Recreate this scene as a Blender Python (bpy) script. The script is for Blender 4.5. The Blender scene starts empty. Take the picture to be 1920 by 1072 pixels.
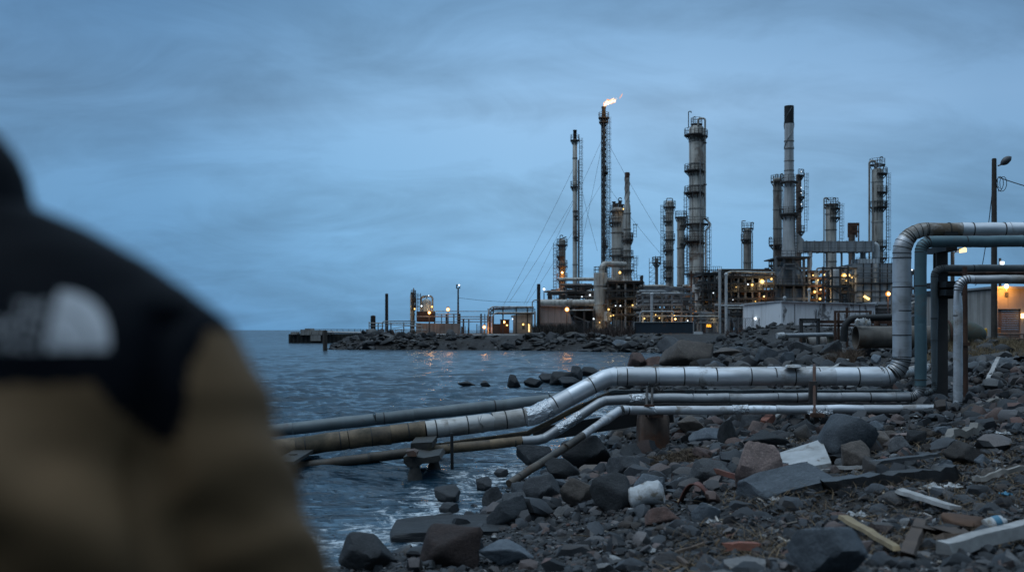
import bpy, math, random
import numpy as np
from mathutils import Vector, Matrix, Euler
from mathutils.bvhtree import BVHTree

R = random.Random(11)
NR = np.random.RandomState(5)
scene = bpy.context.scene
col = scene.collection
F, H, HY = 2000.0, 3.0, 618.0          # focal length in photo pixels, camera height above the water, horizon row


def P(px, py, Y):
    return Vector(((px - 960) / F * Y, Y, H - (py - HY) / F * Y))


# ------------------------------------------------------------------ mesh builder
class MB:
    def __init__(s):
        s.v, s.f, s.m = [], [], []

    def quadbox(s, corners, mi=0):
        b = len(s.v)
        s.v += [tuple(c) for c in corners]
        for f in ((0, 3, 2, 1), (4, 5, 6, 7), (0, 1, 5, 4), (1, 2, 6, 5), (2, 3, 7, 6), (3, 0, 4, 7)):
            s.f.append(tuple(b + i for i in f)); s.m.append(mi)
        return s

    def box(s, c, size, rz=0.0, mi=0):
        x, y, z = size[0] / 2, size[1] / 2, size[2] / 2
        cs, sn = math.cos(rz), math.sin(rz)
        cor = []
        for dz in (-z, z):
            for dx, dy in ((-x, -y), (x, -y), (x, y), (-x, y)):
                cor.append((c[0] + dx * cs - dy * sn, c[1] + dx * sn + dy * cs, c[2] + dz))
        return s.quadbox(cor, mi)

    def span(s, x0, x1, y0, y1, z0, z1, mi=0):
        return s.box(((x0 + x1) / 2, (y0 + y1) / 2, (z0 + z1) / 2), (abs(x1 - x0), abs(y1 - y0), abs(z1 - z0)), 0, mi)

    def beam(s, a, b, w, h=None, mi=0):
        a, b = Vector(a), Vector(b)
        h = w if h is None else h
        d = (b - a).normalized()
        up = Vector((0, 0, 1)) if abs(d.z) < .95 else Vector((0, 1, 0))
        sx = d.cross(up).normalized() * (w / 2)
        sy = sx.cross(d).normalized() * (h / 2)
        cor = [p + i for p in (a, b) for i in (-sx - sy, sx - sy, sx + sy, -sx + sy)]
        return s.quadbox(cor, mi)

    def tube(s, path, r, n=10, cap=True, mi=0):
        path = [Vector(p) for p in path]
        b0 = len(s.v)
        t0 = (path[1] - path[0]).normalized()
        ref = Vector((0, 0, 1)) if abs(t0.z) < .9 else Vector((1, 0, 0))
        u = (ref - t0 * ref.dot(t0)).normalized()
        k = len(path)
        for i, p in enumerate(path):
            if i == 0: t = t0
            elif i == k - 1: t = (path[-1] - path[-2]).normalized()
            else: t = ((path[i] - path[i - 1]).normalized() + (path[i + 1] - path[i]).normalized()).normalized()
            u = (u - t * u.dot(t)).normalized()
            w = t.cross(u)
            rr = r[i] if isinstance(r, (list, tuple)) else (r(p) if callable(r) else r)
            for j in range(n):
                a = 2 * math.pi * j / n
                s.v.append(tuple(p + u * (math.cos(a) * rr) + w * (math.sin(a) * rr)))
        for i in range(k - 1):
            for j in range(n):
                a, b = b0 + i * n + j, b0 + i * n + (j + 1) % n
                s.f.append((a, b, b + n, a + n)); s.m.append(mi)
        if cap:
            s.f.append(tuple(b0 + j for j in range(n))[::-1]); s.m.append(mi)
            s.f.append(tuple(b0 + (k - 1) * n + j for j in range(n))); s.m.append(mi)
        return s

    def lathe(s, c, prof, n=20, mi=0, cap=True):
        b0 = len(s.v)
        for r, z in prof:
            for j in range(n):
                a = 2 * math.pi * j / n
                s.v.append((c[0] + r * math.cos(a), c[1] + r * math.sin(a), z))
        for i in range(len(prof) - 1):
            for j in range(n):
                a, b = b0 + i * n + j, b0 + i * n + (j + 1) % n
                s.f.append((a, b, b + n, a + n)); s.m.append(mi)
        if cap:
            s.f.append(tuple(b0 + j for j in range(n))[::-1]); s.m.append(mi)
            k = len(prof) - 1
            s.f.append(tuple(b0 + k * n + j for j in range(n))); s.m.append(mi)
        return s

    def ring(s, c, R_, r, n=20, m=4, mi=0, a0=0, a1=2 * math.pi):
        pts = [(c[0] + R_ * math.cos(a0 + (a1 - a0) * j / n), c[1] + R_ * math.sin(a0 + (a1 - a0) * j / n), c[2]) for j in range(n + 1)]
        return s.tube(pts, r, m, False, mi)

    def build(s, name, mats, parent=None, smooth=35):
        me = bpy.data.meshes.new(name)
        me.from_pydata(s.v, [], s.f)
        return finish(name, me, mats, parent, smooth, s.m)


def rootloc(o):
    while o.parent: o = o.parent
    return o.location


def finish(name, me, mats, parent=None, smooth=35, mi=None):
    if not isinstance(mats, (list, tuple)): mats = [mats]
    for m in mats: me.materials.append(m)
    if mi is not None and len(mats) > 1:
        me.polygons.foreach_set('material_index', np.array(mi, dtype=np.int32))
    if parent is not None:
        me.transform(Matrix.Translation(-rootloc(parent)))
    if smooth:
        me.shade_smooth()
        if smooth < 180: me.set_sharp_from_angle(angle=math.radians(smooth))
    me.update()
    o = bpy.data.objects.new(name, me)
    col.objects.link(o)
    o.parent = parent
    return o


def tag(o, label=None, cat=None, group=None, kind=None):
    if label: o['label'] = label
    if cat: o['category'] = cat
    if group: o['group'] = group
    if kind: o['kind'] = kind
    return o


def thing(name, label, cat, loc, group=None):
    o = bpy.data.objects.new(name, None)
    o.empty_display_size = .2
    o.location = Vector(loc)
    col.objects.link(o)
    return tag(o, label, cat, group)


def single(mb, name, label, cat, mats, group=None, smooth=35):
    """one-mesh thing with its origin at the middle of its foot"""
    a = np.array(mb.v)
    loc = Vector(((a[:, 0].min() + a[:, 0].max()) / 2, (a[:, 1].min() + a[:, 1].max()) / 2, a[:, 2].min()))
    me = bpy.data.meshes.new(name)
    me.from_pydata(mb.v, [], mb.f)
    me.transform(Matrix.Translation(-loc))
    o = finish(name, me, mats, None, smooth, mb.m)
    o.location = loc
    return tag(o, label, cat, group)


def npmesh(name, V, Fc, mats, parent=None, smooth=180, kind=None):
    """V (n,3), Fc (m,k) arrays"""
    me = bpy.data.meshes.new(name)
    k = Fc.shape[1]
    me.vertices.add(len(V)); me.vertices.foreach_set('co', np.ascontiguousarray(V, dtype=np.float32).ravel())
    me.loops.add(Fc.size); me.loops.foreach_set('vertex_index', np.ascontiguousarray(Fc, dtype=np.int32).ravel())
    me.polygons.add(len(Fc))
    me.polygons.foreach_set('loop_start', np.arange(0, Fc.size, k, dtype=np.int32))
    me.update(calc_edges=True)
    me.validate()
    o = finish(name, me, mats, parent, smooth)
    if kind: o['kind'] = kind
    return o


def fillet(pts, rad, seg=6):
    pts = [Vector(p) for p in pts]
    out = [pts[0]]
    for i in range(1, len(pts) - 1):
        r = rad[i - 1] if isinstance(rad, (list, tuple)) else rad
        a, p, b = pts[i - 1], pts[i], pts[i + 1]
        u1, u2 = (a - p), (b - p)
        l1, l2 = u1.length, u2.length
        u1.normalize(); u2.normalize()
        ang = u1.angle(u2)
        if ang > math.pi - .02:
            out.append(p); continue
        t = min(r / math.tan(ang / 2), .48 * l1, .48 * l2)
        s0, s1 = p + u1 * t, p + u2 * t
        bis = (u1 + u2).normalized()
        cen = p + bis * (t / math.cos(ang / 2))
        va, vb = s0 - cen, s1 - cen
        full = va.angle(vb)
        for k in range(seg + 1):
            q = k / seg
            out.append(cen + (va * math.sin((1 - q) * full) + vb * math.sin(q * full)) / math.sin(full))
    out.append(pts[-1])
    return out


# ------------------------------------------------------------------ materials
def sRGB(r, g, b):
    f = lambda c: (c / 255 / 12.92) if c <= 10 else ((c / 255 + .055) / 1.055) ** 2.4
    return (f(r), f(g), f(b))


class NT:
    def __init__(s, name):
        s.m = bpy.data.materials.new(name); s.m.use_nodes = True
        s.t = s.m.node_tree; s.t.nodes.clear()
        s.out = s.n('ShaderNodeOutputMaterial')

    def n(s, kind, **kw):
        nd = s.t.nodes.new(kind)
        for k, v in kw.items():
            if hasattr(nd, k) and not k.startswith('i_'): setattr(nd, k, v)
        return nd

    def l(s, a, b): s.t.links.new(a, b)

    def noise(s, vec, scale, detail=4, rough=.55, dist=0):
        nd = s.n('ShaderNodeTexNoise')
        nd.inputs['Scale'].default_value = scale
        nd.inputs['Detail'].default_value = detail
        nd.inputs['Roughness'].default_value = rough
        nd.inputs['Distortion'].default_value = dist
        s.l(vec, nd.inputs['Vector'])
        return nd.outputs['Fac']

    def map(s, vec, scale=(1, 1, 1), rot=(0, 0, 0), loc=None):
        nd = s.n('ShaderNodeMapping')
        nd.inputs['Scale'].default_value = scale
        nd.inputs['Rotation'].default_value = rot
        if loc is not None:
            nd.inputs['Location'].default_value = loc
        s.l(vec, nd.inputs['Vector'])
        return nd.outputs['Vector']

    def ramp(s, fac, stops, interp='LINEAR'):
        nd = s.n('ShaderNodeValToRGB')
        nd.color_ramp.interpolation = interp
        e = nd.color_ramp.elements
        while len(e) < len(stops): e.new(.5)
        for i, (p, c) in enumerate(stops):
            e[i].position = p
            e[i].color = (c, c, c, 1) if isinstance(c, (int, float)) else (*c, 1)
        s.l(fac, nd.inputs['Fac'])
        return nd.outputs['Color']

    def mix(s, fac, a, b, mode='MIX'):
        nd = s.n('ShaderNodeMix', data_type='RGBA', blend_type=mode)
        for sock, v in ((nd.inputs[0], fac), (nd.inputs[6], a), (nd.inputs[7], b)):
            if isinstance(v, (int, float)): sock.default_value = v if sock.type == 'VALUE' else (v, v, v, 1)
            elif isinstance(v, tuple): sock.default_value = (*v, 1)
            else: s.l(v, sock)
        return nd.outputs[2]

    def math(s, op, a, b=0.0, clamp=False):
        nd = s.n('ShaderNodeMath', operation=op, use_clamp=clamp)
        for sock, v in ((nd.inputs[0], a), (nd.inputs[1], b)):
            if isinstance(v, (int, float)): sock.default_value = v
            else: s.l(v, sock)
        return nd.outputs[0]

    def bsdf(s, colr, rough=.6, metal=0.0, bump=None, bstr=.5, bdist=.02, spec=.5, ior=None):
        b = s.n('ShaderNodeBsdfPrincipled')
        for nm, v in (('Base Color', colr), ('Roughness', rough), ('Metallic', metal)):
            sock = b.inputs[nm]
            if isinstance(v, (int, float)): sock.default_value = v
            elif isinstance(v, tuple): sock.default_value = (*v, 1)
            else: s.l(v, sock)
        b.inputs['Specular IOR Level'].default_value = spec
        if ior: b.inputs['IOR'].default_value = ior
        if bump is not None:
            bp = s.n('ShaderNodeBump')
            bp.inputs['Strength'].default_value = bstr
            bp.inputs['Distance'].default_value = bdist
            s.l(bump, bp.inputs['Height'])
            s.l(bp.outputs['Normal'], b.inputs['Normal'])
        s.l(b.outputs[0], s.out.inputs['Surface'])
        return b


def surf(name, base, dark=None, scale=1.5, rough=.6, metal=0.0, streak=0.0, streakcol=(.03, .025, .02), rust=0.0,
         rustcol=(.09, .035, .015), bump=.25, bscale=30, bdist=.01, rnd=0.0, rscale=.6, spec=.5, streakscale=(2.2, 2.2, .12)):
    """weathered surface: two-tone patches, vertical run-off streaks, rust blotches, fine bump"""
    k = NT(name)
    tc = k.n('ShaderNodeTexCoord').outputs['Object']
    oi = k.n('ShaderNodeObjectInfo').outputs['Random']
    off = k.n('ShaderNodeVectorMath', operation='ADD')
    k.l(tc, off.inputs[0])
    cm = k.n('ShaderNodeCombineXYZ')
    k.l(k.math('MULTIPLY', oi, 37.0), cm.inputs[0]); k.l(k.math('MULTIPLY', oi, 91.0), cm.inputs[1])
    k.l(cm.outputs[0], off.inputs[1])
    tc = off.outputs[0]
    dark = dark or tuple(c * .6 for c in base)
    c = k.mix(k.ramp(k.noise(tc, scale, 5, .6), [(.3, 0), (.7, 1)]), dark, base)
    if streak:
        st = k.noise(k.map(tc, streakscale), 1.0, 4, .65, .3)
        f = k.math('MULTIPLY', k.ramp(st, [(.48, 0), (.68, 1)]), streak)
        c = k.mix(f, c, streakcol)
    rgh = rough
    if rust:
        rn = k.noise(tc, rscale, 6, .68, .4)
        f = k.ramp(rn, [(max(0, .62 - rust * .3), 0), (.74 - rust * .25, 1)])
        c = k.mix(f, c, rustcol)
        rgh = k.math('ADD', k.math('MULTIPLY', f, .85 - rough), rough)
        if metal: metal = k.math('MULTIPLY', k.math('SUBTRACT', 1.0, f), metal)
    if rnd:
        g = k.math('ADD', k.math('MULTIPLY', oi, 2 * rnd), 1 - rnd)
        c = k.mix(1.0, c, g, 'MULTIPLY')
    k.bsdf(c, rgh, metal, k.noise(tc, bscale, 5, .6), bump, bdist, spec)
    return k.m


def emit(name, colr, st):
    k = NT(name)
    e = k.n('ShaderNodeEmission')
    e.inputs[0].default_value = (*colr, 1); e.inputs[1].default_value = st
    k.l(e.outputs[0], k.out.inputs['Surface'])
    return k.m


M = {}
M['tower'] = surf('tower_steel', (.56, .535, .485), (.36, .34, .30), .5, .55, 0.25, .75, (.07, .055, .045), .22, (.10, .055, .035), .2, 6, .02, .12, .18)
M['tower_dark'] = surf('dark_tower_steel', (.33, .31, .28), (.19, .175, .155), .5, .6, .2, .7, (.04, .033, .028), .3, (.08, .045, .03), .2, 6, .02, .1, .2)
M['tower_pale'] = surf('pale_tower_cladding', (.58, .59, .59), (.42, .43, .43), .4, .5, .2, .5, (.10, .095, .09), .1, (.12, .07, .05), .2, 6, .02, .05, .2)
M['concrete'] = surf('stained_concrete', (.36, .34, .31), (.24, .22, .20), .4, .85, 0, .65, (.09, .075, .06), .1, (.12, .07, .045), .3, 8, .02, .05, .3)
M['white_wall'] = surf('peeling_white_wall', (.74, .74, .73), (.58, .58, .57), .35, .75, 0, .35, (.22, .2, .18), .0, bump=.2, bscale=4)
M['frame'] = surf('dark_frame_steel', (.07, .067, .065), (.035, .033, .032), 1.2, .6, .2, .3, (.05, .03, .02), .2, (.07, .035, .02), .2, 12, .01, .25, .5)
M['frame_grey'] = surf('grey_frame_steel', (.26, .27, .28), (.16, .165, .17), 1., .55, .2, .4, (.07, .05, .04), .15, (.08, .04, .025), .2, 12, .01, .2, .4)
M['rusty'] = surf('rusted_steel', (.11, .05, .03), (.04, .022, .016), 1.5, .85, 0, .4, (.025, .015, .01), .3, (.12, .06, .035), .5, 14, .015, .25, .8)
M['red_rust'] = surf('red_rusted_sheet', (.20, .062, .036), (.09, .03, .022), 3, .8, 0, .2, (.05, .02, .015), .2, (.09, .045, .03), .4, 40, .01)
M['black'] = surf('soot_black_steel', (.022, .021, .021), (.012, .012, .012), 1, .6, .2, 0, bump=.2)
M['tarmac_black'] = surf('weathered_black_tarp', (.03, .032, .036), (.014, .015, .017), 3, .5, 0, 0, bump=.6, bscale=9, bdist=.03)
M['navy_panel'] = surf('navy_panel', (.018, .032, .048), (.009, .017, .027), .4, .6, 0, .4, (.012, .016, .02), .05, bump=.15)
M['wood_pole'] = surf('weathered_pole_wood', (.075, .062, .05), (.035, .03, .025), 3, .85, 0, .5, (.02, .017, .014), 0, bump=.5, bscale=20)
M['drift'] = surf('grey_driftwood', (.30, .275, .245), (.17, .15, .13), 4, .85, 0, 0, bump=.7, bscale=45, bdist=.01, rnd=.2)
M['drift_pale'] = surf('pale_driftwood', (.44, .42, .40), (.24, .225, .21), 5, .8, 0, 0, bump=.6, bscale=45, bdist=.008)
M['drift_tan'] = surf('tan_board', (.33, .24, .13), (.2, .14, .075), 4, .8, 0, 0, bump=.5, bscale=45)
M['drift_brown'] = surf('brown_board', (.12, .08, .055), (.06, .04, .03), 4, .85, 0, 0, bump=.6, bscale=35, rnd=.25)
M['drift_dark'] = surf('wet_black_timber', (.028, .025, .024), (.012, .011, .011), 4, .45, 0, 0, bump=.6, bscale=30)
M['plastic'] = surf('dirty_white_plastic', (.62, .63, .64), (.38, .375, .365), 6, .5, 0, 0, bump=.5, bscale=22, rust=.45, rustcol=(.2, .17, .13), rscale=6)
M['blue_plastic'] = surf('blue_plastic', (.05, .22, .34), (.03, .13, .2), 5, .4, 0, 0, bump=.2)
M['yellow'] = surf('yellow_paint', (.55, .36, .03), (.35, .22, .03), 2, .6, 0, .3, (.08, .05, .02))
M['orange'] = surf('orange_paint', (.45, .14, .02), (.25, .08, .02), 2, .6, 0, .3, (.06, .03, .02))
M['brick'] = surf('broken_brick', (.30, .11, .07), (.17, .065, .045), 9, .9, 0, 0, bump=.5, bscale=50)
M['sack'] = surf('brown_sack', (.115, .06, .035), (.05, .028, .018), 4, .9, 0, 0, bump=.6, bscale=18, bdist=.02)
M['alu'] = surf('aluminium_pipe_jacket', (.66, .66, .67), (.50, .50, .51), 1.1, .48, .62, .6, (.15, .125, .10), .28, (.16, .12, .08), .22, 7, .012, .04, .8, streakscale=(.5, 2, 2))
M['alu_warm'] = surf('stained_pipe_jacket', (.58, .56, .53), (.42, .40, .38), 1.3, .52, .5, .75, (.12, .09, .065), .42, (.15, .11, .075), .25, 7, .012, .04, .8, streakscale=(.5, 2, 2))
M['alu_cool'] = surf('clean_pipe_jacket', (.74, .75, .77), (.62, .63, .65), .8, .43, .7, .45, (.2, .18, .16), .16, (.18, .14, .1), .2, 6, .014, .03, .8, streakscale=(.5, 2, 2))
M['alu_dark'] = surf('dull_pipe_jacket', (.42, .425, .43), (.27, .27, .275), 1.6, .45, .65, .4, (.06, .05, .045), .25, (.10, .075, .055), .3, 9, .012, .06, .9, streakscale=(.6, 2, 2))
M['pipe_mossy'] = surf('mossy_pipe_jacket', (.24, .165, .095), (.055, .04, .028), 2.4, .6, .15, .8, (.05, .04, .03), .35, (.06, .048, .03), .35, 10, .012, .06, 1.1, streakscale=(.8, 3, 3))
M['pipe_wet'] = surf('sea_stained_pipe', (.095, .072, .05), (.03, .025, .02), 2.6, .5, .1, .7, (.02, .017, .014), .4, (.09, .05, .028), .45, 9, .014, .06, 1.3, streakscale=(.8, 3, 3))
M['pipe_teal'] = surf('teal_painted_pipe', (.095, .165, .185), (.055, .10, .115), 1.2, .5, .2, .35, (.035, .05, .055), .2, (.10, .10, .09), .25, 9, .01, .05, .9)
M['pipe_greygreen'] = surf('grey_green_pipe', (.165, .19, .195), (.10, .115, .12), 1.6, .5, .2, .3, (.06, .05, .045), .2, (.11, .075, .06), .25, 9, .01, .05, .7)
M['pipe_rust'] = surf('brown_rusty_pipe', (.20, .15, .12), (.10, .07, .055), 1.5, .65, .2, .4, (.04, .025, .02), .25, (.09, .045, .028), .3, 10, .01, .05, .9)
M['seam'] = surf('dark_seam', (.06, .055, .05), (.03, .028, .026), 8, .7, .2)
M['foil'] = surf('crumpled_foil', (.70, .71, .72), (.5, .5, .51), 6, .25, .85, 0, bump=1.0, bscale=14, bdist=.05, rust=.1, rustcol=(.12, .1, .08), rscale=3)
M['culvert'] = surf('rusted_culvert', (.19, .165, .14), (.10, .085, .07), 1.2, .75, .1, .5, (.05, .038, .03), .3, (.11, .065, .04), .4, 9, .02, .05, .6)
M['tank_green'] = surf('dull_green_tank', (.075, .085, .065), (.035, .04, .03), 1., .65, .1, .4, (.03, .028, .02), .25, (.08, .055, .03), .3, 9, .02)
M['pier_rust'] = surf('rust_stained_concrete', (.17, .12, .095), (.075, .05, .04), 2.0, .85, 0, .7, (.035, .024, .018), .35, (.14, .062, .035), .5, 10, .03, 0, 1.3, streakscale=(4, 4, .3))
M['pier_dark'] = surf('algae_dark_concrete', (.04, .036, .03), (.016, .015, .013), 2.5, .7, 0, .6, (.02, .018, .016), .2, (.05, .045, .025), .6, 9, .04, 0, 1.2)
M['lamp_head'] = surf('lamp_housing', (.10, .10, .105), (.06, .06, .065), 2, .5, .4)
M['wire'] = surf('cable_rubber', (.02, .02, .021), (.012, .012, .012), 5, .6)
M['guy'] = surf('galvanised_wire', (.17, .18, .19), (.1, .1, .11), 5, .5, .5)
M['metal_roof'] = surf('ribbed_metal_roof', (.34, .34, .34), (.22, .22, .22), .5, .55, .3, .3, (.1, .09, .08), .1)
M['door_grey'] = surf('roller_door', (.135, .12, .115), (.085, .075, .07), 1.2, .6, .1, .4, (.05, .04, .035), .1)
EM_ORANGE = emit('sodium_lamp_glow', (1.0, .62, .25), 6.0)
EM_WHITE = emit('white_lamp_glow', (.85, .93, 1.0), 3.0)
EM_WARM = emit('warm_work_light', (1.0, .66, .22), 3.0)
GLOW = {'sodium_lamp_glow': emit('sodium_halo_glow', (1.0, .30, .035), 1.3), 'white_lamp_glow': emit('white_halo_glow', (.70, .85, 1.0), 1.0), 'warm_work_light': emit('warm_halo_glow', (1.0, .50, .09), 1.1)}
EM_WINDOW = emit('lit_opening', (1.0, .66, .30), 1.6)
EM_AMBER = emit('amber_lit_sign', (1.0, .42, .03), 1.8)


def panel_mat(name, base, dark, line, sx, sz):
    """cladding sheets with joint lines"""
    k = NT(name)
    tc = k.n('ShaderNodeTexCoord').outputs['Object']
    sep = k.n('ShaderNodeSeparateXYZ'); k.l(tc, sep.inputs[0])
    g = None
    for ax, s_ in ((0, sx), (2, sz)):
        fr = k.math('FRACT', k.math('DIVIDE', sep.outputs[ax], s_))
        e = k.math('LESS_THAN', fr, .07)
        g = e if g is None else k.math('MAXIMUM', g, e)
    c = k.mix(k.ramp(k.noise(tc, .5, 5, .6), [(.3, 0), (.7, 1)]), dark, base)
    st = k.ramp(k.noise(k.map(tc, (1.6, 1.6, .1)), 1, 4, .65, .3), [(.5, 0), (.7, 1)])
    c = k.mix(k.math('MULTIPLY', st, .5), c, tuple(x * .3 for x in dark))
    c = k.mix(k.math('MULTIPLY', g, .8), c, line)
    k.bsdf(c, .6, .1, k.math('SUBTRACT', 1.0, g), .4, .03)
    return k.m


M['panel'] = panel_mat('grey_panel_cladding', (.33, .36, .38), (.23, .25, .27), (.09, .095, .10), 1.7, 1.05)
M['panel_pale'] = panel_mat('pale_panel_cladding', (.46, .49, .51), (.36, .38, .40), (.16, .17, .18), 2.1, 1.5)
M['panel_brown'] = panel_mat('ribbed_brown_cladding', (.34, .325, .31), (.24, .23, .22), (.16, .15, .14), 1.1, 30.0)


def rock_mat(name, base, dark, speck=.25, wet=False):
    k = NT(name)
    tc = k.n('ShaderNodeTexCoord').outputs['Object']
    oi = k.n('ShaderNodeObjectInfo').outputs['Random']
    c = k.mix(k.ramp(k.noise(tc, 2.2, 6, .65), [(.3, 0), (.72, 1)]), dark, base)
    sp = k.noise(tc, 28, 3, .7)
    c = k.mix(k.math('MULTIPLY', k.ramp(sp, [(.56, 0), (.66, 1)]), speck), c, tuple(min(1, x * 2.1 + .03) for x in base))
    c = k.mix(k.math('MULTIPLY', k.ramp(sp, [(.32, 1), (.42, 0)]), .5), c, tuple(x * .35 for x in dark))
    g = k.math('ADD', k.math('MULTIPLY', k.math('POWER', oi, 1.6), 1.25), .38)
    c = k.mix(1.0, c, g, 'MULTIPLY')
    # tide stain: rock near the water line is dark with algae (fixed height on the real rock)
    geo = k.n('ShaderNodeNewGeometry')
    sp_ = k.n('ShaderNodeSeparateXYZ'); k.l(geo.outputs['Position'], sp_.inputs[0])
    zz = k.math('ADD', sp_.outputs[2], k.math('MULTIPLY', k.math('SUBTRACT', k.noise(tc, 3, 3), .5), .22))
    wetf = k.ramp(k.math('MULTIPLY', k.math('ADD', zz, .1), 1.6, True), [(.10, 1), (.55, 0)])
    c = k.mix(k.math('MULTIPLY', wetf, .75), c, (.012, .013, .013))
    rg = k.math('SUBTRACT', .8, k.math('MULTIPLY', wetf, .45))
    bmp = k.math('ADD', k.noise(tc, 5, 8, .7), k.math('MULTIPLY', k.noise(tc, 30, 4, .7), .25))
    k.bsdf(c, rg, 0, bmp, .75, .06)
    return k.m


_RD = .74


def rk(n, b, d, s=.25): return rock_mat(n, tuple(x * _RD for x in b), tuple(x * _RD * .9 for x in d), s)


M['dirty_slab'] = surf('dirty_white_slab', (.46, .46, .46), (.30, .30, .29), 2.5, .85, 0, .4, (.12, .105, .09), .22, (.16, .135, .11), .6, 14, .012, 0, 3.0)
ROCKM = {
    'blue': rk('blue_grey_stone', (.145, .165, .185), (.07, .083, .098)),
    'dark': rk('charcoal_stone', (.072, .075, .08), (.033, .035, .038)),
    'brown': rk('brown_stone', (.165, .132, .11), (.075, .06, .05)),
    'pink': rk('pinkish_granite', (.32, .225, .195), (.19, .14, .125), .35),
    'grey': rk('speckled_grey_granite', (.23, .23, .235), (.12, .122, .127), .5),
    'red': rk('reddish_sandstone', (.17, .095, .075), (.08, .05, .043)),
}
# ------------------------------------------------------------------ terrain
def hash2(ix, iy, seed):
    h = (ix.astype(np.int64) * 374761393 + iy.astype(np.int64) * 668265263 + seed * 974634761) & 0xffffffff
    h = ((h ^ (h >> 13)) * 1274126177) & 0xffffffff
    h = h ^ (h >> 16)
    return (h & 0xffff) / 65535.0


def vn(x, y, seed=0):
    ix, iy = np.floor(x), np.floor(y)
    fx, fy = x - ix, y - iy
    fx, fy = fx * fx * (3 - 2 * fx), fy * fy * (3 - 2 * fy)
    a, b = hash2(ix, iy, seed), hash2(ix + 1, iy, seed)
    c, d = hash2(ix, iy + 1, seed), hash2(ix + 1, iy + 1, seed)
    return (a + (b - a) * fx) * (1 - fy) + (c + (d - c) * fx) * fy


def fbm(x, y, seed=0, o=4):
    t, a, s = 0, .5, 0
    for i in range(o):
        t = t + a * vn(x, y, seed + i * 17); s += a
        x, y, a = x * 2.03 + 5.1, y * 2.03 - 3.7, a * .5
    return t / s - .5


SHORE = [(-60, -600), (-16, -30), (-11, 0), (-9, 5), (-5, 10), (-2.35, 13.2), (-1.3, 14.8), (-.45, 17.5), (.1, 20.6), (1.3, 23.2),
         (2.2, 26.5), (3.9, 34), (5.0, 45), (4.6, 55), (6.6, 62), (12.6, 83), (17, 108), (21.5, 131), (18, 141), (9, 148), (2.5, 154),
         (-8, 158), (-20, 160), (-26.5, 162), (-28.5, 164), (-26, 172), (-20, 192), (-10, 260), (40, 420), (240, 1500), (6000, 7000), (7000, -700)]
SH = np.array(SHORE, float)


def shore_d(x, y):
    """signed distance to the shore line, land positive"""
    x, y = np.asarray(x, float), np.asarray(y, float)
    best = np.full(x.shape, 1e9)
    inside = np.zeros(x.shape, bool)
    n = len(SH)
    for i in range(n):
        ax, ay = SH[i]; bx, by = SH[(i + 1) % n]
        dx, dy = bx - ax, by - ay
        t = np.clip(((x - ax) * dx + (y - ay) * dy) / (dx * dx + dy * dy), 0, 1)
        best = np.minimum(best, (x - ax - t * dx) ** 2 + (y - ay - t * dy) ** 2)
        c = ((ay > y) != (by > y))
        with np.errstate(divide='ignore', invalid='ignore'):
            xi = (bx - ax) * (y - ay) / (by - ay if by != ay else 1e-9) + ax
        inside ^= c & (x < xi)
    d = np.sqrt(best)
    return np.where(inside, d, -d)


def height(x, y, rough=True):
    x, y = np.asarray(x, float), np.asarray(y, float)
    r = np.hypot(x, y)
    d = shore_d(x, y) + 1.2 * fbm(x * .35, y * .35, 3, 3) * np.clip(r / 25, .4, 1.2)
    s = np.interp(y, [-50, 20, 30, 45, 70, 110, 140, 170], [.2, .2, .24, .34, .22, .22, .55, .9])
    z = np.where(d > 0, 2.35 * (1 - np.exp(-s * np.maximum(d, 0) / 2.35)), np.maximum(.22 * d, -2.5))
    g = lambda cx, cy, a, rr, e=1.: a * np.exp(-(((x - cx) / e) ** 2 + (y - cy) ** 2) / rr ** 2)
    z = z + g(0, -1.2, .42, 3.3) + g(14.6, 29.5, .45, 3.0) + g(30.5, 119, 1.6, 5.0, 1.6) + g(19.5, 46.5, .15, 4) + g(26, 112, .7, 6)
    if rough:
        k = np.clip((d + .8) / 1.5, 0, 1) * np.interp(r, [3, 8, 60, 150, 400], [.1, 1, 1, .6, .2])
        z = z + k * (.30 * fbm(x * .5, y * .5, 1, 3) + .16 * fbm(x * 1.9, y * 1.9, 2, 3) + .05 * fbm(x * 8, y * 8, 9, 2))
    return z


def hz(x, y): return float(height(np.array([x]), np.array([y]))[0])


def ground_px(px, py, y0=6.0, y1=230.0):
    """where the sight line through a photo pixel meets the ground (or the water)"""
    Y = np.geomspace(y0, y1, 1500)
    X = (px - 960) / F * Y
    Zr = H - (py - HY) / F * Y
    Zg = np.maximum(height(X, Y), 0)
    i = int(np.argmax(Zr < Zg)) if (Zr < Zg).any() else len(Y) - 1
    return Vector((X[i], Y[i], Zg[i]))


def polar(theta, rad, zf):
    T, Rr = np.meshgrid(theta, rad)
    X, Y = Rr * np.sin(T), Rr * np.cos(T)
    Z = zf(X.ravel(), Y.ravel(), Rr.ravel())
    V = np.stack([X.ravel(), Y.ravel(), Z], 1)
    nr, nt = Rr.shape
    i = (np.arange(nr - 1)[:, None] * nt + np.arange(nt - 1)[None, :]).ravel()
    Fc = np.stack([i, i + 1, i + 1 + nt, i + nt], 1)
    return V, Fc[:, ::-1]


dg = math.radians
th = np.concatenate([np.linspace(-180, -34, 50)[:-1], np.linspace(-34, -10, 110)[:-1], np.linspace(-10, 31, 380)[:-1], np.linspace(31, 180, 50)]) * math.pi / 180
rd = np.concatenate([np.geomspace(.4, 6, 24)[:-1], np.geomspace(6, 70, 300)[:-1], np.geomspace(70, 260, 120)[:-1], np.geomspace(260, 7500, 24)])
V, Fc = polar(th, rd, lambda x, y, r: height(x, y))


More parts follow.
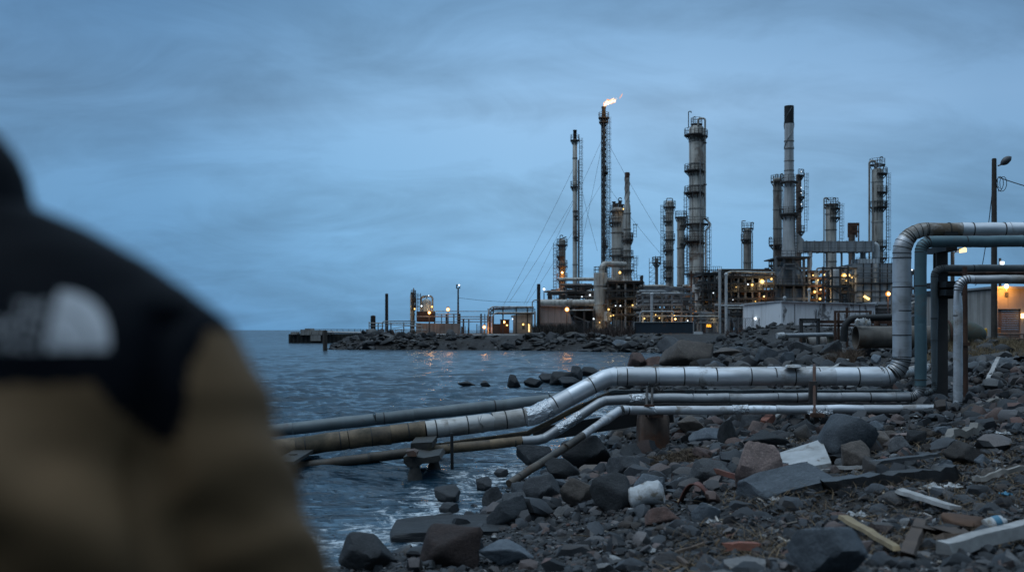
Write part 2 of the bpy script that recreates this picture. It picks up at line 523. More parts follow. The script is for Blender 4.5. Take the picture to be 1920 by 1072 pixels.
def ground_mat():
    k = NT('dark_shingle_and_soil')
    geo = k.n('ShaderNodeNewGeometry').outputs['Position']
    big = k.noise(geo, .35, 5, .6)
    c = k.mix(k.ramp(big, [(.35, 0), (.65, 1)]), (.010, .0095, .0095), (.024, .019, .015))
    vo = k.n('ShaderNodeTexVoronoi'); vo.inputs['Scale'].default_value = 16
    k.l(geo, vo.inputs['Vector'])
    hsv = k.n('ShaderNodeSeparateColor'); k.l(vo.outputs['Color'], hsv.inputs[0])
    peb = k.ramp(hsv.outputs[0], [(0, (.010, .011, .012)), (.45, (.03, .031, .034)), (.75, (.05, .042, .036)), (.93, (.08, .08, .083)), (1, (.2, .19, .185))])
    c = k.mix(k.ramp(k.noise(geo, .8, 4, .6), [(.38, .1), (.6, .85)]), c, peb)
    bmp = k.math('ADD', k.math('MULTIPLY', k.math('SUBTRACT', 1.0, vo.outputs['Distance']), .5), k.noise(geo, 6, 6, .7))
    k.bsdf(c, .8, 0, bmp, .8, .06, .3)
    return k.m


g = npmesh('ground', V, Fc, ground_mat(), kind='structure')

# ------------------------------------------------------------------ water
WAVES = []
for L, A in ((8, .018), (5.6, .032), (4.0, .045), (2.9, .052), (2.1, .050), (1.55, .042), (1.15, .032), (.85, .023), (.62, .0155), (.45, .010), (.33, .006)):
    for q in range(4):
        a = math.radians(258 + NR.uniform(-34, 34))
        WAVES.append((L * NR.uniform(.85, 1.15), A * NR.uniform(.7, 1.2), math.cos(a), math.sin(a), NR.uniform(0, 6.28)))


def wave_z(x, y, r):
    sp = r * .0072 + .01
    d = shore_d(x, y)
    calm = np.clip(-d / 5, .30, 1) * np.interp(y, [10, 90, 160, 400], [1, 1, .75, .6])
    gust = .65 + .9 * vn(x * .06, y * .06, 41)
    wx, wy = x + 2.4 * fbm(x * .18, y * .18, 51, 2), y + 2.4 * fbm(x * .18 + 9, y * .18, 52, 2)
    z = np.zeros_like(x)
    for L, A, ca, sa, ph in WAVES:
        s = np.sin((wx * ca + wy * sa) * (2 * math.pi / L) + ph)
        fade = np.clip((L / sp - 2.5) / 3, 0, 1)
        z += A * fade * ((1 - np.abs(s)) * .95 - .35 + .42 * np.sin((wx * ca + wy * sa) * (2 * math.pi / L) * .5 + ph * 1.7))
    return z * calm * gust


th = np.concatenate([np.linspace(-110, -33, 40)[:-1], np.linspace(-33, -16, 60)[:-1], np.linspace(-16, 13, 420)[:-1], np.linspace(13, 40, 20)]) * math.pi / 180
rd = np.concatenate([np.geomspace(3, 11, 20)[:-1], np.geomspace(11, 190, 470)[:-1], np.geomspace(190, 9000, 60)])
V, Fc = polar(th, rd, wave_z)
wd = -shore_d(V[:, 0], V[:, 1])
hh = height(V[:, 0], V[:, 1])


def water_mat():
    k = NT('choppy_sea_water')
    geo = k.n('ShaderNodeNewGeometry').outputs['Position']
    at = k.n('ShaderNodeAttribute', attribute_name='shallow').outputs['Fac']
    m1 = k.map(geo, (.75, 1.25, 1), (0, 0, .35))
    n1 = k.noise(m1, 1.1, 5, .62, .6)
    n2 = k.noise(m1, 4.5, 4, .6, .4)
    n3 = k.noise(m1, .32, 3, .5, .3)
    n4 = k.noise(k.map(geo, (.5, 1.5, 1), (0, 0, .2)), .22, 5, .6, .5)
    bmp = k.math('ADD', k.math('ADD', n1, k.math('MULTIPLY', n2, .28)), k.math('ADD', k.math('MULTIPLY', n3, 2.2), k.math('MULTIPLY', n4, 8.0)))
    fo = k.noise(geo, 1.5, 7, .72, 1.4)
    th_ = k.math('SUBTRACT', .885, k.math('MULTIPLY', at, .475))
    foam = k.math('MULTIPLY', k.math('SUBTRACT', fo, th_), 9.0, True)
    foam = k.math('MULTIPLY', foam, k.ramp(k.noise(geo, 9, 4, .7), [(.4, .15), (.58, 1)]))
    body = k.mix(k.ramp(n3, [(.3, 0), (.7, 1)]), (.011, .030, .049), (.022, .052, .077))
    c = k.mix(foam, body, (.62, .66, .68))
    far = k.n('ShaderNodeAttribute', attribute_name='unresolved').outputs['Fac']
    k.bsdf(c, k.math('ADD', k.math('ADD', .09, k.math('MULTIPLY', k.math('MULTIPLY', far, k.ramp(n4, [(.35, .25), (.65, 1)])), .26)), k.math('MULTIPLY', foam, .6)), 0, bmp, 1.0, .16, .5, 1.33)
    return k.m


w = npmesh('water', V, Fc, water_mat(), kind='structure')
un = w.data.attributes.new('unresolved', 'FLOAT', 'POINT')
un.data.foreach_set('value', np.interp(np.hypot(V[:, 0], V[:, 1]), [20, 60, 160, 600], [0, .3, .7, 1]).astype(np.float32))
sh_at = w.data.attributes.new('shallow', 'FLOAT', 'POINT')
near = np.clip(1 - np.abs(wd - 1.0) / 4.0, 0, 1) * np.interp(np.hypot(V[:, 0], V[:, 1]), [10, 40, 60, 100], [1, .85, .45, .25])
sh_at.data.foreach_set('value', near.astype(np.float32))

# ------------------------------------------------------------------ sky and light
wd_ = bpy.data.worlds.new('World'); scene.world = wd_; wd_.use_nodes = True
t = wd_.node_tree; t.nodes.clear()
k = NT.__new__(NT); k.t = t
out = k.n('ShaderNodeOutputWorld')
dirv = k.n('ShaderNodeTexCoord').outputs['Generated']
sep = k.n('ShaderNodeSeparateXYZ'); k.l(dirv, sep.inputs[0])
el = sep.outputs[2]
# a flat overcast layer: project the view direction onto a cloud deck so bands compress towards the horizon
den = k.math('ADD', k.math('MAXIMUM', el, 0.0), .30)
cx = k.math('DIVIDE', sep.outputs[0], den); cy = k.math('DIVIDE', sep.outputs[1], den)
cb = k.n('ShaderNodeCombineXYZ'); k.l(cx, cb.inputs[0]); k.l(cy, cb.inputs[1])
deck = k.map(cb.outputs[0], (1.1, 2.3, 1), (0, 0, .30), (5.3, 2.2, 0))
cl = k.noise(deck, .9, 6, .52, .35)
cl2 = k.noise(deck, .33, 3, .5, .2)
cl3 = k.noise(k.map(cb.outputs[0], (2.2, 3.0, 1), (0, 0, -.4), (1.7, 8.3, 0)), 1.3, 7, .6, .8)
clouds = k.math('ADD', k.math('ADD', k.math('MULTIPLY', cl, .46), k.math('MULTIPLY', cl2, .38)), k.math('MULTIPLY', cl3, .26))
grad = k.ramp(el, [(0.0, (.148, .352, .600)), (.05, (.172, .378, .622)), (.12, (.215, .420, .655)), (.20, (.252, .445, .680)), (.30, (.165, .325, .535)), (.42, (.26, .43, .62)), (.62, (.55, .78, 1.02)), (1.0, (.9, 1.2, 1.5))])
mul = k.ramp(clouds, [(.42, .68), (.49, .86), (.545, 1.0), (.61, 1.18)])
skyc = k.mix(1.0, grad, mul, 'MULTIPLY')
# the cloud is heavier to the upper left, and the unseen sky behind the camera is dimmed to deepen shade
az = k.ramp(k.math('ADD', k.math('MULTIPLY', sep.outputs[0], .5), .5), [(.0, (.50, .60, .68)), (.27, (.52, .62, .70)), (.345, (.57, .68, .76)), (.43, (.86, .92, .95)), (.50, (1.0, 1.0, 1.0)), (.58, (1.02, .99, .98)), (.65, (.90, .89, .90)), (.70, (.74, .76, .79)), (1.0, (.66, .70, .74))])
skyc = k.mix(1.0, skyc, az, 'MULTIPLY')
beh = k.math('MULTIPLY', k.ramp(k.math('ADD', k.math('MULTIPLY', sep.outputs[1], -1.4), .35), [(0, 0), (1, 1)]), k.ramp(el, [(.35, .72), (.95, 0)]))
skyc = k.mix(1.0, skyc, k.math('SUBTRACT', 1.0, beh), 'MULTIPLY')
nish = k.n('ShaderNodeTexSky', sky_type='NISHITA', sun_disc=False)
SUN_EL, SUN_ROT = dg(24), dg(-70)
nish.sun_elevation = SUN_EL; nish.sun_rotation = SUN_ROT
skyc = k.mix(.004, skyc, nish.outputs[0])
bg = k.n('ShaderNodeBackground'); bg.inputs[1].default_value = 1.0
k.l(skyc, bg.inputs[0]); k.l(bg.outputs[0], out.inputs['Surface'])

sl = bpy.data.lights.new('sun', 'SUN'); sl.energy = .8; sl.angle = dg(40); sl.color = (.80, .90, 1.0)
so = bpy.data.objects.new('sun', sl); col.objects.link(so)
# light comes from the upper left, slightly behind the camera
so.rotation_euler = (-Vector((-.62, -.22, 1.0))).to_track_quat('-Z', 'Y').to_euler()


def point(loc, colr, watts, parent, size=.25):
    l = bpy.data.lights.new('lamp_light', 'POINT'); l.energy = watts * .36; l.color = colr; l.shadow_soft_size = size
    o = bpy.data.objects.new('lamp_light', l); col.objects.link(o)
    o.parent = parent
    o.location = Vector(loc) - (rootloc(parent) if parent else Vector())
    return o


SOD = (1.0, .38, .06)
# ------------------------------------------------------------------ the pipe run over the shore
def runY(y0, left=1.6):
    return lambda px: y0 - left * max(0, 1140 - px) / 625


def pipe_run(name, label, pts, yfun, rpx, rads, mat, seam_gap=(.9, 1.6), seed=1, group='pipes crossing the rocky shore', n=22, seam=True, yend=None, rfun=None,
             sections=None, foil=(), foilmat='foil'):
    """pts: photo pixels along the pipe axis; real radius from the pixel radius at that distance"""
    rr = random.Random(seed)
    W = []
    for p in pts:
        Y = p[2] if len(p) > 2 else yfun(p[0])
        W.append(P(p[0], p[1], Y))
    rad = rpx * yfun(1400) / F
    path = fillet(W, [a * rad for a in rads] if isinstance(rads, (list, tuple)) else rads * rad, 7)
    # resample so seams can be placed at arc lengths
    L = [0]
    for a, b in zip(path, path[1:]): L.append(L[-1] + (b - a).length)

    def at(s):
        for i in range(len(path) - 1):
            if L[i + 1] >= s:
                q = (s - L[i]) / max(1e-6, L[i + 1] - L[i])
                return path[i].lerp(path[i + 1], q)
        return path[-1].copy()
    rf = rfun or (lambda p: rad)
    base = W[0].copy()
    root = thing(name, label, 'pipe', (W[0].x, W[0].y, W[0].z), group)
    # body, cut into sections by material change
    secs = []
    for a_, b_, mm in (sections or [(0, 1e9, mat)]):
        b_ = min(b_, L[-1])
        while a_ < b_ - .01:            # jacket sheets of slightly different age
            e_ = b_ if b_ - a_ < 1.6 else a_ + rr.uniform(.8, 1.5)
            secs.append((a_, e_, rr.choice(('alu', 'alu', 'alu_warm', 'alu_cool')) if mm == 'alu' else mm)); a_ = e_
    for s0, s1, mm in secs:
        s1 = min(s1, L[-1])
        keys = sorted(set([s0, s1] + [l for l in L if s0 < l < s1] + list(np.arange(s0 + .35, s1, .35))))
        pp = [at(s) for s in keys]
        # slightly dented jacket: each ring a little off round centre
        pp2 = [p + Vector((rr.gauss(0, .004), rr.gauss(0, .004), rr.gauss(0, .005))) for p in pp]
        MB().tube(pp2, [rf(p) * (1 + rr.gauss(0, .008)) for p in pp], n).build('pipe_jacket', M[mm], root, 40)
    if seam:
        s = .3
        nb = 0
        while s < L[-1] - .2 and nb < 60:
            a, b = at(s), at(s + .026)
            if (b - a).length > .01:
                m = MB().tube([a, b], [rf(a) * 1.022, rf(b) * 1.022], n, True)
                m.build('band', M['seam'], root, 40); nb += 1
            s += rr.uniform(*seam_gap)
        # the elbows are made of gores: close-set joints
        for i in range(1, len(path) - 1):
            v1, v2 = path[i] - path[i - 1], path[i + 1] - path[i]
            if v1.angle(v2) > dg(5):
                t_ = (v1.normalized() + v2.normalized()).normalized()
                MB().tube([path[i] - t_ * .009, path[i] + t_ * .009], rf(path[i]) * 1.018, n).build('gore_joint', M['seam'], root, 40)
    for s0, s1 in foil:
        pp = [at(s) for s in np.arange(s0, s1, .07)]
        mb = MB().tube(pp, [rf(p) * rr.uniform(1.04, 1.1) for p in pp], n)
        mb.v = [tuple(c + rr.gauss(0, .006) for c in v) for v in mb.v]
        mb.build('foil_patch', M[foilmat], root, 20)
    return root, path, at, L[-1]


r1 = 17 * 25.2 / F
PIPE_BIG = pipe_run('insulated_pipe', 'biggest silver pipe, kinked near the water, rising in a tall bend at the right',
    [(470, 848), (700, 818), (905, 793), (1002, 779), (1140, 706), (1691, 706), (1691, 431), (1990, 430)], runY(25.2), 17, [4, 4, 3, 3, 2.2, 2.6],
    'alu', (.45, 1.05), 3, rfun=lambda p: r1 * (.80 + .20 * min(1, max(0, (5.30 - p.z) / .25))) if p.x > 8.9 else r1,
    sections=[(0, 3.1, 'pipe_mossy'), (3.1, 3.9, 'pipe_mossy'), (3.9, 4.4, 'alu_warm'), (4.4, 6.2, 'alu_warm'), (6.2, 99, 'alu')], foil=[(6.25, 6.9)], n=28)
PIPE_BACK = pipe_run('insulated_pipe', 'grey green pipe running behind the biggest silver pipe and above it at the water',
    [(470, 812), (800, 775), (1045, 748), (1152, 698), (1660, 698), (1688, 700, 27.5), (1740, 690, 33)], runY(26.6), 11, [5, 5, 3, 3, 3, 3], 'pipe_greygreen', (2.5, 4), 4,
    sections=[(0, 8.1, 'pipe_greygreen'), (8.1, 99, 'alu')])
PIPE_TEAL = pipe_run('insulated_pipe', 'teal upright pipe with a foil wrapped kink at its shore end, beside the biggest pipe',
    [(470, 888), (770, 848), (1018, 823), (1130, 752), (1200, 747), (1726, 744), (1726, 453), (1990, 452)], runY(24.6), 9.2, [4, 3, 3, 3, 2.2, 2.2], 'pipe_teal', (1.4, 2.4), 5,
    rfun=lambda p: 9.2 * 24.6 / F * (1.0 + .18 * min(1, max(0, (p.z - 1.5) / .3)) if p.x > 9.0 else 1.0),
    sections=[(0, 3.9, 'pipe_wet'), (3.9, 6.0, 'pipe_mossy'), (6.0, 15.6, 'alu_dark'), (15.6, 99, 'pipe_teal')], foil=[(6.9, 7.6), (8.75, 9.35)])
PIPE_THIN = pipe_run('insulated_pipe', 'slim grey pipe just behind and above the teal pipe, turning up beside the black column',
    [(800, 838), (990, 812), (1096, 758), (1150, 735), (1690, 735), (1752, 738), (1752, 503), (1990, 503)], runY(25.4), 5.2, [4, 4, 4, 4, 3, 3], 'alu_dark', (1.6, 3), 6,
    sections=[(0, 4.6, 'pipe_mossy'), (4.6, 18.2, 'pipe_greygreen'), (18.2, 99, 'pipe_rust')],
    rfun=lambda p: 25.4 / F * (5.2 + 1.6 * min(1, max(0, (p.z - 2.0) / 1.5))))
PIPE_FRONT = pipe_run('insulated_pipe', 'nearest and lowest silver pipe, its brown end slanting down into the water',
    [(955, 906, 20.4), (1060, 838, 21.9), (1162, 769, 23.5), (1230, 769, 23.8), (1796, 766), (1796, 524), (1990, 523)], runY(23.9, 1.0), 8.3, [4, 2.5, 1, 1.6, 2.4], 'alu', (1.7, 2.8), 7,
    sections=[(0, 2.6, 'pipe_wet'), (2.6, 10.5, 'alu'), (10.5, 14, 'alu'), (14, 99, 'alu')], foil=[(6.7, 7.1)],
    rfun=lambda p: 8.3 * 23.9 / F * (.82 if p.x < 1.95 else 1.0))
PIPE_WIRE = pipe_run('conduit', 'thin dark conduit slung between the teal pipe and the front pipe',
    [(1180, 757), (1300, 758), (1700, 757), (1760, 762, 26)], runY(24.5), 2.6, 4, 'black', seam=False, n=8)
PIPE_RUSTY = pipe_run('rusty_pipe', 'rust brown pipe between the two upper right grey pipes, level with the lamp post heads',
    [(1772, 514), (1990, 513)], runY(25.6), 4.2, 2, 'rusty', (2, 3), 8)
single(MB().tube([P(1811, 762, 24.4), P(1809, 500, 24.4)], .055, 10).box(P(1810, 645, 24.4), (.16, .16, .08)), 'rusty_post', 'thin rust red post standing beside the short silver upright', 'post', M['rusty'])

# black steel column with its cross arms
c = P(1763, 745, 25.6)
root = thing('pipe_support', 'tall black steel column carrying the raised pipes on the right', 'pipe support', (c.x, c.y, hz(c.x, c.y) - .1))
zt = P(0, 441, 25.6).z
m = MB()
m.span(c.x - .14, c.x + .14, 25.66, 25.69, hz(c.x, c.y) - .2, zt); m.span(c.x - .14, c.x + .14, 25.49, 25.52, hz(c.x, c.y) - .2, zt); m.span(c.x - .015, c.x + .015, 25.515, 25.665, hz(c.x, c.y) - .2, zt)
m.build('column', M['frame'], root)
for py, x0, x1 in ((444, 1752, 1774), (468, 1752, 1772), (549, 1752, 1788), (534, 1752, 1788)):
    p = P(0, py, 25.6)
    MB().span(P(x0, 0, 25.6).x, P(x1, 0, 25.6).x, 24.9, 26.1, p.z - .08, p.z + .06).build('cross_arm', M['black'], root)
MB().beam(P(1772, 532, 25.55), P(1772, 560, 25.55), .5, .18).build('gusset', M['black'], root)

# concrete pier with a steel saddle frame
c = P(1228, 850, 24.4)
root = thing('pipe_pier', 'rust streaked concrete pier under the pipes at the water edge', 'pier', (c.x, c.y, -.3))
w2 = 30 * 24.4 / F
m = MB()
prof = [(-.4, 1.0), (P(0, 800, 24.4).z, .98), (P(0, 786, 24.4).z, .97), (P(0, 779, 24.4).z, .90)]
b0 = len(m.v)
NB = 24
for z, q in prof:
    for j in range(NB):
        a = 2 * math.pi * j / NB + .13
        ex = math.copysign(abs(math.cos(a)) ** .45, math.cos(a)); ey = math.copysign(abs(math.sin(a)) ** .45, math.sin(a))
        jx = 1 + .03 * math.sin(j * 2.7 + z * 5)
        m.v.append((c.x + ex * w2 * q * jx, c.y + .35 + ey * w2 * .95 * q * jx, z))
for i in range(len(prof) - 1):
    for j in range(NB):
        a, b = b0 + i * NB + j, b0 + i * NB + (j + 1) % NB
        m.f.append((a, b, b + NB, a + NB)); m.m.append(0)
m.f.append(tuple(b0 + (len(prof) - 1) * NB + j for j in range(NB))); m.m.append(0)
m.build('pier_shaft', M['pier_rust'], root, 50)
zc = P(0, 779, 24.4).z
MB().span(c.x - .22, c.x + .1, 23.75, 26.9, zc + .004, zc + .10).build('saddle_beam', M['rusty'], root)
for px in (1212, 1222):
    MB().tube([P(px, 779, 24.05), P(px + 1, 728, 24.6)], .03, 8).build('saddle_rod', M['frame'], root)
MB().beam(P(1208, 760, 23.68), P(1227, 760, 23.68), .05, .05).build('clamp', M['rusty'], root)
m = MB(); m.box(P(1227, 733, 25), (.3, .3, .16))
for q in range(26):
    a = P(R.uniform(1212, 1240), R.uniform(720, 745), 25 + R.uniform(-.4, .4))
    m.beam(a, a + Vector((R.uniform(-.16, .16), R.uniform(-.1, .1), R.uniform(-.12, .14))), .03, .05)
m.build('tangled_hanger', M['frame'], root)
single(MB().beam(P(1000, 815, 25.6), P(1205, 783, 25.2), .16, .34).beam(P(1205, 783, 25.2), P(1262, 779, 25.2), .16, .3), 'support_beam', 'black steel beam sloping under the pipes down to the concrete pier', 'beam', M['black'])

# second support of paired steel posts
c = P(1529, 830, 24.3)
root = thing('pipe_trestle', 'pair of short tan steel posts with a hoop around the pipes', 'pipe support', (c.x, c.y, hz(c.x, c.y) - .1))
for dx in (-13, 4):
    a, b = P(1526 + dx, 776, 24.0), P(1526 + dx, 845, 24.0)
    MB().beam(a, b, .10, .10).build('post', M['pipe_rust'], root)
a = P(1525, 774, 24)
MB().span(P(1512, 0, 24).x, P(1536, 0, 24).x, 23.6, 26.4, a.z - .06, a.z + .02).build('cross_beam', M['rusty'], root)
MB().tube(fillet([P(1527, 776, 23.62), P(1527, 690, 24.9), P(1527, 684, 25.6)], .3, 5), .035, 8).build('hoop', M['rusty'], root)
MB().box(P(1524, 737, 24.4), (.18, .08, .55)).build('hanger_plate', M['frame'], root)
single(MB().lathe(P(1487, 0, 25.0).to_tuple()[:2] + (0,), [(.02, P(0, 687, 25).z + .05), (.16, P(0, 687, 25).z + .04), (.20, P(0, 687, 25).z - .01), (.14, P(0, 688, 25).z - .03)], 20),
       'plastic_dish', 'small white dish lying on top of the biggest pipe', 'dish', M['plastic'])
p_ = P(1538, 772, 23.7)
for px, wv, nm in ((1522, .42, 'shiny silver foil scrap stuck under the front pipe beside the hoop'),):
    mb = MB()
    for i in range(9):
        mb.beam(P(px - 8 + i * 5.2, 771 + R.uniform(-2, 2), 23.75), P(px - 2 + i * 5.2, 772 + R.uniform(-3, 3), 23.72), .02, R.uniform(.06, .14))
    single(mb, 'foil_scrap', nm, 'scrap', M['foil'], smooth=0)

# trestle in the water
c = P(798, 885, 22.6)
root = thing('water_trestle', 'dark concrete trestle on two legs standing in the sea under the pipes', 'pier', (c.x, c.y, -.6))
Yt = 22.7


def prism(pts, y0, y1):
    m = MB(); n = len(pts)
    for y in (y0, y1):
        for (px, py) in pts:
            p = P(px, py, (y0 + y1) / 2); m.v.append((p.x + R.gauss(0, .008), y, p.z))
    m.f.append(tuple(range(n))); m.f.append(tuple(range(n, 2 * n))[::-1])
    for i in range(n):
        j = (i + 1) % n
        m.f.append((i, i + n, j + n, j))
    m.m = [0] * len(m.f)
    return m


prism([(776, 824), (815, 822), (816, 834), (806, 841), (784, 842), (776, 836)], 22.8, 24.2).build('upper_cap', M['pier_dark'], root)
prism([(762, 850), (772, 847), (800, 851), (828, 846), (831, 853), (822, 859), (800, 861), (786, 868), (770, 868), (763, 860)], 21.5, 22.8).build('lower_cap', M['pier_dark'], root)
prism([(763, 844), (777, 842), (783, 846), (782, 853), (765, 853)], 21.3, 21.7).build('saddle_block', M['pier_rust'], root)
for px, y in ((778, 21.6), (814, 22.5)):
    MB().lathe((P(px, 0, y).x, y, 0), [(.17, -1.2), (.15, .05), (.10, .22), (.12, P(0, 858, y).z)], 14).build('leg', M['pier_dark'], root)
single(MB().tube([P(847, 812, 23), P(848, 892, 23)], .035, 8), 'drain_pipe', 'thin black upright tube hanging from the pipes into the sea', 'tube', M['black'])
c = P(548, 870, 22.5)
root = thing('water_trestle', 'small dark post carrying the pipes where they leave the shoulder edge', 'pier', (c.x, c.y, -.5))
MB().lathe((c.x, 22.6, 0), [(.09, -1), (.09, P(0, 850, 22.6).z)], 12).build('leg', M['pier_dark'], root)
MB().span(c.x - .18, c.x + .25, 21.4, 24.4, P(0, 858, 22.6).z, P(0, 852, 22.6).z).build('cap', M['pier_dark'], root)

# ------------------------------------------------------------------ behind the raised bend: pole, shed, culvert, racks
Yp = 53.0
bx = P(1864, 0, Yp)
zt = P(0, 297, Yp).z; zb = hz(bx.x, Yp)
root = thing('utility_pole', 'tall dark timber pole with an unlit street light near the shed', 'utility pole', (bx.x, Yp, zb))
MB().lathe((bx.x, Yp, 0), [(.155, zb - .4), (.14, (zb + zt) / 2), (.11, zt - .03), (.08, zt)], 14).build('pole', M['wood_pole'], root)
a = P(1871, 311, Yp)
arm = MB().tube(fillet([a, P(1880, 308, Yp), P(1887, 302, Yp)], .3), .035, 8).build('lamp_arm', M['lamp_head'], root)
m = MB()
for i in range(13):
    q = i / 12
mh = []
pth = [P(1876, 309, Yp).lerp(P(1896, 294, Yp), q) for q in np.linspace(0, 1, 9)]
MB().tube(pth, [.03, .10, .15, .18, .19, .18, .16, .11, .03], 12).build('lamp_head', M['lamp_head'], root)
pts = [P(1872 + 8 * math.sin(q * 6.2) + 6 * q, 345 + 14 * math.cos(q * 6.2), Yp - .1) for q in np.linspace(0, 1.9, 24)]
MB().tube([P(1870, 335, Yp)] + pts + [P(1871, 350, Yp)], .018, 5).build('cable_coil', M['wire'], root)


def cable(label, a, b, sag, r, name='overhead_cable', group=None, mat='wire'):
    a, b = Vector(a), Vector(b)
    pts = [a.lerp(b, q) - Vector((0, 0, 4 * sag * q * (1 - q))) for q in np.linspace(0, 1, 14)]
    return single(MB().tube(pts, r, 5), name, label, 'cable', M[mat], group)


cable('black cable running from the timber pole out to the right', P(1871, 332, Yp), P(2060, 372, Yp - 2), .2, .025)
cable('slack black cable dropping from the timber pole to the left', P(1862, 345, Yp), P(1828, 535, Yp + 14), 1.2, .022)

# shed with the lit door
Ys = 78.0
zb = 2.2
xl, xc, xr = P(1776, 0, Ys + 9).x, P(1862, 0, Ys).x, P(2010, 0, Ys).x
root = thing('concrete_shed', 'low concrete shed with an orange lit front and a roller door', 'shed', ((xc + xr) / 2, Ys + 8, zb))
zt = P(0, 541, Ys).z
x0, x1 = P(1871, 0, Ys).x, P(1914, 0, Ys).x
zd = P(0, 579, Ys).z
MB().span(xc, x0, Ys, Ys + .3, zb - .5, zt).span(x1, xr, Ys, Ys + .3, zb - .5, zt).span(x0, x1, Ys, Ys + .3, zd, zt).build('front_wall', M['concrete'], root)
m = MB(); m.quadbox([(xl, Ys + 16, zb - .5), (xc - .003, Ys + .003, zb - .5), (xc - .003, Ys + .3, zb - .5), (xl + .3, Ys + 16.2, zb - .5),
                     (xl, Ys + 16, zt - .1), (xc - .003, Ys + .003, zt - .1), (xc - .003, Ys + .3, zt - .1), (xl + .3, Ys + 16.2, zt - .1)]).build('side_wall', M['concrete'], root)
m = MB(); m.quadbox([(xl - .2, Ys + 16.3, zt + .004), (xc - .2, Ys - .25, zt + .004), (xr, Ys - .25, zt + .004), (xr, Ys + 16.3, zt + .004),
                     (xl - .2, Ys + 16.3, zt + .16), (xc - .2, Ys - .25, zt + .16), (xr, Ys - .25, zt + .16), (xr, Ys + 16.3, zt + .3)]).build('roof', M['metal_roof'], root)
m = MB()
nz = 14
for i in range(nz):
    z0 = zb + (zd - zb) * i / nz
    m.span(x0 + .03, x1 - .03, Ys + .16 - .004 * (i % 2), Ys + .22, z0 + .004, z0 + (zd - zb) / nz - .006)
m.build('roller_door', M['door_grey'], root)
MB().span(P(1800, 0, Ys + 7).x, P(1808, 0, Ys + 7).x, Ys + 7.0, Ys + 7.4, zb, zb + 2).build('side_door', M['door_grey'], root)
pl = P(1887, 537, Ys - .7)
fl = MB().tube(fillet([P(1887, 550, Ys - .02), P(1887, 548, Ys - .7), P(1887, 541, Ys - .7)], .2), .03, 6).box(P(1887, 552, Ys - .05), (.22, .1, .3)).build('wall_lamp', M['lamp_head'], root)
MB().lathe((pl.x, pl.y, 0), [(.03, pl.z + .17), (.12, pl.z + .13), (.16, pl.z), (.12, pl.z - .12), (.03, pl.z - .16)], 12).build('lamp_glass', EM_ORANGE, fl)
point(pl + Vector((0, -.05, -.25)), SOD, 560, root, .2)
MB().beam(P(1918, 588, Ys - .1), P(1918, 596, Ys - .1), .2, .3).build('door_light', EM_ORANGE, root)
for px, mt, nm in ((1848, 'yellow', 'yellow bollard by the shed corner, left of the timber pole'), (1873, 'orange', 'orange bollard beside the roller door')):
    p = P(px, 0, Ys - 1.2); z0 = hz(p.x, p.y)
    single(MB().lathe((p.x, p.y, 0), [(.12, z0 - .2), (.12, z0 + .95), (.10, z0 + 1.05), (.03, z0 + 1.1)], 14), 'bollard', nm, 'bollard', M[mt])
m = MB(); z0 = 2.55
for q in (0, .35):
    m.tube([P(1868, 0, Ys - 3).to_tuple()[:2] + (z0 + q - .2,), P(1990, 0, Ys - 3).to_tuple()[:2] + (z0 + q - .2,)], .06, 8)
for px in (1870, 1895, 1920):
    p = P(px, 0, Ys - 3); m.beam((p.x, p.y, 1.9), (p.x, p.y, z0 + .2), .08)
single(m, 'guard_rail', 'low rusty guard rail in front of the shed door', 'guard rail', M['pipe_rust'])

# street lights beyond the raised pipes
def street_light(px, ytop, Y, label, arm=(14, -3), lit=EM_WHITE, r=.11, w=60, colr=(.9, .95, 1)):
    p = P(px, ytop, Y); zb = hz(p.x, Y)
    root = thing('street_light', label, 'street light', (p.x, Y, zb))
    MB().lathe((p.x, Y, 0), [(r, zb - .3), (r * .8, p.z)], 10).build('pole', M['wood_pole'], root)
    e = P(px + arm[0], ytop + arm[1], Y)
    MB().tube(fillet([p - Vector((0, 0, .25)), P(px + arm[0] * .4, ytop + arm[1] * .4 + 1, Y), e], .3), .05, 6).build('arm', M['lamp_head'], root)
    s = Y / 60
    d = (e - p).normalized()
    h = MB().tube([e - d * .25 * s, e, e + d * .22 * s], [.08 * s, .14 * s, .05 * s], 8).build('lamp_head', M['lamp_head'], root)
    MB().tube([e + Vector((0, -.1, -.06)) - d * .1, e + Vector((0, -.1, -.06)) + d * .3 * s], [.1 * s, .13 * s], 8).build('lamp_glass', lit, h)
    point(e + Vector((0, -.4, -.4)), colr, w, root)
    return root


street_light(1786, 472, 92, 'lit street light on a short post seen between the raised pipes', lit=EM_WARM, r=.20)
p = P(1875, 484, 110)
root = thing('lamp_post', 'short dark post with a tiny white lamp right of the timber pole', 'lamp post', (p.x, p.y, 2.2))
MB().lathe((p.x, p.y, 0), [(.16, 2.0), (.13, p.z)], 8).build('pole', M['wood_pole'], root)
MB().box(P(1879, 493, 109.7), (.35, .2, .3)).build('lamp_glass', EM_WHITE, root)

# big culvert / tank lying behind the risers
Yc = 46.0
za = P(0, 632, Yc).z
xa, xb, xm = P(1604, 0, Yc).x, P(1832, 0, Yc).x, P(1772, 0, Yc).x
root = thing('culvert_pipe', 'fat rusty culvert pipe lying open ended behind the tall pipe bend', 'culvert pipe', ((xa + xm) / 2, Yc, za - .55))
rc = .50
m = MB().tube([(xa, Yc, za), (xa + .12, Yc, za), (xa + .121, Yc, za), (xa + 1.6, Yc, za + .01), (xa + 1.601, Yc, za), (xa + 1.7, Yc, za), (xa + 1.701, Yc, za), (xm, Yc + .02, za)],
              [rc * 1.06, rc * 1.06, rc, rc, rc * 1.05, rc * 1.05, rc, rc], 32, False)
m.tube([(xm, Yc, za), (xa + .002, Yc, za)], rc * .95, 32, False)
m.tube([(xa, Yc, za), (xa + .001, Yc, za)], [rc * 1.06, rc * .95], 32, False)
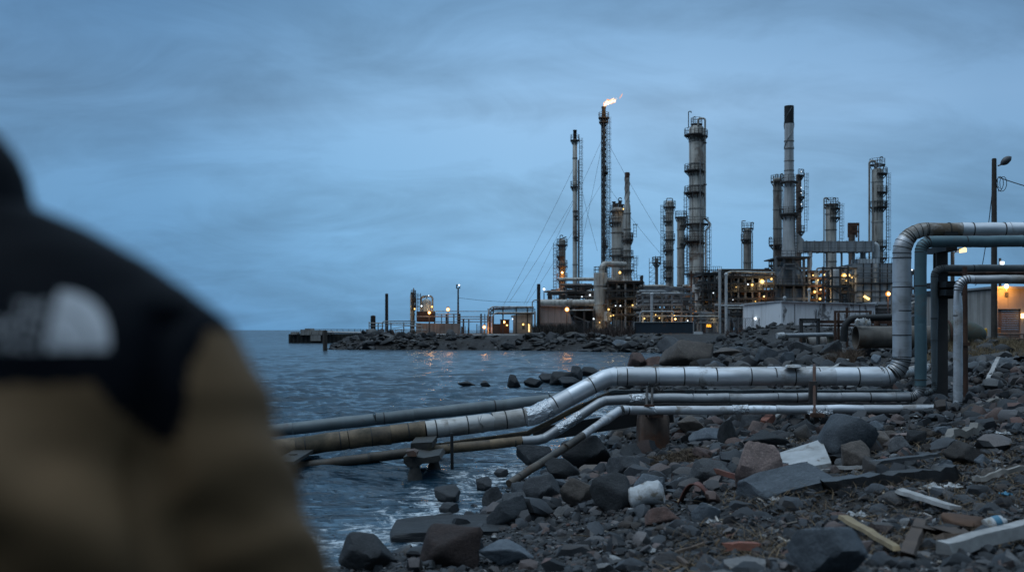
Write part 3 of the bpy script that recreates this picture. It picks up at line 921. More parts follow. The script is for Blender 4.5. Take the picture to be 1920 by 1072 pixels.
m.build('shell', M['culvert'], root, 40)
root = thing('storage_tank', 'dull green tank with a domed end lying beside the timber pole', 'tank', ((xm + xb) / 2, Yc + .9, za - .55))
xs = np.linspace(0, 1, 10)
pth = [(P(1755, 0, 47).x, 47, za + .12)] + [(P(1800, 0, 47).x + 1.15 * math.sin(q * math.pi / 2), 47, za + .12 - .05 * q) for q in xs]
MB().tube(pth, [.62] + [max(.02, .62 * math.cos(q * math.pi / 2)) for q in xs], 32).build('shell', M['tank_green'], root, 60)
MB().tube([(P(1772, 0, 47).x, 47, za + .12), (P(1772, 0, 47).x + .09, 47, za + .12)], .66, 32).build('flange', M['rusty'], root)

# small rusty pipe frames in front of the white building
def frame_thing(label, posts, beams, Y, w=.14, mat='rusty', group='rusty pipe frames in front of the white building'):
    x = P(sum(p[0] for p in posts) / len(posts), 0, Y).x
    root = thing('pipe_stand', label, 'pipe stand', (x, Y, hz(x, Y)), group)
    for px, y0, dy in posts:
        a = P(px, y0, Y + dy); MB().beam((a.x, a.y, a.z), (a.x, a.y, hz(a.x, a.y) - .3), w).build('post', M[mat], root)
    for ax, ay, bx_, by, dy, ww in beams:
        MB().beam(P(ax, ay, Y + dy), P(bx_, by, Y + dy), ww, ww).build('beam', M[mat], root)
    return root


frame_thing('square dark rust frame standing left of the pipe frames', [(1501, 599, 0), (1535, 599, 0), (1503, 600, 1.8), (1533, 600, 1.8)],
            [(1499, 599, 1537, 599, 0, .16), (1499, 600, 1537, 600, 1.8, .16), (1501, 611, 1535, 611, 0, .1), (1501, 604, 1535, 604, 1.8, .1)], 70, .16, 'frame')
frame_thing('wide rust red goalpost frame over a dark pipe', [(1566, 584, 0), (1572, 586, .4), (1632, 584, 0), (1588, 577, .6)],
            [(1564, 584, 1634, 584, 0, .12), (1536, 603, 1672, 604, .2, .2), (1536, 610, 1672, 611, .5, .12), (1604, 607, 1672, 600, .8, .1)], 70)
frame_thing('short orange rust post frame left of the tall pipe bend', [(1643, 594, 0), (1646, 594, .3), (1668, 592, 0)], [(1640, 595, 1690, 594, 0, .12), (1640, 606, 1690, 606, 0, .12)], 69, .22)
pp = fillet([P(1582, 640, 68), P(1584, 597, 68), P(1700, 594, 68)], 1.0)
single(MB().tube(pp, .22, 14), 'black_pipe', 'black hooked pipe bending down through the rusty frames', 'pipe', M['black'])
for q in range(9):
    p = P(1588 + q * 4.5, 601, 68.6)
m = MB()
for q in range(11):
    p = P(1590 + q * 4.2, 602 - q * .1, 68.8); m.lathe((p.x, p.y, 0), [(.03, p.z), (.06, p.z + .12), (.03, p.z + .3)], 6)
single(m, 'valve_row', 'row of little valve stems along the black hooked pipe', 'valves', M['frame'])
pp = [P(1457, 629, 64), P(1560, 627, 66)]
root = thing('drain_pipe', 'thin grey pipe lying on the bank with a pale open end', 'pipe', pp[0] - Vector((0, 0, .2)))
MB().tube(pp, .13, 14).build('barrel', M['alu_dark'], root)
MB().tube([pp[0] - Vector((.02, 0, 0)), pp[0] + Vector((.45, .1, .03))], .17, 14).build('pale_collar', M['plastic'], root)
# concrete culvert ring and debris in front of it
p = ground_px(1524, 655, 25, 90)
single(MB().tube([p + Vector((-.7, -.3, .55)), p + Vector((.9, .6, .62))], .52, 20, False).tube([p + Vector((.9, .6, .62)), p + Vector((-.7, -.3, .55))], .42, 20, False)
       .tube([p + Vector((-.7, -.3, .55)), p + Vector((-.699, -.3, .55))], [.52, .42], 20, False), 'concrete_ring', 'broken concrete drain ring tipped on the rubble bank', 'drain ring', M['concrete'])
p = ground_px(1566, 640, 30, 90)
single(MB().box(p + Vector((0, 0, .35)), (1.6, .9, .7), .2).box(p + Vector((0, .0, .74)), (1.8, 1.1, .10), .2), 'junction_box', 'dark mossy junction box left of the fat culvert pipe', 'junction box', M['tank_green'])
m = MB()
for q in range(7):
    pt = P(1608 + q * 3.6 + R.uniform(-1, 1), 607, 45.6)
    rr_ = R.uniform(.07, .13)
    m.lathe((pt.x, pt.y, 0), [(rr_ * .6, za + rc - .02), (rr_, za + rc + .08), (rr_ * .9, za + rc + R.uniform(.12, .24)), (.02, za + rc + R.uniform(.25, .34))], 7)
single(m, 'plastic_bag', 'crumpled white plastic bag lying on top of the culvert pipe', 'bag', M['plastic'])
# ------------------------------------------------------------------ refinery
def mpx(Y): return Y / F


def railing(mb, cx, cy, z, Rr, n=10, a0=0, a1=2 * math.pi, h=1.15, w=.07):
    for q in (.55, 1.0):
        mb.ring((cx, cy, z + h * q), Rr, w * .55, 14, 4, 0, a0, a1)
    for j in range(n + 1):
        a = a0 + (a1 - a0) * j / n
        x, y = cx + Rr * math.cos(a), cy + Rr * math.sin(a)
        mb.beam((x, y, z), (x, y, z + h), w)


def platform(root, cx, cy, z, r_in, r_out, ang=None, mat='frame'):
    """ring deck with brackets; ang = (a0, a1) for a part ring"""
    a0, a1 = ang or (0, 2 * math.pi)
    m = MB(); N = 16
    b = len(m.v)
    for j in range(N + 1):
        a = a0 + (a1 - a0) * j / N
        for rr, dz in ((r_in, 0), (r_out, 0), (r_out, .22), (r_in, .22)):
            m.v.append((cx + rr * math.cos(a), cy + rr * math.sin(a), z - .2 + dz))
    for j in range(N):
        for q in range(4):
            i0, i1 = b + j * 4 + q, b + j * 4 + (q + 1) % 4
            m.f.append((i0, i1, i1 + 4, i0 + 4)); m.m.append(0)
    for j in range(0, N + 1, 2):
        a = a0 + (a1 - a0) * j / N
        c_, s_ = math.cos(a), math.sin(a)
        m.beam((cx + r_in * c_, cy + r_in * s_, z - 1.0), (cx + r_out * .96 * c_, cy + r_out * .96 * s_, z - .2), .09)
    o = m.build('platform', M[mat], root)
    m = MB(); railing(m, cx, cy, z, r_out - .06, 10, a0, a1)
    m.build('railing', M[mat], o)
    return o


def ladder(root, x, y, z0, z1, mat='frame', cage=True, w=.5):
    m = MB()
    for s in (-1, 1): m.beam((x + s * w / 2, y, z0), (x + s * w / 2, y, z1), .08)
    z = z0
    while z < z1:
        m.beam((x - w / 2, y, z), (x + w / 2, y, z), .06); z += .6
    if cage:
        z = z0 + 2.2
        while z < z1:
            m.ring((x, y - .35, z), .48, .035, 8, 4, 0, -math.pi, 0); z += 1.3
        for a in (-2.5, -1.57, -.6): m.beam((x + .48 * math.cos(a), y - .35 + .48 * math.sin(a), z0 + 2.2), (x + .48 * math.cos(a), y - .35 + .48 * math.sin(a), z1), .05)
    return m.build('ladder', M[mat], root)


def lamp_lens(o, p, s, em):
    """glowing bowl with a hotter bulb standing out of it"""
    MB().lathe((p.x, p.y, 0), [(s * .1, p.z - s * .75)] + [(s * .75 * math.cos(a), p.z + s * .75 * math.sin(a)) for a in np.linspace(-1.2, 1.2, 7)] + [(s * .1, p.z + s * .75)], 14).build('lamp_halo_bowl', GLOW.get(em.name, em), o)  # the bowl's emission stands in for the halo round the bulb
    MB().tube([p + Vector((0, -s * .55, 0)), p + Vector((0, -s * .9, 0)), p + Vector((0, -s * 1.0, 0))], [s * .5, s * .42, s * .2], 12).build('lamp_glass', em, o)


def floodlight(root, p, em=None, size=.3, watts=0, colr=SOD):
    o = MB().box(p + Vector((0, .2, 0)), (size * 1.3, .3, size * 1.2)).build('floodlight', M['lamp_head'], root)
    lamp_lens(o, p + Vector((0, -.1, 0)), size, em or EM_ORANGE)
    if watts: point(p + Vector((0, -.9, -.3)), colr, watts, root, size)
    return o


def column(name, label, px, y0, y1, wpx, Y, mat='tower', cat='tower', group='process columns of the refinery', plats=(), lad=None, risers=(), prof=None, top='dome', bands=5, vents=(), nozzles=0,
           cap=None):
    """upright vessel: rows are photo rows, wpx its width in photo pixels at distance Y"""
    k = mpx(Y)
    c = P(px, y0, Y)
    zt = c.z
    zb = hz(c.x, Y) - .2 if y1 is None else P(px, y1, Y).z
    r = wpx / 2 * k
    root = thing(name, label, cat, (c.x, Y, max(zb, 1.8)), group)
    if prof:
        pr = [(w_ / 2 * k, P(px, yy, Y).z) for yy, w_ in prof]
        m = MB().lathe((c.x, Y, 0), pr, 28)
        rr = lambda z: float(np.interp(z, [b for a, b in pr][::1 if pr[0][1] < pr[-1][1] else -1], [a for a, b in pr][::1 if pr[0][1] < pr[-1][1] else -1]))
    else:
        pr = [(r, zb)]
        if top == 'dome': pr += [(r * math.cos(a), zt - r * .55 + r * .55 * math.sin(a)) for a in np.linspace(0, 1.45, 7)]
        else: pr += [(r, zt), (r * .9, zt + .05)]
        m = MB().lathe((c.x, Y, 0), pr, 28)
        rr = lambda z: r
    m.build('shell', M[mat], root, 50)
    for q in range(bands):
        z = zb + (zt - zb) * (q + .6) / (bands + .3)
        MB().lathe((c.x, Y, 0), [(rr(z) * 1.002, z - .12), (rr(z) + .09, z - .1), (rr(z) + .09, z + .1), (rr(z) * 1.002, z + .12)], 28).build('stiffener_ring', M[mat if q % 2 else 'tower_dark'], root)
    for pl in plats:
        yy, ext = pl[0], pl[1]
        z = P(px, yy, Y).z
        ang = None
        if len(pl) > 2:
            ang = {'l': (dg(100), dg(290)), 'r': (dg(-110), dg(80)), 'f': (dg(180), dg(360))}[pl[2]]
        platform(root, c.x, Y, z, rr(z) + .02, rr(z) + ext * k, ang)
    for ld in (lad or ()):
        side, ya, yb = ld
        za, zb2 = P(px, ya, Y).z, (P(px, yb, Y).z if yb else max(zb, 2))
        x = c.x + side * (rr(za) + .75 * 1.0)
        ladder(root, x, Y - .5, zb2, za)
    for rs in risers:
        pts, w_ = rs[0], rs[1]
        MB().tube(fillet([P(a, b, Y - (rs[2] if len(rs) > 2 else 0)) for a, b in pts], w_ * k * 1.1, 5), w_ / 2 * k, 10).build('riser_pipe', M[rs[3] if len(rs) > 3 else mat], root, 40)
    for vx, va, vb in vents:
        MB().tube(fillet([P(vx, vb, Y), P(vx, va, Y), P(vx + 5, va, Y), P(vx + 5, va + 3, Y)], .4, 4), .09, 6).build('vent_pipe', M['frame'], root)
    if cap:
        pr = [(w_ / 2 * k, P(px, yy, Y).z) for yy, w_ in cap[0]]
        MB().lathe((c.x, Y, 0), pr, 24).build('stack_tip', M[cap[1]], root)
    return root, c, rr


# leftmost column with the orange light
T, c, rr = column('process_column', 'short thin column with an orange light halfway up, left of the slender stacks', 1054, 448, None, 13, 215, 'tower_dark',
    plats=((459, 4), (480, 4, 'l'), (499, 4), (523, 4)), lad=((-1, 456, 560),), vents=((1050, 441, 450),), bands=6)
floodlight(T, P(1054, 511, 215 - 1.3), EM_ORANGE, .38, 650)
MB().tube([P(1049, 449, 213), P(1062, 444, 213)], .12, 6).build('davit', M['frame'], T)
m = MB()
for x_, y_ in ((-2.3, -2), (2.3, -2), (-2.3, 2), (2.3, 2)): m.beam((c.x + x_, 215 + y_, 2), (c.x + x_, 215 + y_, P(0, 545, 215).z), .2)
for z in (5, 8, 11):
    for s in (-2, 2): m.beam((c.x - 2.3, 215 + s, z), (c.x + 2.3, 215 + s, z), .16)
    m.beam((c.x - 2.3, 213, z), (c.x + 2.3, 213, z - 3), .1)
m.build('support_frame', M['frame'], T)

# plain slender stack
T, c, rr = column('slender_stack', 'plain slender grey stack with four small platforms left of the burning flare', 1078, 262, None, 8.5, 235, 'tower', 'stack', None,
    plats=((263, 4.5), (350, 4.5), (405, 4, 'r'), (444, 4.5, 'r')), lad=((1, 260, 540),), bands=7, top='flat', cap=([(263, 6.8), (247, 6.6), (246, 7.4), (244, 7.4)], 'black'))
MB().lathe((c.x, c.y, 0), [(12 * mpx(235), 2), (11 * mpx(235), P(0, 560, 235).z), (4.5 * mpx(235), P(0, 537, 235).z)], 20).build('base_cone', M['tower_pale'], T)
MB().tube([P(1084.5, 540, 234), P(1084.5, 300, 234)], .16, 6).build('riser_pipe', M['frame_grey'], T)

# flare tower
Yf = 240.0
p = P(1132, 200, Yf); zt = p.z
T = thing('flare_tower', 'tall dark lattice flare tower with the burning flame at its top', 'flare tower', (p.x, Yf, 2.2))
k = mpx(Yf)
rad = 3.0 * k
MB().tube([(p.x, Yf, 2), (p.x, Yf, zt - 1.5)], rad, 14).build('riser_pipe', M['tower_dark'], T)
MB().lathe((p.x, Yf, 0), [(rad, zt - 2.6), (3.9 * k, zt - 2.2), (3.6 * k, zt - .6), (4.3 * k, zt - .3), (4.1 * k, zt), (2.6 * k, zt)], 16).build('flare_tip', M['black'], T)
hw = 5.0 * k
zl = P(0, 221, Yf).z
m = MB()
cor = [(p.x + hw * math.cos(a), Yf + hw * math.sin(a)) for a in (dg(-150), dg(-30), dg(90))]
for x_, y_ in cor: m.beam((x_, y_, 2), (x_, y_, zl), .2)
z = 3.0; fl = 0
while z < zl - 1.4:
    for i in range(3):
        a, b = cor[i], cor[(i + 1) % 3]
        m.beam((*a, z), (*b, z), .12)
        m.beam((*(a if fl else b), z), (*(b if fl else a), z + 1.35), .1)
    z += 1.35; fl ^= 1
m.build('lattice', M['frame'], T)
ladder(T, p.x + hw + .5, Yf - .6, 3, zl, 'frame', True, .45)
for yy, ext, an in ((221, 6.5, None), (229, 5.5, None), (323, 5, (dg(-110), dg(80))), (461, 5, (dg(-110), dg(80)))):
    platform(T, p.x, Yf, P(0, yy, Yf).z, rad + .05, rad + ext * k * 1.1, an)
MB().tube([(p.x - hw * .2, Yf - hw - .3, 3), (p.x - hw * .2, Yf - hw - .3, zt - 3)], .11, 6).build('pilot_line', M['frame'], T)


def flame_mat():
    kk = NT('flare_flame')
    tc = kk.n('ShaderNodeTexCoord').outputs['Object']
    nz = kk.noise(tc, .9, 4, .6)
    colr = kk.ramp(nz, [(.34, (1, .50, .22)), (.45, (1, .78, .55)), (.56, (1, .92, .82))])
    e = kk.n('ShaderNodeEmission'); kk.l(colr, e.inputs[0]); e.inputs[1].default_value = 2.6
    kk.l(e.outputs[0], kk.out.inputs['Surface'])
    return kk.m


FM = flame_mat()
kk = NT('flare_fringe')
tc = kk.n('ShaderNodeTexCoord').outputs['Object']
e = kk.n('ShaderNodeEmission'); e.inputs[0].default_value = (1, .36, .10, 1); e.inputs[1].default_value = 1.5
tr = kk.n('ShaderNodeBsdfTransparent'); mx = kk.n('ShaderNodeMixShader')
kk.l(kk.ramp(kk.noise(tc, .8, 4, .65), [(.38, .05), (.62, .75)]), mx.inputs[0]); kk.l(tr.outputs[0], mx.inputs[1]); kk.l(e.outputs[0], mx.inputs[2]); kk.l(mx.outputs[0], kk.out.inputs['Surface'])
FO = kk.m


def tongue(mb, pts, sc, seed):
    rr = random.Random(seed)
    pth = fillet([P(a, b, Yf + .2) for a, b, r_ in pts], 1.5, 3)
    n = len(pth)
    rad_ = [np.interp(i / (n - 1), np.linspace(0, 1, len(pts)), [r_ for a, b, r_ in pts]) * k * sc * rr.uniform(.85, 1.15) for i in range(n)]
    mb.tube([p_ + Vector((rr.gauss(0, .08), 0, rr.gauss(0, .08))) for p_ in pth], rad_, 10)


TONG = [[(1131.5, 202, 1.6), (1134, 198, 2.6), (1139, 194.5, 3.4), (1145, 191.5, 3.2), (1151, 190, 1.8), (1157, 187, .3)], [(1134, 197, 1.8), (1137, 191, 1.8), (1140, 187, 1.0), (1143, 182.5, .15)], [(1140, 193, 2.2), (1146, 188.5, 1.7), (1150, 185.5, .9), (1154, 179.5, .15)],
        [(1144, 192, 1.8), (1152, 192, 1.2), (1160, 188.5, .2)], [(1148, 190, 1.4), (1154, 187, 1.0), (1159, 183, .2)], [(1133, 199, 1.6), (1132.5, 194, 1.1), (1134, 189, .15)]]
T = thing('flame', 'bright flame blowing sideways from the flare tower tip', 'flame', P(1133, 200, Yf))
fl = MB(); fo = MB()
for i, tq in enumerate(TONG): tongue(fl, tq, .62, i); tongue(fo, tq, 1.2, i + 50)
for mb_, nm_, mt_, vs in ((fl, 'flame_core', FM, .10), (fo, 'flame_fringe', FO, .14)):
    o = mb_.build(nm_, mt_, T, 180)
    md = o.modifiers.new('remesh', 'REMESH'); md.mode = 'VOXEL'; md.voxel_size = vs; md.use_smooth_shade = True
point(P(1142, 188, Yf - 3), (1, .6, .25), 2500, T, 1.0)
tq = [(1161, 186, .3), (1163, 184, .9), (1165, 181, 1.1), (1166.5, 178, .6), (1167, 176, .2)]
fl = MB(); tongue(fl, tq, 1.0, 9)
single(fl, 'flame', 'small loose lick of fire drifting off the flare flame', 'flame', FO, smooth=180)

# guy wires
gw = 'guy wires of the stack and flare tower'
for i, (ax, ay, bx_, by, Ya, Yb, lab) in enumerate((
        (1074, 318, 944, 572, 235, 232, 'guy wire from high on the slender stack, ending farthest left'), (1074, 376, 955, 566, 235, 230, 'guy wire from the middle of the slender stack to the far left'),
        (1127, 266, 982, 571, 240, 225, 'guy wire from the top of the flare tower down to the left'), (1127, 346, 986, 571, 240, 226, 'guy wire from the middle of the flare tower down to the left'),
        (1127, 280, 1086, 476, 240, 250, 'steep guy wire from the flare tower passing the slender stack'), (1137, 262, 1244, 450, 240, 250, 'guy wire from the top of the flare tower down to the right'),
        (1137, 345, 1241, 478, 240, 248, 'guy wire from the middle of the flare tower down to the right'), (1082, 318, 1120, 470, 235, 250, 'faint guy wire right of the slender stack'))):
    cable(lab, P(ax, ay, Ya), P(bx_, by, Yb), .5, .032, 'guy_wire', gw, 'guy')
cable('thin overhead cable from the floodlight mast on the jetty towards the columns', P(859, 558, 182), P(1010, 566, 190), .3, .03)

# twin column with the helical stack
T, c, rr = column('process_column', 'wide stubby column in front of the helical brown topped stack, with pipes on its crown', 1158, 388, None, 23, 206, plats=((396, 3), (417, 5, 'l'), (479, 4)), lad=((-1, 395, 520),),
    bands=8, vents=((1160, 371, 390),))
for px, ya in ((1152, 378), (1157, 381), (1164, 376), (1167, 383)):
    MB().lathe((P(px, 0, 205).x, 206, 0), [(.28, P(0, 392, 206).z), (.28, P(0, ya + 2, 206).z), (.4, P(0, ya + 1.9, 206).z), (.4, P(0, ya, 206).z)], 8).build('nozzle', M['frame'], T)
floodlight(T, P(1169, 392, 203.5), EM_WARM, .22, 120, (1, .75, .4))
T, c, rr = column('helical_stack', 'brown topped stack with helical fins rising from a wider ribbed shaft', 1176, 324, None, 9, 200, 'tower', 'stack', None,
    prof=[(622, 16), (586, 16), (585, 21.5), (527, 21.5), (519, 16), (500, 15), (400, 13), (386, 12), (380, 9), (324, 9)], plats=((448, 4.5, 'r'), (450, 4), (481, 4.5), (506, 6), (598, 5)), lad=((1, 420, 445), (1, 480, 520)), bands=0)
zz = [P(0, y_, 200).z for y_ in (530, 540, 552, 563, 575, 470, 430, 400)]
for z in zz: MB().lathe((c.x, 200, 0), [(rr(z) * 1.001, z - .12), (rr(z) + .1, z - .08), (rr(z) + .1, z + .08), (rr(z) * 1.001, z + .12)], 28).build('stiffener_ring', M['tower_dark'], T)


def helix(root, cx, cy, r, z0, z1, turns, starts=3, w=.35, mat='tower'):
    for s in range(starts):
        pts = []
        for i in range(41):
            q = i / 40; a = 2 * math.pi * (turns * q + s / starts)
            pts.append((cx + (r + w * .3) * math.cos(a), cy + (r + w * .3) * math.sin(a), z0 + (z1 - z0) * q))
        MB().tube(pts, w, 4).build('helical_fin', M[mat], root)


helix(T, c.x, 200, 4.5 * mpx(200), P(0, 379, 200).z, P(0, 326, 200).z, 1.0, 3, .07, 'tower_dark')
MB().lathe((c.x, 200, 0), [(4.6 * mpx(200), P(0, 334, 200).z), (4.75 * mpx(200), P(0, 324, 200).z + .02), (3.6 * mpx(200), P(0, 323.5, 200).z + .03)], 24).build('stack_tip', M['rusty'], T)

# vessel with the swan neck duct
T, c, rr = column('pipe_necked_vessel', 'fat brown grey vessel with a swan neck duct bending off its top', 1126, 512, None, 25.5, 195, 'tower', 'vessel', None, top='flat', bands=3, plats=())
MB().tube(fillet([P(1129, 514, 195), P(1129, 495, 195), P(1172, 496, 198)], 2.0, 8), 5.6 * mpx(195), 22).build('neck_duct', M['tower'], T)
MB().lathe((P(1129, 0, 195).x, 195, 0), [(6.5 * mpx(195), P(0, 513, 195).z), (6.5 * mpx(195), P(0, 511, 195).z)], 20).build('flange', M['tower_dark'], T)
m = MB(); railing(m, c.x, 195, P(0, 512, 195).z, 12.2 * mpx(195), 10); m.build('railing', M['frame'], T)
floodlight(T, P(1124, 604, 193.4), EM_WARM, .16, 60, (1, .75, .4))

T, c, rr = column('process_column', 'narrow ladder clad column left of the two topped one beside the great tower', 1255.5, 376, None, 15, 215, plats=((388, 4), (415, 4, 'l'), (449, 3), (470, 4, 'l'), (500, 4, 'l'), (520, 4, 'l')), lad=((-1, 386, 600),),
    risers=(([(1250, 380), (1250, 372), (1261, 372), (1261, 380)], 1.6, 1.0, 'frame'),), bands=7)
T, c, rr = column('process_column', 'shorter plain column squeezed between the narrow column and the great tower', 1276.5, 406, None, 14, 210, plats=((407, 4), (423, 3, 'r'), (457, 3, 'r')), lad=((1, 405, 600),), bands=6)
m = MB(); p = P(1231, 484, 225)
T = thing('lattice_mast', 'small lattice mast with a platform left of the narrow column', 'mast', (p.x, 225, 2.2))
MB().tube([(p.x, 225, 2), (p.x, 225, p.z)], .35, 10).build('shaft', M['tower_dark'], T)
m = MB()
for s in (-1, 1): m.beam((p.x + s * .7 - .9, 224.5, 2), (p.x + s * .7 - .9, 224.5, p.z), .1)
z = 3
while z < p.z - 1:
    m.beam((p.x - 1.6, 224.5, z), (p.x - .2, 224.5, z + 1), .08); m.beam((p.x - 1.6, 224.5, z), (p.x - .2, 224.5, z), .08); z += 1
m.build('lattice', M['frame_grey'], T)
platform(T, p.x, 225, P(0, 492, 225).z, .4, .95)
m = MB()
for q in range(4): m.beam((p.x + (q - 1.5) * .45, 225, p.z - .2), (p.x + (q - 1.5) * .45, 225, p.z + .3 + .2 * (q % 2)), .12)
m.build('aerial', M['frame'], T)

# the great tower
T, c, rr = column('great_tower', 'great wide column with a pipe looped over its top, orange light at its foot', 1306, 236, None, 28, 200, 'tower', 'tower', None,
    prof=[(622, 31), (513, 31), (508, 28), (242, 28), (238, 24), (235, 14), (234, 6)],
    plats=((233, 8), (253, 9, 'l'), (256, 7, 'r'), (320, 9, 'l'), (322, 4), (361, 9, 'l'), (363, 4), (420, 9), (452, 9, 'l'), (455, 4), (513, 7), (545, 6)), lad=((-1, 360, 450), (-1, 450, 520), (1, 420, 520), (1, 520, 600)), bands=9, vents=((1291, 209, 240),),
    risers=(([(1309, 236), (1309, 222), (1322, 222), (1322, 410), (1331, 418), (1331, 424), (1323, 432), (1323, 600)], 3.6, 1.2), ([(1296, 620), (1296, 508)], 3.0, 3.3, 'rusty'), ([(1301, 236), (1301, 219), (1304, 219)], 1.6, 0, 'frame'),
            ([(1313, 510), (1313, 300), (1316, 296)], 1.6, 2.9, 'frame_grey'), ([(1299, 450), (1299, 330)], 1.2, 2.9, 'frame')))
for yy in (254, 268, 346, 410):
    MB().ring((P(1322, 0, 198.8).x, 198.8, P(0, yy, 198.8).z), 2.6 * mpx(200), .12, 10).build('pipe_clamp', M['frame'], T)
floodlight(T, P(1308, 579, 196.2), EM_ORANGE, .55, 1400)

# column with the gooseneck, right of the pipe rack
column('process_column', 'lone brown column with goosenecked vent standing behind the middle pipe rack', 1401.5, 429, None, 15, 230, 'tower_dark', plats=((428, 4), (449, 5, 'l')), lad=(),
       risers=(([(1391, 520), (1391, 414), (1398, 414)], 1.8), ([(1411, 510), (1411, 436)], 1.6)), bands=5, vents=((1408, 417, 430),))
column('process_column', 'brown column with a side platform left of the dark capped chimney', 1458, 333, None, 16, 206, 'tower_dark', plats=((340, 5), (459, 8, 'l'), (497, 8, 'l')), lad=((-1, 490, 560),), bands=8,
       risers=(([(1450.5, 560), (1450.5, 330)], 2.0, 1.2), ([(1468, 500), (1468, 332)], 1.8, 1.4)), vents=((1442, 445, 458), (1454, 327, 335), (1463, 326, 335)))
# chimney with heater
T, c, rr = column('heater_chimney', 'pale chimney with a black cap and helical fins rising from a furnace box', 1479.5, 200, None, 17, 195, 'tower_pale', 'chimney', None,
    prof=[(565, 27), (478, 27), (398, 21), (340, 18), (279, 17), (200, 17)], plats=((341, 8), (401, 8), (404, 6)), lad=(), bands=0, cap=([(232, 17.6), (201, 17.8), (199, 17.4), (198.8, 14)], 'black'))
for yy in (265, 279, 302, 320, 360, 380, 420, 440, 460):
    z = P(0, yy, 195).z; MB().lathe((c.x, 195, 0), [(rr(z) * 1.001, z - .1), (rr(z) + .06, z - .07), (rr(z) + .06, z + .07), (rr(z) * 1.001, z + .1)], 28).build('stiffener_ring', M['tower_dark'], T)
helix(T, c.x, 195, 8.7 * mpx(195), P(0, 278, 195).z, P(0, 203, 195).z, .8, 2, .09, 'frame_grey')
ladder(T, c.x + 10 * mpx(195), 194, P(0, 480, 195).z, P(0, 345, 195).z)
bxz = lambda x0, x1, y0, y1, Y0, Y1: dict(x0=P(x0, 0, Y0).x, x1=P(x1, 0, Y0).x, y0=Y0, y1=Y1, z0=P(0, y1, Y0).z, z1=P(0, y0, Y0).z)
Yh = 188.0
MB().lathe((c.x, 195, 0), [(26 * mpx(190), 2), (26 * mpx(190), P(0, 520, 190).z), (24 * mpx(190), P(0, 506, 190).z), (15 * mpx(190), P(0, 490, 190).z), (14 * mpx(190), P(0, 480, 190).z)], 24).build('furnace_drum', M['panel'], T)
m = MB()
for px in (1455, 1470, 1488, 1507, 1516):
    m.beam(P(px, 625, Yh), P(px, 482, Yh), .4)
for yy in (483, 503, 534, 560): m.beam(P(1453, yy, Yh - .003), P(1518, yy, Yh - .003), .45)
for a, b in (((1458, 520), (1472, 495)), ((1472, 495), (1494, 495)), ((1494, 495), (1508, 520)), ((1462, 540), (1468, 505)), ((1500, 505), (1506, 540))):
    m.beam(P(*a, Yh - .5), P(*b, Yh - .5), .3)
m.build('furnace_frame', M['frame_grey'], T)
for yy in (483, 535):
    a, b = P(1455, yy, Yh), P(1517, yy, Yh)
    o = MB().span(a.x, b.x, Yh - 1.2, Yh + 9, a.z - .12, a.z + .1).build('platform', M['frame'], T)
    m = MB()
    for q in (.55, 1.1): m.beam((a.x, Yh - 1.9, a.z + q), (b.x, Yh - 1.9, a.z + q), .06)
    for x in np.linspace(a.x, b.x, 9): m.beam((x, Yh - 1.9, a.z), (x, Yh - 1.9, a.z + 1.1), .07)
    m.build('railing', M['frame'], o)
d = bxz(1456, 1513, 541, 562, Yh + .4, Yh + 8)
MB().span(**d).build('furnace_box', M['panel'], T)
column('process_column', 'thin rust pink column with lit platforms behind the dark capped chimney', 1497.5, 326, None, 10, 214, 'pipe_rust', plats=((329, 5, 'r'), (369, 6, 'r'), (389, 4, 'r'), (434, 6, 'r')), lad=((1, 325, 434),), bands=6)
o = bpy.data.objects['process_column.005'] if 'process_column.005' in bpy.data.objects else T
for yy in (322, 352, 362, 383): floodlight(T, P(1502, yy, 211), EM_WHITE, .12, 0)

# flue duct
Yd = 196.0
T = thing('flue_duct', 'long boxy grey flue duct running level from the chimney to the right', 'duct', (P(1570, 0, Yd).x, Yd, 2.2))
d = bxz(1506, 1640, 452, 471.5, Yd, Yd + 4); MB().span(**d).build('duct_body', M['panel'], T)
for px in np.linspace(1513, 1634, 9):
    d = bxz(px - .5, px + .5, 451, 472.5, Yd - .12, Yd + 4.1); MB().span(**d).build('stiffener', M['frame_grey'], T)
m = MB(); A = [(1494, 436), (1500, 441), (1508, 450), (1508, 473), (1494, 473)]
b = len(m.v)
for y in (Yd + .1, Yd + 3.9):
    for q in A: p = P(*q, Yd); m.v.append((p.x, y, p.z))
m.f += [(0, 1, 2, 3, 4), (9, 8, 7, 6, 5)] + [(i, i + 5, (i + 1) % 5 + 5, (i + 1) % 5) for i in range(5)]; m.m += [0] * 7
m.build('flared_joint', M['tower_pale'], T, 0)
MB().tube(fillet([P(1632, 459, Yd + 2), P(1643, 459, Yd + 2), P(1643, 500, Yd + 2)], 1.0, 5), 6.2 * mpx(Yd), 18).build('down_duct', M['tower_pale'], T)
MB().tube(fillet([P(1618, 466, Yd + 2), P(1618, 494, Yd + 2)], 1.0, 5), 5.2 * mpx(Yd), 18).build('down_duct', M['panel'], T)
d = bxz(1609, 1648, 485, 494, Yd + .3, Yd + 4.5); MB().span(**d).build('plenum', M['tower_pale'], T)
for px in (1520, 1550, 1578, 1600): MB().beam(P(px, 473, Yd + 1), P(px, 622, Yd + 1), .3).build('support_leg', M['frame_grey'], T)
MB().tube([P(1519, 473, Yd - 1), P(1520, 495, Yd - 1), P(1518, 508, Yd - 1)], .3, 8).build('hanging_pipe', M['tower_pale'], T)

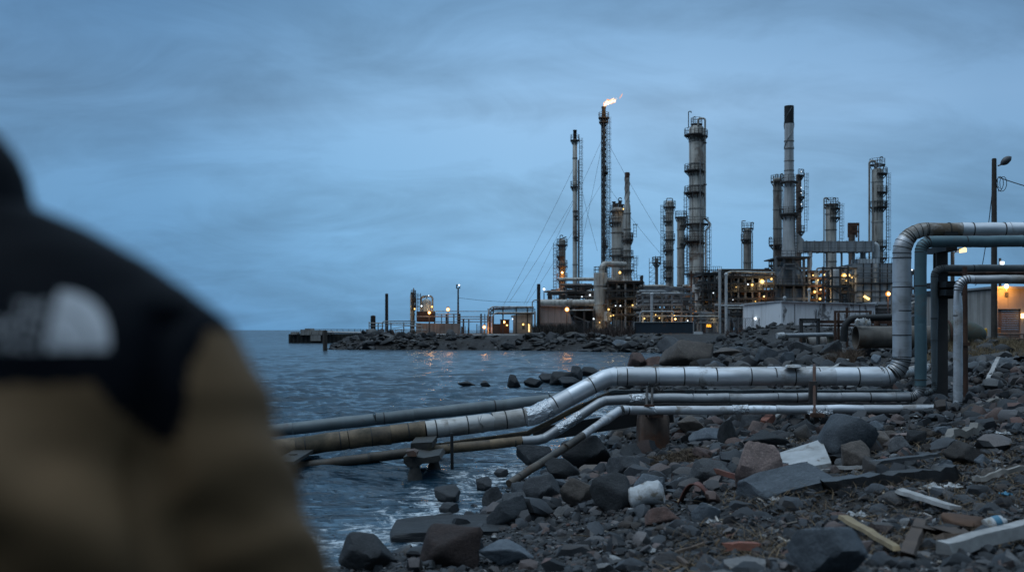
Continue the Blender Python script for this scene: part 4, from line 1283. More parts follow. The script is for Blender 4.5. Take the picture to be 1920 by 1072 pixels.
Yb = 192.0
T = thing('boiler_house', 'tall grey boiler block of square cladding panels left of the tall bend', 'boiler block', (P(1640, 0, Yb).x, Yb, 2.2))
d = bxz(1605, 1680, 493, 530, Yb + 1, Yb + 14); MB().span(**d).build('upper_block', M['panel'], T)
d = bxz(1605, 1690, 531.5, 566, Yb, Yb + 15); MB().span(**d).build('lower_block', M['panel_pale'], T)
d = bxz(1603, 1692, 529.6, 531.4, Yb - .6, Yb + 15); MB().span(**d).build('ledge', M['frame'], T)
MB().tube([P(1642, 494, Yb + .5), P(1642, 530, Yb + .5)], .45, 10).build('vertical_pipe', M['tower_pale'], T)
for px in (1619, 1634, 1650, 1664): MB().beam(P(px, 494, Yb - .1), P(px, 566, Yb - .1), .16, .2).build('buckstay', M['frame'], T)
for yy in (503, 512, 521, 545, 556): MB().beam(P(1605, yy, Yb - .2), P(1680, yy, Yb - .2), .14, .16).build('buckstay', M['frame_grey'], T)
MB().beam(P(1620, 555, Yb - .6), P(1630, 561, Yb - .6), .18, .35).build('lit_gutter', EM_WARM, T)  # light on the gutter is put in as its own emission
m = MB()
for i in range(12):
    a = P(1606 + i * 6, 494, Yb + .9); m.beam(a, a + Vector((0, 0, 1.1)), .07)
m.beam(P(1606, 494, Yb + .9) + Vector((0, 0, 1.1)), P(1672, 494, Yb + .9) + Vector((0, 0, 1.1)), .07); m.build('railing', M['frame'], T)

T, c, rr = column('process_column', 'grey column with a pipe hooked over its left side, above the long flue duct', 1558, 381, None, 20, 210, 'tower', plats=((383, 4), (391, 7, 'r'), (408, 7, 'r')), lad=((1, 382, 470),),
    risers=(([(1545, 600), (1545, 371), (1551, 371), (1555, 376)], 2.6, .5, 'tower_dark'),), bands=8, vents=((1562, 371, 380),))
T, c, rr = column('reactor_vessel', 'small silver vessel on a frame in front of the grey column', 1566, 502, None, 18, 186, 'tower_pale', 'vessel', None, plats=((537, 12),), bands=2,
    risers=(([(1530, 512), (1532, 503), (1556, 502), (1560, 506)], 3.2, 1, 'tower_dark'), ([(1534, 516), (1536, 507), (1556, 506)], 2.4, 1.5, 'tower')))
m = MB()
for px in (1543, 1560, 1575, 1590):
    m.beam(P(px, 624, 184), P(px, 500, 184), .28)
for yy in (503, 520, 537, 562): m.beam(P(1541, yy, 184 - .003), P(1592, yy, 184 - .003), .3)
m.beam(P(1560, 540, 183.7), P(1588, 560, 183.7), .2); m.beam(P(1543, 537, 183.6), P(1560, 520, 183.6), .2)
m.build('support_frame', M['frame'], T)
T, c, rr = column('rusty_stack', 'rust red stub stack with an open framed top between two columns', 1597, 440, None, 12, 208, 'pipe_rust', 'stack', None, top='flat', bands=4)
m = MB()
for px in (1591, 1606): m.beam(P(px, 445, 206), P(px, 419, 206), .3)
m.beam(P(1610, 470, 207), P(1610, 421, 207), .2)
for yy in (419, 422, 434): m.beam(P(1590, yy, 206), P(1611, yy, 206), .28)
m.build('open_frame', M['rusty'], T)
MB().lathe((P(1598, 0, 208).x, 208, 0), [(6 * mpx(208), P(0, 441, 208).z), (6.3 * mpx(208), P(0, 438, 208).z), (6 * mpx(208), P(0, 423, 208).z), (3 * mpx(208), P(0, 421, 208).z)], 14).build('burner_head', M['rusty'], T)
T, c, rr = column('process_column', 'rightmost column, pipe looped over its top left and platforms down its right', 1645, 315, None, 21, 212, 'tower', plats=((309, 4), (326, 8, 'r'), (361, 8, 'r'), (388, 8, 'r'), (389, 5, 'f'), (462, 7, 'r'), (484, 7, 'r')),
    lad=((1, 325, 490),), risers=(([(1630, 560), (1630, 302), (1642, 302), (1642, 316)], 4.0, .4, 'tower'), ([(1637, 560), (1637, 340)], 2.6, 2.4, 'tower_dark'), ([(1646, 314), (1646, 306)], 3.0, 0, 'frame')), bands=8, vents=((1650, 294, 312),))

# ------------------------------------------------------------------ pipe racks, buildings
def rack(label, x0, x1, ytop, Y, depth, levels, bays, seed, pipes=3, mat='frame', name='pipe_rack', pmats=('frame', 'tower_dark', 'frame_grey', 'pipe_rust'), lit=(), clutter=14, decks=(), ybot=None):
    rr = random.Random(seed)
    xa, xb = P(x0, 0, Y).x, P(x1, 0, Y).x
    zb = 1.9; zt = P(0, ytop, Y).z
    root = thing(name, label, 'pipe rack', ((xa + xb) / 2, Y, 2.1), 'pipe racks and process frames')
    for i in range(bays + 1):
        x = xa + (xb - xa) * i / bays
        for yy in (Y, Y + depth):
            MB().beam((x, yy, zb), (x, yy, zt + rr.uniform(-.4, .4)), .28).build('post', M[rr.choice((mat, mat, 'frame_grey'))], root)
    for lv in levels:
        z = P(0, lv, Y).z
        m = MB()
        for yy in (Y - .1, Y + depth + .1): m.beam((xa - .3, yy, z), (xb + .3, yy, z), .22, .32)
        for i in range(bays + 1):
            x = xa + (xb - xa) * i / bays + .003; m.beam((x, Y, z - .03), (x, Y + depth, z - .03), .2, .26)
        m.build('beam', M[mat], root)
        for q in range(pipes):
            r = rr.choice((.09, .13, .18, .26))
            yy = Y + depth * (q + .5) / pipes
            za = z + .2 + r
            pts = [(xa - rr.uniform(-.4, 1), yy, za), (xb + rr.uniform(-.4, 1), yy, za)]
            if rr.random() < .4:
                xm = rr.uniform(xa, xb); pts = [(pts[0]), (xm, yy, za), (xm, yy, za - rr.uniform(1.5, 4))]
            MB().tube(fillet(pts, .4, 4), r, 8).build('pipe', M[rr.choice(pmats)], root)
    for lv in decks:
        z = P(0, lv, Y).z
        o = MB().span(xa, xb, Y - .4, Y + depth + .4, z + .165, z + .235).build('deck', M['frame'], root)
        m = MB()
        for q in (.6, 1.1): m.beam((xa, Y - .35, z + .2 + q), (xb, Y - .35, z + .2 + q), .06)
        for i in range(bays * 3 + 1): x = xa + (xb - xa) * i / (bays * 3); m.beam((x, Y - .35, z + .2), (x, Y - .35, z + 1.3), .06)
        m.build('railing', M['frame'], o)
    for q in range(clutter):
        x = rr.uniform(xa, xb); yy = Y + rr.uniform(-.3, depth); z1 = rr.uniform(zb + 2, zt + 1.0); z0 = max(zb, z1 - rr.uniform(1.5, 6))
        t = rr.random()
        if t < .5: MB().tube([(x, yy, z0), (x, yy, z1)], rr.uniform(.06, .16), 7).build('pipe', M[rr.choice(pmats)], root)
        elif t < .7:
            r = rr.uniform(.4, .9)
            MB().lathe((x, yy + 1, 0), [(r * .2, z0), (r, z0 + .3), (r, z1 - .3), (r * .2, z1)], 12).build('drum', M[rr.choice(('tower_dark', 'tower', 'tower_pale', 'pipe_rust'))], root)
        elif t < .85:
            w_ = rr.uniform(.6, 1.8); MB().tube([(x - w_, yy + .8, z1), (x + w_, yy + .8, z1)], rr.uniform(.3, .55), 12).build('exchanger', M[rr.choice(('tower_dark', 'tower', 'frame_grey'))], root)
        else:
            m = MB(); m.box((x, yy, z1), (rr.uniform(.4, 1), .5, rr.uniform(.4, 1.1))); m.beam((x, yy + .05, z0), (x, yy + .05, z1), .12)
            m.build('cabinet', M[rr.choice(('frame', 'frame_grey', 'rusty'))], root)
    for px, py, em, s, wt in lit:
        cc = (1, .75, .4) if em is EM_WARM else ((.85, .93, 1) if em is EM_WHITE else SOD)
        floodlight(root, P(px, py, Y + rr.uniform(-.6, .2)), em, s, wt, cc)
    return root


W_, O_, N_ = EM_WARM, EM_ORANGE, EM_WHITE
rack('dark low pipe rack behind the navy fence, lit warm underneath', 1205, 1296, 550, 178, 7, (551, 562, 571, 584, 592), 5, 21, 3, 'frame_grey', clutter=34,
     lit=((1264, 592, W_, .2, 90), (1266, 598, O_, .26, 140), (1236, 596, W_, .16, 70), (1222, 597, W_, .16, 60), (1208, 597, W_, .18, 80), (1289, 601, N_, .16, 0), (1229, 590, W_, .13, 0)))
rack('dark multi storey frame right of the foot of the great tower', 1318, 1352, 512, 184, 9, (514, 530, 545, 562, 576, 590), 3, 22, 2, clutter=36, decks=(514, 545), lit=((1337, 549, N_, .13, 0), (1330, 598, W_, .15, 80)))
rack('wide dark process frame full of pipes and yellow lights, left of the chimney furnace', 1358, 1450, 508, 186, 12, (509, 520, 532, 546, 560, 574, 584), 7, 23, 4, clutter=80, decks=(520, 546, 574),
     lit=((1428, 528, W_, .62, 420), (1410, 534, W_, .3, 140), (1402, 533, N_, .18, 0), (1446, 523, W_, .26, 120), (1376, 595, W_, .24, 120), (1404, 597, W_, .24, 90), (1432, 556, O_, .2, 120), (1416, 565, W_, .14, 60), (1374, 562, N_, .1, 0), (1380, 538, W_, .12, 50)))
rack('narrow cluttered frame with amber lights between the furnace and the silver vessel', 1518, 1545, 508, 188, 8, (510, 522, 536, 550, 562), 2, 24, 3, 'rusty', clutter=20,
     lit=((1527, 547, W_, .34, 160), (1538, 543, O_, .2, 90), (1537, 560, W_, .3, 120), (1524, 516, W_, .18, 60), (1533, 525, W_, .22, 80), (1545, 515, W_, .2, 60)))
rack('tall narrow frame with bright yellow lights between the silver vessel and boiler block', 1577, 1604, 500, 190, 8, (503, 518, 531, 548), 2, 25, 3, clutter=16,
     lit=((1582, 517, W_, .6, 420), (1591, 516, W_, .36, 200), (1576, 520, W_, .3, 100), (1597, 520, W_, .2, 80), (1586, 526, W_, .2, 0)))
rack('dark frame below the stubby column and around the helical stack foot', 1140, 1205, 528, 192, 8, (530, 545, 560, 575, 590), 4, 26, 3, clutter=55, decks=(530, 560),
     lit=((1195, 570, N_, .22, 90), (1163, 573, N_, .18, 0), (1154, 573, N_, .14, 0), (1141, 580, W_, .26, 120), (1145, 592, W_, .2, 70), (1150, 591, W_, .15, 0), (1162, 511, W_, .34, 160), (1186, 572, W_, .2, 90)))
rack('dark frame between the slender stack and the necked vessel', 1062, 1116, 535, 205, 7, (537, 549, 556), 3, 27, 3, clutter=18, decks=(549,), lit=((1106, 553, N_, .25, 90), (1091, 556, N_, .15, 0)))
rack('low maze of small pipes behind the navy fence right of the great tower', 1314, 1350, 588, 176, 5, (590, 597, 604), 3, 28, 4, 'frame_grey', clutter=10, lit=((1337, 596, W_, .12, 40),))
rack('low pipe rack behind the chain fence under the wide process frame', 1350, 1416, 572, 172, 4, (573, 578, 590), 4, 29, 3, 'frame', clutter=10, lit=())

rack('grey tangle of vessels and pipes behind the low rack, left of the great tower', 1208, 1296, 540, 196, 8, (541, 556, 571, 586), 4, 51, 3, 'frame_grey', clutter=46, decks=(556,), pmats=('tower', 'tower_dark', 'tower_pale', 'frame'), lit=((1248, 560, W_, .14, 40), (1282, 577, N_, .12, 0)))
rack('dense grey pipework behind the wide process frame', 1322, 1452, 516, 202, 9, (518, 534, 550, 566, 582), 5, 52, 4, 'frame_grey', clutter=60, decks=(534, 566), pmats=('tower', 'tower_dark', 'tower_pale', 'pipe_rust', 'frame'), lit=((1356, 553, N_, .12, 0), (1390, 569, W_, .16, 50)))
rack('dense pipework behind the silver vessel, below the long flue duct', 1516, 1604, 520, 203, 8, (522, 538, 552), 4, 53, 3, 'frame', clutter=40, decks=(538,), pmats=('tower', 'tower_dark', 'tower_pale', 'frame'), lit=((1572, 545, W_, .16, 60),))
rack('dark pipework behind the slender stack foot and necked vessel', 1030, 1140, 548, 209, 6, (550, 565, 580), 4, 54, 3, 'frame', clutter=34, decks=(565,), pmats=('tower', 'tower_dark', 'frame'), lit=((1130, 575, W_, .14, 40),))

# tall light grey poles in front of the racks
for px, y0, Y, lab in ((1349.5, 508, 170, 'pale grey post standing left of its twin in front of the racks'), (1361.5, 516, 168, 'pale grey post with a lamp collar, right of its twin'), (1222, 553, 172, 'white post at the left end of the low rack'),
                       (1471, 560, 170, 'pale post in front of the furnace frame'), (1517, 545, 170, 'pale grey post right of the furnace frame')):
    p = P(px, y0, Y)
    single(MB().tube([(p.x, Y, 1.9), (p.x, Y, p.z)], .22 if px < 1400 else .14, 10).lathe((p.x, Y, 0), [(.3, p.z), (.3, p.z + .25), (.1, p.z + .4)], 10), 'steel_post', lab, 'post', M['tower_pale'])


def hrun(name, label, pts, Y, wpx, mat, fil=1.0, group=None, supports=(), cat='pipe'):
    W = [P(a, b, Y) for a, b in pts]
    root = thing(name, label, cat, (W[0].x, Y, 2.1), group)
    MB().tube(fillet(W, fil, 6), wpx / 2 * mpx(Y), 16).build('barrel', M[mat], root)
    n = int((W[-1] - W[0]).length / 4)
    for i in range(1, max(2, n)):
        a = W[0].lerp(W[-1], i / max(2, n)) if len(W) == 2 else None
        if a is not None: MB().tube([a - (W[1] - W[0]).normalized() * .06, a + (W[1] - W[0]).normalized() * .06], wpx / 2 * mpx(Y) * 1.06, 16).build('flange', M['tower_dark'], root)
    for px in supports:
        p = P(px, pts[0][1], Y); MB().beam((p.x, Y, 1.8), (p.x, Y, p.z - wpx / 2 * mpx(Y)), .25).build('support', M['frame'], root)
    return root


hrun('gas_main', 'very fat purple grey gas main lying level left of the necked vessel', [(1013, 567.5), (1114, 567.5)], 192, 12.5, 'tower', supports=(1020, 1060, 1095))
hrun('cross_pipe', 'level pipe joining the short lit column to the necked vessel', [(1048, 523.5), (1116, 523.5)], 204, 6.5, 'tower')
hrun('pale_pipe', 'pale pipe under the fat gas main', [(1060, 582), (1113, 581)], 190, 2.5, 'tower')
hrun('pale_pipe', 'pale pipe dropping at its left end behind the navy fence', [(1200, 603), (1200, 583.5), (1263, 583.5), (1263, 590)], 170, 2.2, 'tower_pale', .6)
hrun('pale_pipe', 'pale pipe passing level across the foot of the great tower', [(1250, 593), (1352, 593)], 171, 2.4, 'tower')
hrun('pale_pipe', 'topmost pale pipe on the low rack left of the great tower', [(1203, 549.5), (1275, 549.5)], 172, 2.4, 'tower_pale')
hrun('pale_pipe', 'two toned pale pipe across the front of the wide process frame', [(1352, 573), (1418, 573)], 166, 2.2, 'tower_pale')
hrun('pale_pipe', 'lower pale pipe across the front of the wide process frame', [(1364, 577.5), (1418, 577.5)], 165, 2.0, 'tower')
hrun('header_pipe', 'grey header pipe along the roof of the wide process frame', [(1360, 513), (1372, 509), (1440, 511), (1452, 511)], 184, 3.6, 'tower', 1)
hrun('header_pipe', 'thin pipe along the skyline from the great tower to the rack', [(1320, 507), (1395, 507)], 190, 1.8, 'frame')
# small white rack pipes under the warm light
for i, px in enumerate((1199, 1206, 1213, 1229, 1236, 1243, 1250)):
    p = P(px, 596, 176)
m = MB()
p0, p1 = P(1083, 535, 206), P(1113, 546, 206)
T = thing('process_building', 'plain dark box building behind the slender stack foot', 'building', ((p0.x + p1.x) / 2, 206, 2))
MB().span(p0.x, p1.x, 212.5, 218, p1.z - 1, p0.z).build('wall', M['black'], T)
MB().span(p0.x - .3, p1.x + .3, 212, 218.3, p0.z + .004, p0.z + .25).build('roof', M['frame'], T)
p0, p1 = P(1186, 531, 198), P(1213, 540, 198)
T = thing('process_building', 'tan flat roofed block beside the helical stack', 'building', ((p0.x + p1.x) / 2, 198, 2))
MB().span(p0.x, p1.x, 201, 206, p1.z, p0.z).build('upper_wall', M['panel_brown'], T)
MB().span(p0.x + .5, p1.x - .2, 201.2, 205.8, 1.8, p1.z - .004).build('wall', M['tower_dark'], T)
MB().tube(fillet([P(1203, 545, 200.5), P(1203, 519, 200.5), P(1206, 519, 200.5)], .4), .3, 8).build('vent_pipe', M['frame'], T)

# concrete building under the gas main
def gable_building(label, x0, x1, yl, yr, Y, depth, mat, lean=0, extra=None, name='works_building'):
    a, b = P(x0, yl, Y), P(x1, yr, Y)
    T = thing(name, label, 'building', ((a.x + b.x) / 2, Y + depth / 2, 2.1))
    MB().quadbox([(a.x, Y, 1.7), (b.x, Y, 1.7), (b.x, Y + depth, 1.7), (a.x, Y + depth, 1.7), (a.x, Y, a.z), (b.x, Y, b.z), (b.x, Y + depth, b.z), (a.x, Y + depth, a.z)]).build('wall', M[mat], T)
    e = Vector((.3, 0, 0))
    MB().quadbox([(a.x - .35, Y - .4, a.z - .02), (b.x + .3, Y - .4, b.z + .004), (b.x + .3, Y + depth, b.z + .004), (a.x - .35, Y + depth, a.z - .02),
                  (a.x - .35, Y - .4, a.z + .2), (b.x + .3, Y - .4, b.z + .22), (b.x + .3, Y + depth, b.z + .22), (a.x - .35, Y + depth, a.z + .2)]).build('roof', M['metal_roof'], T)
    return T


T = gable_building('brown concrete building with a sloping side under the fat gas main', 1013, 1066, 573, 576, 186, 10, 'panel_brown')
m = MB(); a = P(1066.2, 577, 186); b = P(1080, 606, 186)
m.v = [(a.x, 186.05, a.z), (b.x, 186.05, 1.7), (a.x, 186.05, 1.7), (a.x, 195, a.z), (b.x, 195, 1.7), (a.x, 195, 1.7)]
m.f = [(0, 2, 1), (3, 4, 5), (0, 1, 4, 3), (1, 2, 5, 4), (0, 3, 5, 2)]; m.m = [0] * 5
m.build('buttress_wall', M['panel_brown'], T, 0)
T = gable_building('low pale shed with two lit doorways left of the brown concrete building', 962, 999, 593.5, 587, 178, 9, 'panel_brown')
for x0, x1, y0, y1, em in ((979, 984, 609, 617, None), (989.5, 993.5, 608, 622, EM_WINDOW)):
    d = bxz(x0, x1, y0, y1, 177.93, 178.1)
    MB().span(**d).build('doorway', em or M['navy_panel'], T)
floodlight(T, P(981, 608, 177.5), EM_WARM, .26, 50, (1, .85, .6)); floodlight(T, P(991, 608.5, 177.5), EM_WARM, .18, 25, (1, .8, .5))
floodlight(T, P(961, 598, 177.5), EM_WHITE, .15, 30, (.85, .93, 1))
T = thing('open_shed', 'dark open fronted shed beside the necked vessel foot', 'shed', (P(1095, 0, 192).x, 192, 2))
d = bxz(1078, 1113, 577, 581, 193, 202); MB().span(**d).build('roof', M['rusty'], T)
d = bxz(1078, 1113, 581.2, 630, 200, 200.3); MB().span(**d).build('back_wall', M['black'], T)
for px in (1079, 1096, 1112): MB().beam(P(px, 581.2, 193.4), P(px, 628, 193.4), .25).build('post', M['frame'], T)
MB().beam(P(1075, 592, 192.6), P(1106, 604, 192.6), .18).build('handrail', M['frame_grey'], T)
floodlight(T, P(1113, 597.5, 191.5), EM_WHITE, .2, 60, (.9, .95, 1))

# jetty and the left pipe bridge
T = thing('pipe_bridge', 'double pipe bridge with pipes bending down at its left end, before the pale shed', 'pipe bridge', (P(960, 0, 176).x, 176, 2.1))
for pts, w_, mt in (([(916, 630), (916, 575), (1001, 575)], 2.6, 'tower'), ([(920, 630), (920, 578), (1001, 577)], 2.0, 'pipe_rust'), ([(923, 628), (923, 586), (1003, 586)], 2.6, 'tower'), ([(914, 630), (914, 583), (1003, 583)], 1.4, 'frame'),
                    ([(998, 626), (998, 562.5), (1010, 562.5)], 2.0, 'tower_dark'), ([(1003, 626), (1003, 583)], 3.6, 'tower_pale')):
    MB().tube(fillet([P(a, b, 176 + R.uniform(-.5, .8)) if False else P(a, b, 176) for a, b in pts], .9, 5), w_ / 2 * mpx(176), 10).build('pipe', M[mt], T)
for px in (925, 943, 968, 989): MB().beam(P(px, 574, 176.6), P(px, 628, 176.6), .22).build('post', M['frame'], T)
for py in (580, 588): MB().beam(P(914, py, 176.3), P(1004, py, 176.3), .2).build('beam', M['frame'], T)
T = thing('jetty_rack', 'long thin pipe rack with three levels of rails between the jetty tank and pipe bridge', 'pipe rack', (P(860, 0, 180).x, 180, 2.1))
for py, x0, x1, w_ in ((583.5, 808, 922, 1.2), (589, 815, 860, 1.5), (593.5, 800, 922, 1.6), (598, 855, 920, 1.5), (603, 815, 922, 1.5)):
    MB().tube([P(x0, py, 180), P(x1, py, 180)], w_ / 2 * mpx(180), 8).build('pipe', M['tower_dark'], T)
for px in (815, 828, 837, 851, 862, 869, 879, 902, 909, 918): MB().beam(P(px, R.choice((588, 592, 597)), 180.3), P(px, 628, 180.3), R.choice((.14, .2, .28))).build('post', M['frame'], T)
for q in range(22):
    px = R.uniform(815, 925); MB().beam(P(px, R.uniform(606, 615), 181), P(px, 628, 181), .1).build('stanchion', M['frame_grey'], T)
T = thing('rusty_cabin', 'rust orange lit cabin block right of the pipe bridge bend', 'cabin', (P(946, 0, 179).x, 179, 2.1))
d = bxz(938, 955, 600, 630, 179.5, 182); MB().span(**d).build('wall', M['rusty'], T)
d = bxz(925, 938, 607, 630, 180, 182); MB().span(**d).build('annex', M['frame'], T)
d = bxz(937, 956, 598.6, 599.9, 179.2, 182.3); MB().span(**d).build('roof', M['rusty'], T)
floodlight(T, P(945, 603.5, 178.6), EM_ORANGE, .36, 80)
MB().beam(P(949, 609, 179.3), P(952, 610, 179.3), .2, .2).build('small_lamp', EM_WARM, T)

def lamp_post(px, py, Y, label, em=EM_ORANGE, s=.36, watts=260, colr=SOD, dark='lamp_head'):
    p = P(px, py, Y); zb = hz(p.x, Y)
    T = thing('lamp_post', label, 'lamp post', (p.x, Y, zb), 'lit lamp posts of the refinery')
    MB().lathe((p.x, Y, 0), [(.14, zb - .3), (.09, p.z - s)], 8).build('post', M[dark], T)
    h = MB().lathe((p.x, Y, 0), [(s * .5, p.z + s * .82), (s * .55, p.z + s * .95), (s * .1, p.z + s * 1.15)], 10).build('lamp_cap', M['lamp_head'], T)
    lamp_lens(h, p, s, em)
    point(p + Vector((0, -.7, -.2)), colr, watts, T, s)
    return T


lamp_post(840, 580, 181, 'orange lamp on a thin post standing alone right of the jetty tank', s=.45, watts=220)
lamp_post(805, 586, 176, 'orange lamp in front of the rusty jetty tank base', s=.36, watts=260)
lamp_post(908, 613, 176, 'low orange lamp left of the pipe bridge bend', s=.42, watts=300)
lamp_post(1063, 580, 182, 'orange lamp in front of the brown concrete building', s=.52, watts=400)
lamp_post(1665, 551, 140, 'orange lamp left of the tall silver pipe bend', s=.42, watts=350)
lamp_post(1020, 542, 200, 'white lamp near the short lit column', EM_WHITE, .35, 120, (.9, .95, 1))
T = thing('floodlight_mast', 'thin mast with a pair of white floodlights on the jetty', 'mast', (P(859, 0, 182).x, 182, 2.1))
p = P(859, 540, 182)
MB().lathe((p.x, 182, 0), [(.2, 1.8), (.12, p.z)], 8).build('pole', M['black'], T)
MB().beam(P(855.5, 540, 182), P(862.5, 540, 182), .15).beam(P(856, 541, 182), P(856, 534, 182), .15).beam(P(862, 541, 182), P(862, 534, 182), .15).build('cross_arm', M['black'], T)
for dx in (-2, 2): floodlight(T, P(859 + dx, 534.5, 181.8), EM_WHITE if dx > 0 else M['lamp_head'], .22)
for px, y0, y1, Y, w_, nm, lab in ((725, 551, 612, 178, .26, 'mast', 'thin black bare mast on the jetty left of the domed tank'), (699.5, 592, 625, 180, .42, 'mooring_pile', 'thick short black pile rising behind the jetty rails'),
                                   (1010, 533, 630, 183, .3, 'mast', 'dark bare mast left of the brown concrete building')):
    p = P(px, y0, Y); single(MB().lathe((p.x, Y, 0), [(w_ * 1.1, 0.5), (w_, p.z), (w_ * .4, p.z + .1)], 10), nm, lab, 'mast' if nm == 'mast' else 'pile', M['black'])
# jetty tank and little column
T, c, rr = column('process_column', 'small thin column with a white vent beside the jetty tank', 773.5, 547, None, 8, 181, 'tower_dark', plats=((557, 2.5, 'r'), (572, 3, 'r')), lad=((1, 550, 600),), bands=5, risers=(([(770, 602), (770, 552)], 2, 1.0, 'tower'),))
MB().tube([P(775.5, 548, 181), P(775.5, 540, 181)], .12, 6).build('vent_pipe', M['plastic'], T)
floodlight(T, P(777.5, 579, 179.7), EM_WARM, .2, 90, (1, .75, .4))
T = thing('jetty_tank', 'domed tan tank on a rust red base with a pipe arch over it', 'tank', (P(800, 0, 181).x, 181, 2.1))
p = P(800, 0, 181); kk = mpx(181)
MB().lathe((p.x, 181, 0), [(8.8 * kk, P(0, 584, 181).z), (8.8 * kk, P(0, 566, 181).z), (6.5 * kk, P(0, 562.5, 181).z), (3 * kk, P(0, 560.5, 181).z), (1.2 * kk, P(0, 560, 181).z), (1.2 * kk, P(0, 557, 181).z)], 20).build('shell', M['tower'], T)
d = bxz(781, 812, 583.5, 603, 178.5, 184); MB().span(**d).build('base', M['rusty'], T)
MB().tube(fillet([P(789, 584, 180), P(789, 556, 180), P(811, 554.5, 180), P(811, 590, 180)], .5), .16, 8).build('pipe_arch', M['tower_dark'], T)
MB().tube(fillet([P(790.5, 582, 180.5), P(790.5, 557.5, 180.5), P(797, 557.5, 180.5)], .4), .1, 8).build('pipe_arch', M['tower'], T)
MB().beam(P(780, 593, 178), P(835, 593, 178), .16).build('handrail', M['tower'], T)
floodlight(T, P(790.5, 573.5, 179.5), EM_WHITE, .2, 30, (.9, .95, 1)); floodlight(T, P(810, 575, 179.3), EM_WARM, .24, 160, (1, .75, .4)); floodlight(T, P(804, 554, 179.3), EM_WHITE, .13)
d = bxz(780, 862, 606, 632, 177, 178.6)
single(MB().span(**d), 'quay_wall', 'dark low concrete wall below the jetty tank', 'wall', M['tower_dark'])
# jetty handrails / pale pipes
T = thing('jetty_rails', 'pale pipe rails stepping down at the left end of the rocky point', 'pipe rails', (P(740, 0, 172).x, 172, 2.1))
for pts, w_, mt in (([(692, 632), (692, 602), (692.5, 605.5), (790, 606), (791, 609), (791, 632)], 1.8, 'tower'), ([(717, 624), (717, 602), (780, 602)], 1.8, 'tower_dark'), ([(724, 626), (724, 608), (782, 610)], 1.3, 'tower_pale'),
                    ([(742, 628), (742, 617), (800, 618)], 1.3, 'tower_pale'), ([(693, 611), (720, 611)], 1.2, 'tower'), ([(735, 616), (760, 611), (790, 611)], 1.2, 'tower')):
    MB().tube(fillet([P(a, b, 172) for a, b in pts], .4, 4), w_ / 2 * mpx(172), 8).build('rail', M[mt], T)
for px in (700, 709, 717, 733, 757, 770): MB().beam(P(px, 604, 172.5), P(px, 630, 172.5), .16).build('post', M['frame'], T)
# long shore pipeline
T = thing('shore_pipeline', 'long pale pipeline lying along the top of the far rubble bank', 'pipeline', (P(960, 0, 165).x, 165, 2.1))
for pts in ([(769, 640), (778, 627.5), (856, 627.3)], [(885, 627.8), (944, 628), (1010, 628.5), (1155, 629.3)]):
    MB().tube(fillet([P(a, b, 165) for a, b in pts], .6), 1.35 * mpx(165), 10).build('barrel', M['plastic'], T)
for px in (790, 805, 878, 943, 1010, 1080): MB().beam(P(px, 626, 165.4), P(px, 640, 165.4), .4).build('saddle', M['frame'], T)
d = bxz(855, 886, 627, 634, 164.6, 165.6); MB().span(**d).build('rusty_sleeve', M['rusty'], T)
# pier out to sea
T = thing('sea_pier', 'dark sheet piled pier with concrete blocks reaching out to sea', 'pier', (P(610, 0, 240).x, 242, 0))
xa, xb = P(541, 0, 240).x, P(770, 0, 240).x
m = MB(); n = 60
for i in range(n):
    x0 = xa + (xb - xa) * i / n
    m.span(x0, x0 + (xb - xa) / n, 240 + .25 * (i % 2), 246, -1.5, P(0, 626 - .25 * (i % 3), 240).z)
m.build('sheet_piles', M['pier_dark'], T)
for x0, x1, y0, y1 in ((545, 556, 622, 627), (563, 571, 617.5, 628), (571.5, 584, 615.5, 628), (585, 604, 618.5, 628), (605, 622, 620, 627), (582, 601, 627.3, 639)):
    d = bxz(x0, x1, y0, y1, 239.4, 243); MB().span(**d).build('concrete_block', M['concrete'], T)
MB().tube([P(612, 622.5, 239.5), P(735, 625, 236)], .22, 8).build('pale_pipe', M['plastic'], T)
m = MB(); m.beam(P(584, 617, 243), P(760, 618, 243), .12)
for px in range(588, 760, 11): m.beam(P(px, 616.5, 243), P(px, 626, 243), .12)
m.build('railing', M['frame_grey'], T)
p = P(609.5, 619, 154)
single(MB().lathe((p.x, 154, 0), [(.33, -1.5), (.32, p.z - .05), (.28, p.z)], 12), 'mooring_pile', 'thick dark pile standing alone in the sea before the pier', 'pile', M['wood_pole'])

# white peeling building
Yw = 150.0
T = thing('white_building', 'low white flat building with peeling stained walls in front of the furnace', 'building', (P(1530, 0, Yw).x, Yw + 5, 2.1))
a, b, c_ = P(1415, 570, Yw + 7), P(1465, 566, Yw), P(1641, 565.5, Yw + 3)
dz = P(1641, 572, Yw + 3)
m = MB()
m.v = [(a.x, a.y, 1.6), (b.x, b.y, 1.6), (c_.x, c_.y, 1.6), (c_.x, c_.y + 10, 1.6), (a.x, a.y + 8, 1.6), (a.x, a.y, a.z), (b.x, b.y, b.z), (c_.x, c_.y, dz.z), (c_.x, c_.y + 10, dz.z), (a.x, a.y + 8, a.z)]
m.f = [(0, 1, 6, 5), (1, 2, 7, 6), (2, 3, 8, 7), (3, 4, 9, 8), (4, 0, 5, 9), (5, 6, 7, 8, 9)]; m.m = [0] * 6


